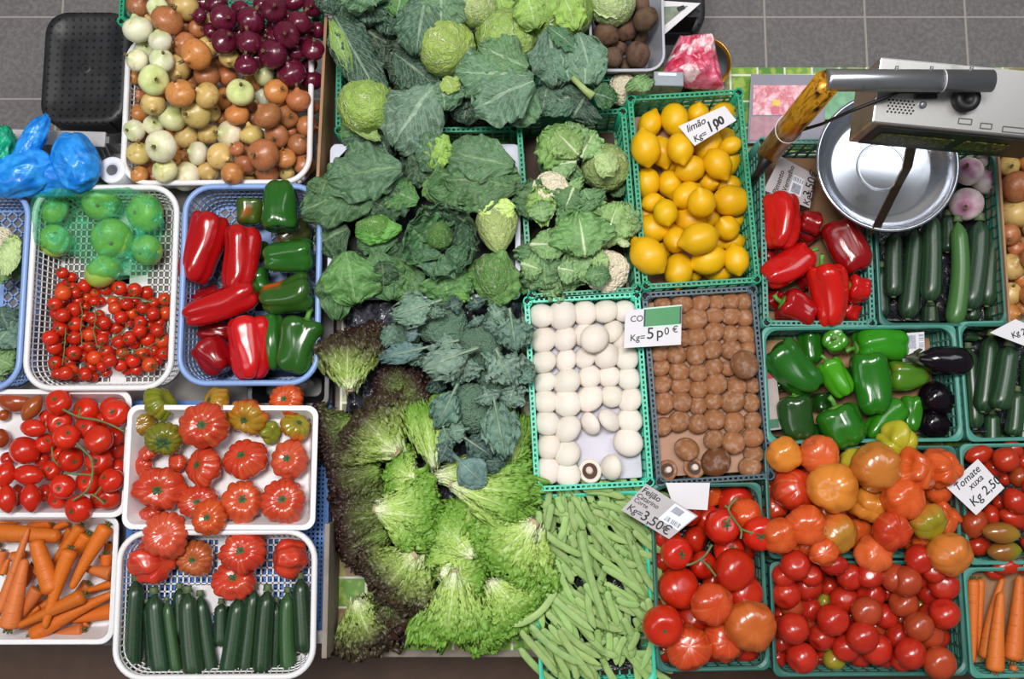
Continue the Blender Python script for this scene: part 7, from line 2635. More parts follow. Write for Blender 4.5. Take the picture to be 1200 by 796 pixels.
floret('broccoli', 'largest round broccoli in front with a leaf on each side', 'broccoli', z8, (310, 180, 135), [((230, 50), (110, 300), 80, .24, .2, BL, {'rib': 1}), ((430, 80), (510, 480), 100, .24, .2, BL, {'rib': 1}), ((250, 350), (430, 470), 80, .2, .19, BLD, {'rib': 1}), ((200, 460), (390, 640), 80, .22, .21, '#607c7a', {'ruf': .1, 'notch': 0}), ((380, 60), (420, 170), 70, .25, .24, BLL), ((140, 280), (190, 420), 50, .2, .18, BL, {'rib': 1}), ((180, 380), (130, 500), 70, .19, .17, '#4a625e'), ((300, 310), (180, 330), 60, .21, .2, BLL), ((560, 60), (520, 180), 80, .22, .2, BLL), ((300, 500), (510, 500), 60, .18, .17, BLD)], BROCF[1], M_BROC, M_BROCL, hb + .01, GB)

# ------------------------------------------------------------------ cauliflowers
z6 = (Z(605, 130, 3.7), 3.7)
GC = 'cauliflowers in the green crate'
CL, CLD, CLL = '#82a56e', '#61865a', '#a9c488'
hc = TZ + .12
W_ = dict(shape='cabbage', ruf=.26, notch=.25, cup=-.3, wr=.05, nu=26, nv=34, pleat=7)
floret('cauliflower', 'leafy cauliflower lying with its pale stalks toward the round cabbage, back of the crate', 'cauliflower', z6, (190, 160, 85), [((270, 210), (110, 100), 90, .19, .19, '#7fa55a', {**W_, 'rib': 1}), ((260, 220), (140, 240), 60, .2, .17, CL, {**W_, 'rib': 1}), ((270, 200), (230, 50), 60, .2, .18, CL, W_), ((280, 200), (340, 90), 60, .2, .17, CL, {**W_, 'rib': 1}), ((240, 200), (120, 280), 80, .14, .12, CLD, W_), ((270, 190), (170, 90), 70, .22, .2, '#8fb06a', {**W_, 'rib': 1}), ((260, 230), (210, 290), 70, .17, .15, CLD, W_)], CURDF[0], M_CURD, M_SPRING, hc, GC, part='curd')
floret('cauliflower', 'cauliflower with an open cream curd at the spring cabbage side', 'cauliflower', z6, (155, 350, 85), [((80, 300), (60, 470), 70, .18, .15, CLD, {**W_, 'cup': .4, 'rib': 1}), ((120, 480), (100, 390), 50, .2, .2, CL, W_), ((250, 330), (210, 430), 75, .21, .2, CLD, {**W_, 'rib': 1}), ((120, 500), (90, 330), 50, .17, .19, '#8fb060', {**W_, 'cup': .3}), ((290, 340), (340, 420), 70, .2, .2, CLD, W_), ((230, 310), (270, 350), 50, .19, .18, CL, W_)], CURDF[1], M_CURD, M_SPRING, hc + .055, GC, part='curd')
floret('cauliflower', 'cauliflower nearly covered by one broad leaf with a clear white rib, centre of the crate', 'cauliflower', z6, (320, 590, 80), [((300, 630), (270, 440), 120, .235, .22, '#6f9a5c', {**W_, 'rib': 1, 'cup': -.2}), ((330, 640), (200, 660), 80, .2, .18, CL, W_), ((400, 640), (330, 660), 60, .21, .2, '#9cb87a', W_), ((380, 580), (440, 400), 90, .2, .19, '#8fb070', {**W_, 'rib': 1}), ((440, 580), (470, 400), 70, .18, .17, CL, W_), ((380, 500), (430, 560), 80, .19, .18, CLD, W_), ((180, 500), (260, 460), 60, .21, .2, CLD, W_), ((460, 590), (470, 560), 25, .2, .2, '#c4d2a0', W_), ((300, 380), (330, 430), 60, .21, .2, CLD, {'ruf': .4})], CURDF[0], M_CURD, M_SPRING, hc + .02, GC, part='curd')
floret('cauliflower', 'cauliflower with a creamy grey curd at the front corner by the lemons', 'cauliflower', z6, (400, 690, 92), [((290, 740), (330, 690), 60, .17, .18, CL, W_), ((300, 720), (400, 700), 45, .2, .21, CLD, W_)], CURDF[1], M_CURD, M_SPRING, hc + .03, GC, part='curd')
floret('cauliflower', 'cauliflower hidden in dark folded leaves at the front corner by the spring cabbages', 'cauliflower', z6, (130, 690, 60), [((60, 580), (210, 580), 60, .2, .2, CL, {**W_, 'rib': 1}), ((20, 660), (110, 690), 50, .19, .19, CL, {**W_, 'rib': 1}), ((110, 620), (130, 770), 100, .19, .16, CLD, W_), ((80, 570), (60, 670), 70, .18, .16, CLD, W_), ((200, 700), (100, 780), 80, .17, .14, CL, {'ruf': .35}), ((40, 700), (40, 790), 60, .15, .12, '#5f8f4c', {'ruf': .35}), ((180, 680), (270, 700), 50, .21, .19, CL, {**W_, 'rib': 1}), ((220, 720), (230, 780), 60, .15, .13, CL, {'ruf': .35})], CURDF[0], M_CURD, M_SPRING, hc, GC, part='curd')
cabbage('round_cabbage', 'wrinkled pale green round cabbage in the cauliflower crate', 'cabbage', z6, [(385, 245, 100, '#9db56a', {'z': TZ + .13, 'up': (-.1, .3, 1), 'wr': .07})], [((340, 190), (430, 260), 60, .225, .225, '#a9c080', {'cup': -.4, 'curl': .9}), ((470, 310), (400, 350), 50, .1, .09, CLD, {})], RIM, M_SPRING, M_HEAD, None)
zq2 = (zq, 4.615)
floret('cauliflower', 'cream cauliflower in the small crate below the potato tub', 'cauliflower', zq2, (240, 480, 85), [((110, 540), (150, 460), 70, .2, .2, '#3f6f3c', W_), ((330, 480), (290, 420), 60, .19, .19, CL, W_), ((360, 490), (330, 430), 50, .19, .18, CL, W_)], CURDF[1], M_CURD, M_SPRING, RIM - .03, None, part='curd')
zz0 = (Z(0, 200, 3), 3)
floret('cauliflower', 'white cauliflower at the photo edge in the blue basket', 'cauliflower', zz0, (-5, 280, 75), [((30, 370), (60, 230), 35, .12, .13, '#b5cc90', {**W_, 'cup': .4}), ((-20, 340), (30, 380), 40, .11, .1, CL, {'ruf': .4}), ((50, 300), (60, 380), 30, .08, .07, CLD, W_)], CURDF[0], M_CURD, M_SPRING, TZ + .08, None, part='curd')
floret('broccoli', 'broccoli leaves and crown at the photo edge in the blue basket', 'broccoli', zz0, (-40, 560, 80), [((-20, 620), (60, 520), 60, .12, .12, BL, {**W_, 'rib': 1}), ((0, 480), (30, 560), 50, .13, .12, BLD, W_), ((-20, 600), (70, 620), 50, .09, .08, CL, W_), ((-30, 650), (50, 690), 60, .09, .08, CL, {'ruf': .4})], BROCF[1], M_BROC, M_SPRING, TZ + .08, None)

# ------------------------------------------------------------------ lettuces
y3 = Z(350, 340, 3.617)
y4 = Z(350, 540, 3.11)
HL = TZ


def let(label, z_, s_, base, tip, half, z0, z1, mat, seed, end=True, group='green lettuces', n=13, name='lettuce', tall=.8, rufm=1.0):
    A, B = P(*z_(*base), HL + z0), P(*z_(*tip), HL + z1)
    hm = half * 1.15 / s_ * S(*z_(*base), HL + z0)
    B = A + (B - A) * 1.12
    lettuce(label, A, B, hm, mat, seed, n, end, group, name, tall, rufm)


GD = 'dark tipped lettuces'
let('dark lettuce frills touching the black film', y3, 3.617, (300, 330), (200, 190), 150, .11, .11, M_LETR, 1, False, GD, 10)
let('red brown lettuce below the broccoli, all frilly dark leaves', y3, 3.617, (470, 420), (330, 400), 120, .10, .11, M_LETR, 2, False, GD, 11)
let('dark lettuce frills beside the small broccoli', y3, 3.617, (420, 480), (540, 390), 120, .10, .11, M_LETR, 3, False, GD, 9)
let('dark red lettuce beside the ribbed tomato tray', y3, 3.617, (240, 560), (90, 640), 130, .10, .11, M_LETR, 4, False, GD, 12)
let('dark lettuce with brown tips beside the red one, below the pale one', y3, 3.617, (300, 640), (130, 740), 140, .10, .12, M_LETR, 5, False, GD, 12)
let('red brown lettuce with a green heart above the wooden board', y4, 3.11, (330, 190), (130, 200), 150, .10, .11, M_LETR, 6, False, GD, 14)
let('dark frilly lettuce beside the end of the wooden board', y4, 3.11, (330, 260), (160, 330), 110, .08, .09, M_LETR, 7, False, GD, 10)
let('dark frilly lettuce beside the green lettuce with a pale base', y4, 3.11, (300, 30), (120, 100), 130, .11, .11, M_LETR, 21, False, GD, 12)
let('dark brown lettuce lying on the printed cloth', y4, 3.11, (215, 500), (300, 690), 110, .06, .05, M_LETD, 8, False, GD, 11)
let('dark tipped lettuce behind the front one, brown frills to the middle', y4, 3.11, (370, 430), (420, 640), 140, .07, .06, M_LETR, 9, False, GD, 12)
let('dark tipped lettuce with a pale fanned base pointing to the black film', y3, 3.617, (225, 425), (225, 190), 125, .14, .15, M_LETD, 10, True, GD, 13)
let('pale green lettuce leaf bunch behind the broccoli, against the mushroom crate', y3, 3.617, (900, 790), (945, 500), 60, .08, .09, M_LETG, 22, False, n=7)
let('green lettuce with olive tips whose cut end points to the broccoli', y3, 3.617, (420, 690), (240, 520), 150, .15, .16, M_LETD, 11, True, GD, 14)
let('narrow lettuce with a long white base beside the largest broccoli', y3, 3.617, (575, 750), (520, 450), 85, .14, .16, M_LETG, 12, True, n=10)
let('green lettuce frills under the narrow white based lettuce', y4, 3.11, (430, 60), (330, 20), 100, .12, .13, M_LETG, 23, False, n=9)
let('lettuce lying under the grey broccoli leaf with a thick white cut end', y4, 3.11, (505, 55), (820, 40), 100, .12, .12, M_LETG, 13, True, n=11)
let('long lettuce with a white ribbed base beside the white mushroom crate', y4, 3.11, (560, 85), (840, 180), 100, .15, .14, M_LETG, 14, True, n=12)
let('frilly green lettuce in the middle of the green heap, base toward the beans', y4, 3.11, (640, 350), (500, 190), 150, .11, .14, M_LETG, 15, False, n=14)
let('green lettuce with a fat white cut end beside the red brown lettuce', y4, 3.11, (285, 175), (500, 200), 125, .15, .15, M_LETG, 16, True, n=14)
let('small frilly green lettuce below the middle of the heap', y4, 3.11, (520, 400), (690, 440), 130, .10, .1, M_LETG, 24, False, n=9)
let('wide frilly lettuce next to the beans, cut end up at the crate corner', y4, 3.11, (858, 225), (720, 390), 150, .15, .12, M_LETG, 17, True, n=14)
let('frilly lettuce at the front beside the beans', y4, 3.11, (700, 430), (830, 560), 130, .12, .09, M_LETG, 18, False, n=13)
let('small lettuce at the front edge behind the long bean', y4, 3.11, (660, 530), (730, 670), 85, .09, .07, M_LETG, 19, False, n=10)
let('dark tipped lettuce with a pale ribbed base lying beside the front green one', y4, 3.11, (425, 340), (290, 470), 130, .14, .13, M_LETD, 20, True, GD, 13)
let('upright front lettuce with a white base, above the printed cloth', y4, 3.11, (570, 400), (560, 660), 95, .14, .10, M_LETG, 25, True, n=13)

# ------------------------------------------------------------------ beans
yb_ = Z(600, 570, 3.522)
BN = [((110, 100), (130, 220)), ((150, 40), (160, 200)), ((165, 70), (140, 190)), ((190, 40), (215, 110)), ((240, 60), (265, 190)), ((260, 110), (300, 180)), ((220, 120), (190, 230)), ((215, 170), (200, 260)), ((240, 200), (260, 260)), ((280, 190), (280, 270)), ((380, 180), (390, 280)), ((330, 170), (360, 300)),
      ((400, 220), (520, 300)), ((440, 280), (470, 420)), ((540, 290), (620, 305)), ((560, 340), (600, 330)), ((600, 310), (600, 400)), ((450, 320), (540, 400)), ((480, 300), (550, 470)), ((520, 270), (600, 290)), ((410, 290), (520, 330)), ((200, 320), (250, 400)), ((140, 340), (170, 420)), ((130, 380), (130, 590)),
      ((200, 480), (215, 590)), ((160, 470), (250, 610)), ((370, 600), (340, 640)), ((400, 600), (395, 720)), ((430, 620), (440, 720)), ((470, 620), (430, 740)), ((490, 610), (490, 710)), ((520, 600), (480, 680)), ((460, 540), (500, 620)), ((510, 540), (540, 600)), ((350, 590), (350, 660)), ((440, 490), (520, 530)), ((340, 540), (470, 610)),
      ((150, 640), (190, 790)), ((60, 590), (190, 640)), ((180, 690), (260, 760)), ((80, 600), (250, 640)), ((240, 720), (270, 800)), ((300, 680), (350, 800)), ((330, 650), (440, 705)), ((90, 640), (180, 760)), ((140, 520), (220, 640)),
      ((300, 20), (470, 50)), ((290, 15), (420, 20)), ((350, 70), (470, 110)), ((400, 100), (560, 190)), ((440, 120), (610, 260)), ((500, 180), (615, 275)), ((560, 200), (630, 270)),
      ((250, 40), (490, 240)), ((330, 100), (480, 200)), ((290, 60), (350, 160)),
      ((120, 180), (300, 290)), ((115, 220), (330, 390)), ((120, 240), (290, 380)), ((130, 270), (215, 430)), ((180, 300), (265, 490)), ((230, 290), (340, 365)), ((250, 330), (380, 440)), ((300, 240), (520, 400)), ((310, 150), (550, 460)), ((370, 330), (550, 450)), ((380, 400), (520, 480)), ((270, 420), (340, 480)), ((190, 430), (410, 560)), ((220, 490), (460, 600)),
      ((260, 460), (350, 530)), ((320, 410), (345, 590)), ((390, 430), (440, 580)), ((300, 400), (370, 500)), ((410, 430), (560, 560)), ((430, 460), (530, 490)), ((530, 480), (620, 555)),
      ((150, 570), (370, 740)), ((200, 580), (370, 710)), ((240, 520), (385, 690)), ((210, 530), (340, 640)), ((190, 590), (340, 800)), ((75, 570), (300, 740)), ((30, 590), (190, 780)), ((160, 620), (240, 800)), ((120, 590), (220, 650)),
      ((100, 390), (340, 600)), ((280, 180), (400, 600)), ((470, 170), (540, 370)), ((500, 240), (634, 475)), ((590, 470), (530, 765)), ((185, 420), (0, 580)), ((560, 460), (590, 560))]
rb_ = random.Random(5)
low = []
for k in range(150):
    x, y = rb_.uniform(60, 590), rb_.uniform(30, 770)
    a_ = R(rb_.gauss(54, 26))
    l_ = rb_.uniform(170, 290) / 2
    low.append(((x - l_ * math.cos(a_), y - l_ * math.sin(a_)), (x + l_ * math.cos(a_), y + l_ * math.sin(a_))))
BN = low + BN
D = Drop(TZ + .07, RIM + .10, .30)
it, segs = [], []
for a, b in BN:
    A, B, rm = D.lay(yb_(*a), yb_(*b), 15 / 3.522, 9)
    it.append(yb_((a[0] + b[0]) / 2, (a[1] + b[1]) / 2))
    segs.append((A, B, rm, math.hypot(a[0] - b[0], a[1] - b[1])))
ls = rowlabels(it, [5] * len(it), [('long' if s_[3] > 240 else 'short' if s_[3] < 120 else 'flat') + ' green bean' for s_ in segs], 'the lettuces', 'the mushroom crate')


def p_bean(u):
    return min(1, u / .10) ** .5 * min(1, (1 - u) / .16) ** .7 + .04


def bean_tail(L, r):
    return MB().tube([(0.001, 0, 0), (-r * .7, r * .1, 0), (-r * 1.2, r * .25, 0)], [r * .22, r * .14, r * .18], 5).me('bean_stalk')


for k, (A, B, rm, L_) in enumerate(segs):
    long_veg('green_bean', ls[k] if L_ < 10000 else '', 'bean', A, B, rm * 1.0, vary(lin('#8cad62'), .14, .05), M_BEAN, p_bean, rnd.uniform(-.10, .10) if k != len(segs) - 2 else .12, 'green beans', 10, 14, [('stalk_end', bean_tail, M_PSTEM)], flat=.22, sec=lambda u, ph: 1 + .10 * abs(math.sin(u * PI * 7)) * (abs(math.cos(ph)) > .5))
# ------------------------------------------------------------------ the weighing scale
def steel(name, c, rough, nz=.15):
    m = NT(name)
    co = m.objcoord()
    mp = m.n('Mapping')
    m.set(mp.inputs[0], co)
    mp.inputs['Scale'].default_value = (4, 60, 60)
    f = m.noise(6, 3, mp.outputs[0], 0.0)
    d = m.noise(14, 4, co, 2.0)
    c_ = lin(c)
    lo = tuple([x * (1 - nz) for x in c_[:3]] + [1])
    col = m.mix(f, lo, c_)
    col = m.mix(m.math('MULTIPLY', m.step(d, .56, .7), .35), col, lin('#6a6058'))
    return m.done(col, rough, .5, .95)


M_BRUSH = steel('brushed_steel', '#cfcfd2', .30)
M_HOUSE = steel('worn_steel_housing', '#c6c3c0', .42, .1)
M_PAN = steel('polished_pan_steel', '#d4d8e2', .22, .05)
M_BLK = plain('black_rubber', '#141416', .5, .1, 30)
m = NT('yellow_taped_pole')
co = m.objcoord()
mp = m.n('Mapping')
m.set(mp.inputs[0], co)
mp.inputs['Scale'].default_value = (30, 30, 4)
f = m.noise(2.2, 3, mp.outputs[0], 0.0, .6, .6)
M_YPOLE = m.done(m.ramp(f, (.34, lin('#2a1a12')), (.45, lin('#a8721a')), (.58, lin('#d69a22')), (.70, lin('#6a4418'))), .3, .5, .3)

ZT = 1.44
pb, ptop = P(884, 200, TZ), P(968, 98, ZT)
t = thing('weighing_scale', 'steel hanging weighing scale with round pan on a yellow pole above the red peppers', 'scale', (ptop.x, ptop.y, TZ))
off = t.location
rp = 15.5 * S(930, 150, 1.2)
base = Vector((ptop.x, ptop.y, TZ)) if False else pb
pm_ = pb.lerp(ptop, (RIM + .03 - TZ) / (ZT - TZ))
MB().tube([pm_ - off, ptop - off], rp * .96, 24).build('pole', M_YPOLE, t)
pf_ = P(886.5, 205, RIM)
MB().tube([Vector((pf_.x, pf_.y, TZ + .0005)) - off, Vector((pf_.x, pf_.y, RIM + .02)) - off, pm_ + Vector((0, 0, .02)) - off], [.009, .009, rp * .8], 16).build('pole_foot', M_BLK, t)
dv = (ptop - pb)
a1, a2 = P(968, 94, ZT), P(1162, 95, ZT)
ra = 13.0 * S(1060, 95, ZT)
MB().tube([a1 - off, a1.lerp(a2, .02) - off, a2 - off], ra, 28).build('arm', M_BRUSH, t)
MB().tube([a1.lerp(a2, .70) - off, a1.lerp(a2, .705) - off], ra * 1.02, 28).build('arm_band', M_PAPER, t)
for q in (.42, .63, .87):
    p = a1.lerp(a2, q) - off
    MB().tube([p + Vector((0, ra * .8, ra * .3)), p + Vector((0, ra * 1.15, ra * .5))], .004, 8).build('bolt', M_STEEL, t)
# housing: tilted steel box
ZH = 1.40
zd = Z(860, 40, 3.185)
TL, TR, BR_, BL_ = P(*zd(548, 84), ZH), P(*zd(1150, 150), ZH), P(*zd(1120, 400), ZH - .05), P(*zd(515, 330), ZH - .04)
TR.x += .06; BR_.x += .06
h = .115
low = [P(*zd(436, 205), ZH - h), None, None, P(*zd(430, 396), ZH - h - .02)]
dx0, dy0 = low[0] - TL, low[3] - BL_
mb = MB()
V = [TL, TR, BR_, BL_, TL + Vector((dx0.x * .35, dx0.y * .35, -h)), TR + Vector((0, -.01, -h)), BR_ + Vector((0, -.05, -h)), low[3]]
V[2] = V[1] + V[3] - V[0]
D_ = low[3] - BL_
D_ = Vector((D_.x * .8, D_.y * .8, -h))
V[4:8] = [v + D_ for v in V[:4]]
V = [v - off for v in V]
mb.add(V, [(0, 3, 2, 1), (4, 5, 6, 7), (0, 1, 5, 4), (1, 2, 6, 5), (2, 3, 7, 6), (3, 0, 4, 7)])
mb.build('housing', M_HOUSE, t, smooth=False, bevel=.004)
A0, A1, B0, B1 = V[3], V[2], V[7], V[6]


def on_front(u, v, out=.002):
    p = A0.lerp(A1, u).lerp(B0.lerp(B1, u), v)
    n_ = (A1 - A0).cross(B0 - A0).normalized()
    if n_.y > 0:
        n_ = -n_
    return p + n_ * out


def front_panel(name, u0, u1, v0, v1, mat, out):
    q = [on_front(u0, v0, out), on_front(u1, v0, out), on_front(u1, v1, out), on_front(u0, v1, out)]
    return MB().add(q, [(0, 1, 2, 3)]).build(name, mat, t, smooth=False, solid=.002)


front_panel('display_panel', .05, .97, .10, .94, plain('black_display', '#100f10', .3), .0025)
m = NT('dim_display')
m.done(m.mix(m.step(m.noise(150, 1), .5, .6), lin('#2c2e10'), lin('#6a6e22')), .3)
front_panel('display_window', .10, .50, .35, .75, m.m, .005)
front_panel('display_window', .56, .80, .35, .75, m.m, .005)
nt_ = (V[1] - V[0]).cross(V[3] - V[0]).normalized()
if nt_.z < 0:
    nt_ = -nt_


def on_top(u, v, out=.001):
    return V[0].lerp(V[1], u).lerp(V[3].lerp(V[2], u), v) + nt_ * out


qn = quat_to(nt_)


def top_round(name, u, v, prof, mat, n=24):
    o = MB().lathe(prof, n).build(name, mat, t)
    o.location = on_top(u, v)
    setrot(o, qn)
    return o


top_round('black_knob', .47, .52, [(.030, -.002), (.030, .022), (.026, .030), (.012, .030), (.010, .024), (.001, .024)], M_BLK, 32)
o = MB().box((0, 0, .006), (.05, .022, .012)).build('terminal_block', M_BLK, t, smooth=False, bevel=.002)
o.location = on_top(.26, .50)
setrot(o, qn)
top_round('steel_screw', .255, .66, [(.008, 0), (.008, .006), (.004, .008), (.001, .008)], M_STEEL, 12)
mb = MB()
for i in range(7):
    for j in range(5):
        p = on_top(.075 + .021 * i + (.01 if j % 2 else 0), .63 + .045 * j, .0015)
        mb.lathe([(.0022, -.001), (.0022, .0004), (.0001, .0004)], 8, c=p)
mb.build('speaker_holes', M_DARKHOLE, t, smooth=False)
for (u0, u1, v_) in ((.46, .53, .84), (.58, .64, .88), (.70, .86, .90)):
    q = [on_top(u0, v_ - .03, .001), on_top(u1, v_ - .03, .001), on_top(u1, v_ + .05, .001), on_top(u0, v_ + .05, .001)]
    mb = MB()
    for i in range(4):
        mb.bar(q[i], q[(i + 1) % 4], .0022, .0015)
    mb.build('socket_cover', plain('dull_socket_trim', '#5c5650', .6), t, smooth=False)
# bracket holding the housing under the arm
for q in (.45, .9):
    p = a1.lerp(a2, q) - off
    MB().box((p.x, p.y, (p.z + ZH - off.z) / 2 - .005), (.02, .02, abs(p.z - (ZH - off.z)) + .01)).build('hanger', M_STEEL, t, smooth=False)
# cable
cb = [P(*zd(985 * .78, 215), ZH + .02), P(*zd(620, 215), ZH + .01), P(*zd(430, 290), ZH - .04), P(*zd(330, 335), ZH - .16), P(*zd(240, 362), ZH - .22), P(*zd(215, 365), ZH - .235)]
sm = []
for i in range(len(cb) - 1):
    for q in range(6):
        sm.append(cb[i].lerp(cb[i + 1], q / 6) - off)
sm.append(cb[-1] - off)
MB().tube(sm, .0042, 8).build('cable', M_BLK, t)
pt_ = pb.lerp(ptop, .55) - off
tg = [pt_ + Vector((math.cos(a) * rp * 1.05, math.sin(a) * rp * 1.05, .012 * math.sin(a))) for a in np.linspace(0, 2 * PI, 24)[:-1]]
MB().tube(tg, .0016, 6, closed=True).build('cable_tie', M_PAPER, t)
# pan
ZP = 1.02
pc = P(1040, 190, ZP)
s_ = S(1040, 190, ZP)
rr_ = 84 * s_
o = MB().lathe([(.001, -.050), (rr_ * .70, -.050), (rr_ * .88, -.040), (rr_ * .965, -.004), (rr_ * 1.0, .0), (rr_ * 1.0, .004), (rr_ * .955, .004), (rr_ * .935, -.006), (rr_ * .86, -.034), (rr_ * .72, -.0432), (rr_ * .69, -.0445), (rr_ * .36, -.0445), (rr_ * .345, -.0445), (rr_ * .338, -.0437), (rr_ * .33, -.0445), (rr_ * .31, -.0445), (.001, -.0445)], 72).build('pan', M_PAN, t)
o.location = pc - off
st = [P(*zd(672, 395), ZH - h - .01), P(*zd(660, 430), 1.24), P(*zd(645, 500), 1.17), P(*zd(610, 565), 1.10), P(*zd(522, 742), ZP - .01)]
mb = MB()
st = [p - off for p in st]
W2 = Vector((.013, .004, 0))
for i in range(len(st) - 1):
    a, b = st[i], st[i + 1]
    V2 = [a - W2, a + W2, b + W2, b - W2]
    mb.add(V2, [(0, 1, 2, 3)])
mb.build('pan_bracket', steel('dark_bronze_bracket', '#6a5646', .4, .3), t, smooth=False, solid=.005)
p1 = P(1120, 140, ZP + .0) - off
MB().tube([V[6].lerp(V[7], .3), p1 + Vector((0, 0, .1)), p1], .005, 8).build('pan_bracket', M_STEEL, t)


# ------------------------------------------------------------------ price cards
def sign(label, corners, z, mat, texts, name='price_card', extra=(), ztilt=(0, 0, 0, 0)):
    """corners TL TR BR BL as read by the text; texts: (string, u, v, height in photo px, shear, bold)"""
    q = [P(x, y, z + dz) for (x, y), dz in zip(corners, ztilt)]
    c = sum(q, Vector()) / 4
    ex = (((q[1] - q[0]) + (q[2] - q[3])) / 2).normalized()
    ey = (((q[0] - q[3]) + (q[1] - q[2])) / 2).normalized()
    ez = ex.cross(ey).normalized()
    ey = ez.cross(ex)
    M_ = Matrix((ex, ey, ez)).transposed()
    t = thing(name, label, 'sign', c)
    setrot(t, M_.to_quaternion())
    Mi = M_.inverted()
    loc = [Mi @ (v - c) for v in q]
    mb = MB()
    mb.add([(v.x, v.y, 0) for v in loc] + [(v.x, v.y, -.0016) for v in loc], [(3, 2, 1, 0), (4, 5, 6, 7), (0, 1, 5, 4), (1, 2, 6, 5), (2, 3, 7, 6), (3, 0, 4, 7)])
    mb.build('card', mat, t, smooth=False)
    px = S(corners[0][0], corners[0][1], z)

    def at(u, v):
        return loc[0].lerp(loc[1], u).lerp(loc[3].lerp(loc[2], u), v)
    for (s_, u, v, hgt, sh, bold) in texts:
        cu = bpy.data.curves.new('ink', 'FONT')
        cu.body = s_
        cu.size = hgt * px * 1.35
        cu.shear = sh
        cu.offset = .00035 * bold
        cu.extrude = .0003
        cu.resolution_u = 3
        tmp = bpy.data.objects.new('ink', cu)
        COL.objects.link(tmp)
        bpy.context.view_layer.update()
        me = bpy.data.meshes.new_from_object(tmp.evaluated_get(bpy.context.evaluated_depsgraph_get()))
        bpy.data.objects.remove(tmp)
        o = bpy.data.objects.new('lettering', me)
        COL.objects.link(o)
        o.parent = t
        me.materials.clear()
        me.materials.append(M_INK)
        p = at(u, v)
        o.location = (p.x, p.y, .0006)
    for (nm_, u0, v0, u1, v1, mt, dz) in extra:
        a = [at(u0, v0), at(u1, v0), at(u1, v1), at(u0, v1)]
        MB().add([(v.x, v.y, .0004 + dz) for v in a], [(3, 2, 1, 0)]).build(nm_, mt, t, smooth=False, solid=.0005)
    return t


def bars(u0, v0, u1, v1, n=9, vert=False):
    out = []
    r = random.Random(n * 7)
    for k in range(n):
        f0 = (k + .1) / n
        f1 = f0 + r.uniform(.35, .75) / n
        if vert:
            out.append(('barcode_bar', u0, v0 + (v1 - v0) * f0, u1, v0 + (v1 - v0) * f1, M_INK, .0012))
        else:
            out.append(('barcode_bar', u0 + (u1 - u0) * f0, v0, u0 + (u1 - u0) * f1, v1, M_INK, .0012))
    return out


def barcode(u0, v0, u1, v1, vert=False):
    """one part: a strip with its printed bars"""
    key = 'barcode_print_v' if vert else 'barcode_print'
    if key not in bpy.data.materials:
        m = NT(key)
        sp = m.n('SeparateXYZ')
        m.set(sp.inputs[0], m.objcoord())
        cb = m.n('CombineXYZ')
        m.set(cb.inputs[0], sp.outputs[1 if vert else 0])
        f = m.noise(420, 1, cb.outputs[0], 0.0)
        m.done(m.mix(m.step(f, .46, .5), lin('#1a1a22'), lin('#dfe0ec')), .5)
    return ('barcode', u0, v0, u1, v1, bpy.data.materials[key], .0012)


sign('white price card with thick ink lying on the lemons', [(795, 148), (849, 124), (863, 141), (814, 171)], RIM + .05, M_PAPER,
     [('limão', .06, .40, 8.5, .35, 1), ('Kg=', .05, .88, 7.5, .2, 1), ('1,', .38, .86, 14, .15, 1), ('00', .56, .78, 10, .1, 4)])
M_GTAPE = plain('green_tape', '#12803c', .4, .08, 60)
M_NAVY = plain('navy_edge', '#16234f', .5)
M_TRIM = plain('pale_green_edge', '#bfe6d4', .5)
sign('white price card with a green patch standing between the two mushroom crates', [(733, 364), (799, 358), (798, 404), (731, 408)], RIM + .045, M_PAPER,
     [('CO', .09, .32, 7.5, .15, .5), ('Kg=', .10, .83, 8, .15, .5), ('5', .39, .80, 14, .1, .7), ('p', .56, .78, 13, .1, .7), ('0', .70, .72, 9, .1, .5), ('€', .84, .68, 8, .1, .5), ],
     extra=[('patch_backing', .32, -.02, 1.0, .50, M_TRIM, 0), ('patch_edge', .33, .02, .995, .47, M_NAVY, .0008), ('green_patch', .36, .02, .965, .47, M_GTAPE, .0016)])
sg = [o for o in bpy.data.objects if o.get('label', '').startswith('white price card with a green patch')][0]
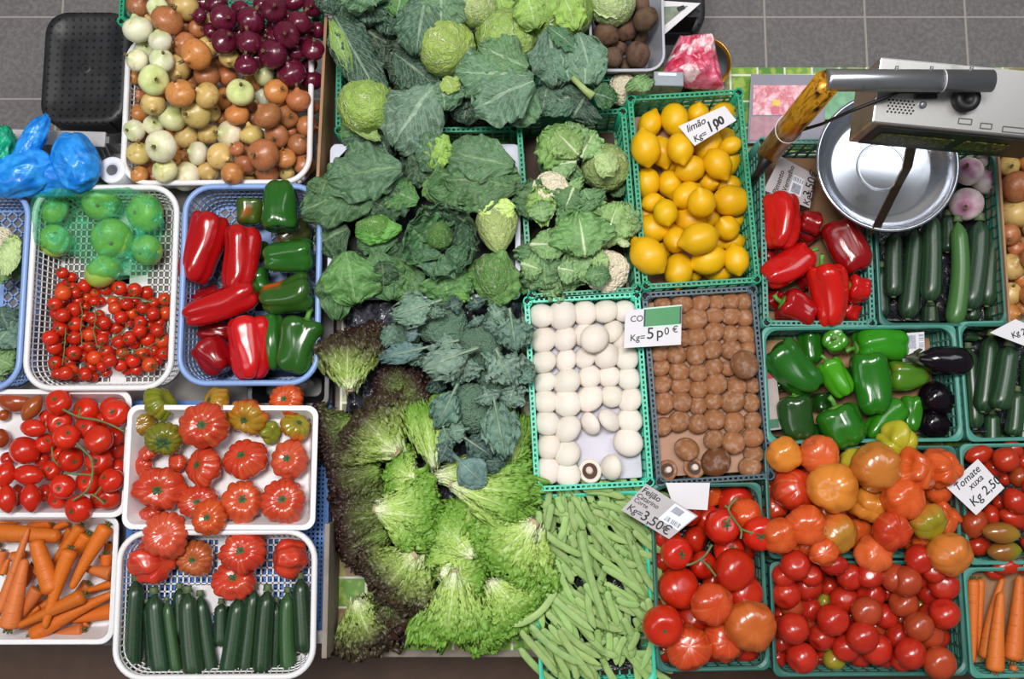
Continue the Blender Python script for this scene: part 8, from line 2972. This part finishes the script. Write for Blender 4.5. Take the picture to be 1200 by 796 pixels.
sign('grey price card with a barcode label lying on the green beans', [(757, 567), (818, 605), (784, 632), (728, 598)], RIM + .06, M_PAPERG,
     [('Feijão', .03, .26, 7.5, .2, 1), ('Catarino', .02, .45, 6, .2, .5), ('Corte', .04, .60, 5.5, .2, .4), ('Kg=', .05, .90, 8.5, .2, .7), ('3,', .34, .93, 13, .1, .7), ('50€', .52, .93, 12, .1, .7)],
     extra=[('label_sticker', .58, .04, .98, .66, M_LABEL, 0), barcode(.64, .10, .92, .18) if False else ('label_lines', .63, .10, .80, .30, plain('grey_print', '#a9adbb', .5, .4, 220), .0008), barcode(.66, .46, .94, .60)])
sign('blank white card tucked under the brown mushroom crate behind the bean price card', [(780, 566), (832, 566), (829, 598), (790, 596)], RIM + .035, M_PAPER, [], 'blank_card')
sign('grey price card with a barcode label propped behind the upright red pepper', [(895, 223), (915, 183), (955, 205), (949, 244)], RIM - .01, M_PAPERG,
     [('Pimento', .02, .28, 6.5, .15, .8), ('Vermelho', .18, .44, 6, .15, .6), ('Kg=', .04, .97, 8, .15, .8), ('3,50€', .28, .97, 10.5, .1, .6)],
     extra=[('label_sticker', .20, .48, .72, .76, M_LABEL, 0), ('label_lines', .24, .52, .5, .72, plain('grey_print_lines', '#a9adbb', .5, .4, 220), .0008), barcode(.56, .50, .68, .74, True)])
sign('white square price card tilted over the plum tomatoes', [(1109, 571), (1146, 538), (1177, 572), (1144, 604)], RIM + .06, M_PAPER,
     [('Tomate', .10, .27, 9, .2, .5), ('xuxa', .36, .47, 8, .2, .5), ('Kg 2,50', .10, .82, 11, .15, .5)])
sign('white handwritten card tilted over the cucumbers at the photo edge', [(1160, 390), (1190, 374), (1230, 392), (1202, 406)], RIM + .05, M_PAPER,
     [('Kg', .12, .55, 7, .2, .7), ('2,', .42, .62, 8, .2, .7)])
sign('white label card with a barcode behind the green peppers', [(1056, 391), (1083, 389), (1084, 424), (1058, 424)], RIM - .03, M_PAPER,
     [('0', .50, .97, 8, .0, .5)], extra=[('label_lines', .15, .08, .62, .55, plain('grey_label_print', '#b4b8c6', .5, .35, 200), .0008), barcode(.76, .02, .96, .55, True)])
m = NT('red_topped_card')
sign('narrow pale card with a red top edge standing in the green pepper crate', [(898, 435), (909, 433), (917, 503), (898, 505)], RIM - .015, plain('mauve_card', '#a89a96', .6), [],
     'product_card', extra=[('red_band', .05, .02, .95, .14, plain('red_band_print', '#a5202c', .5), 0), ('green_mark', .2, .82, .8, .97, plain('green_mark_print', '#2f6a50', .5), 0)])
bpy.data.materials.remove(m.m)
p = [P(1105, 232, .98), P(1120, 220, .98)]
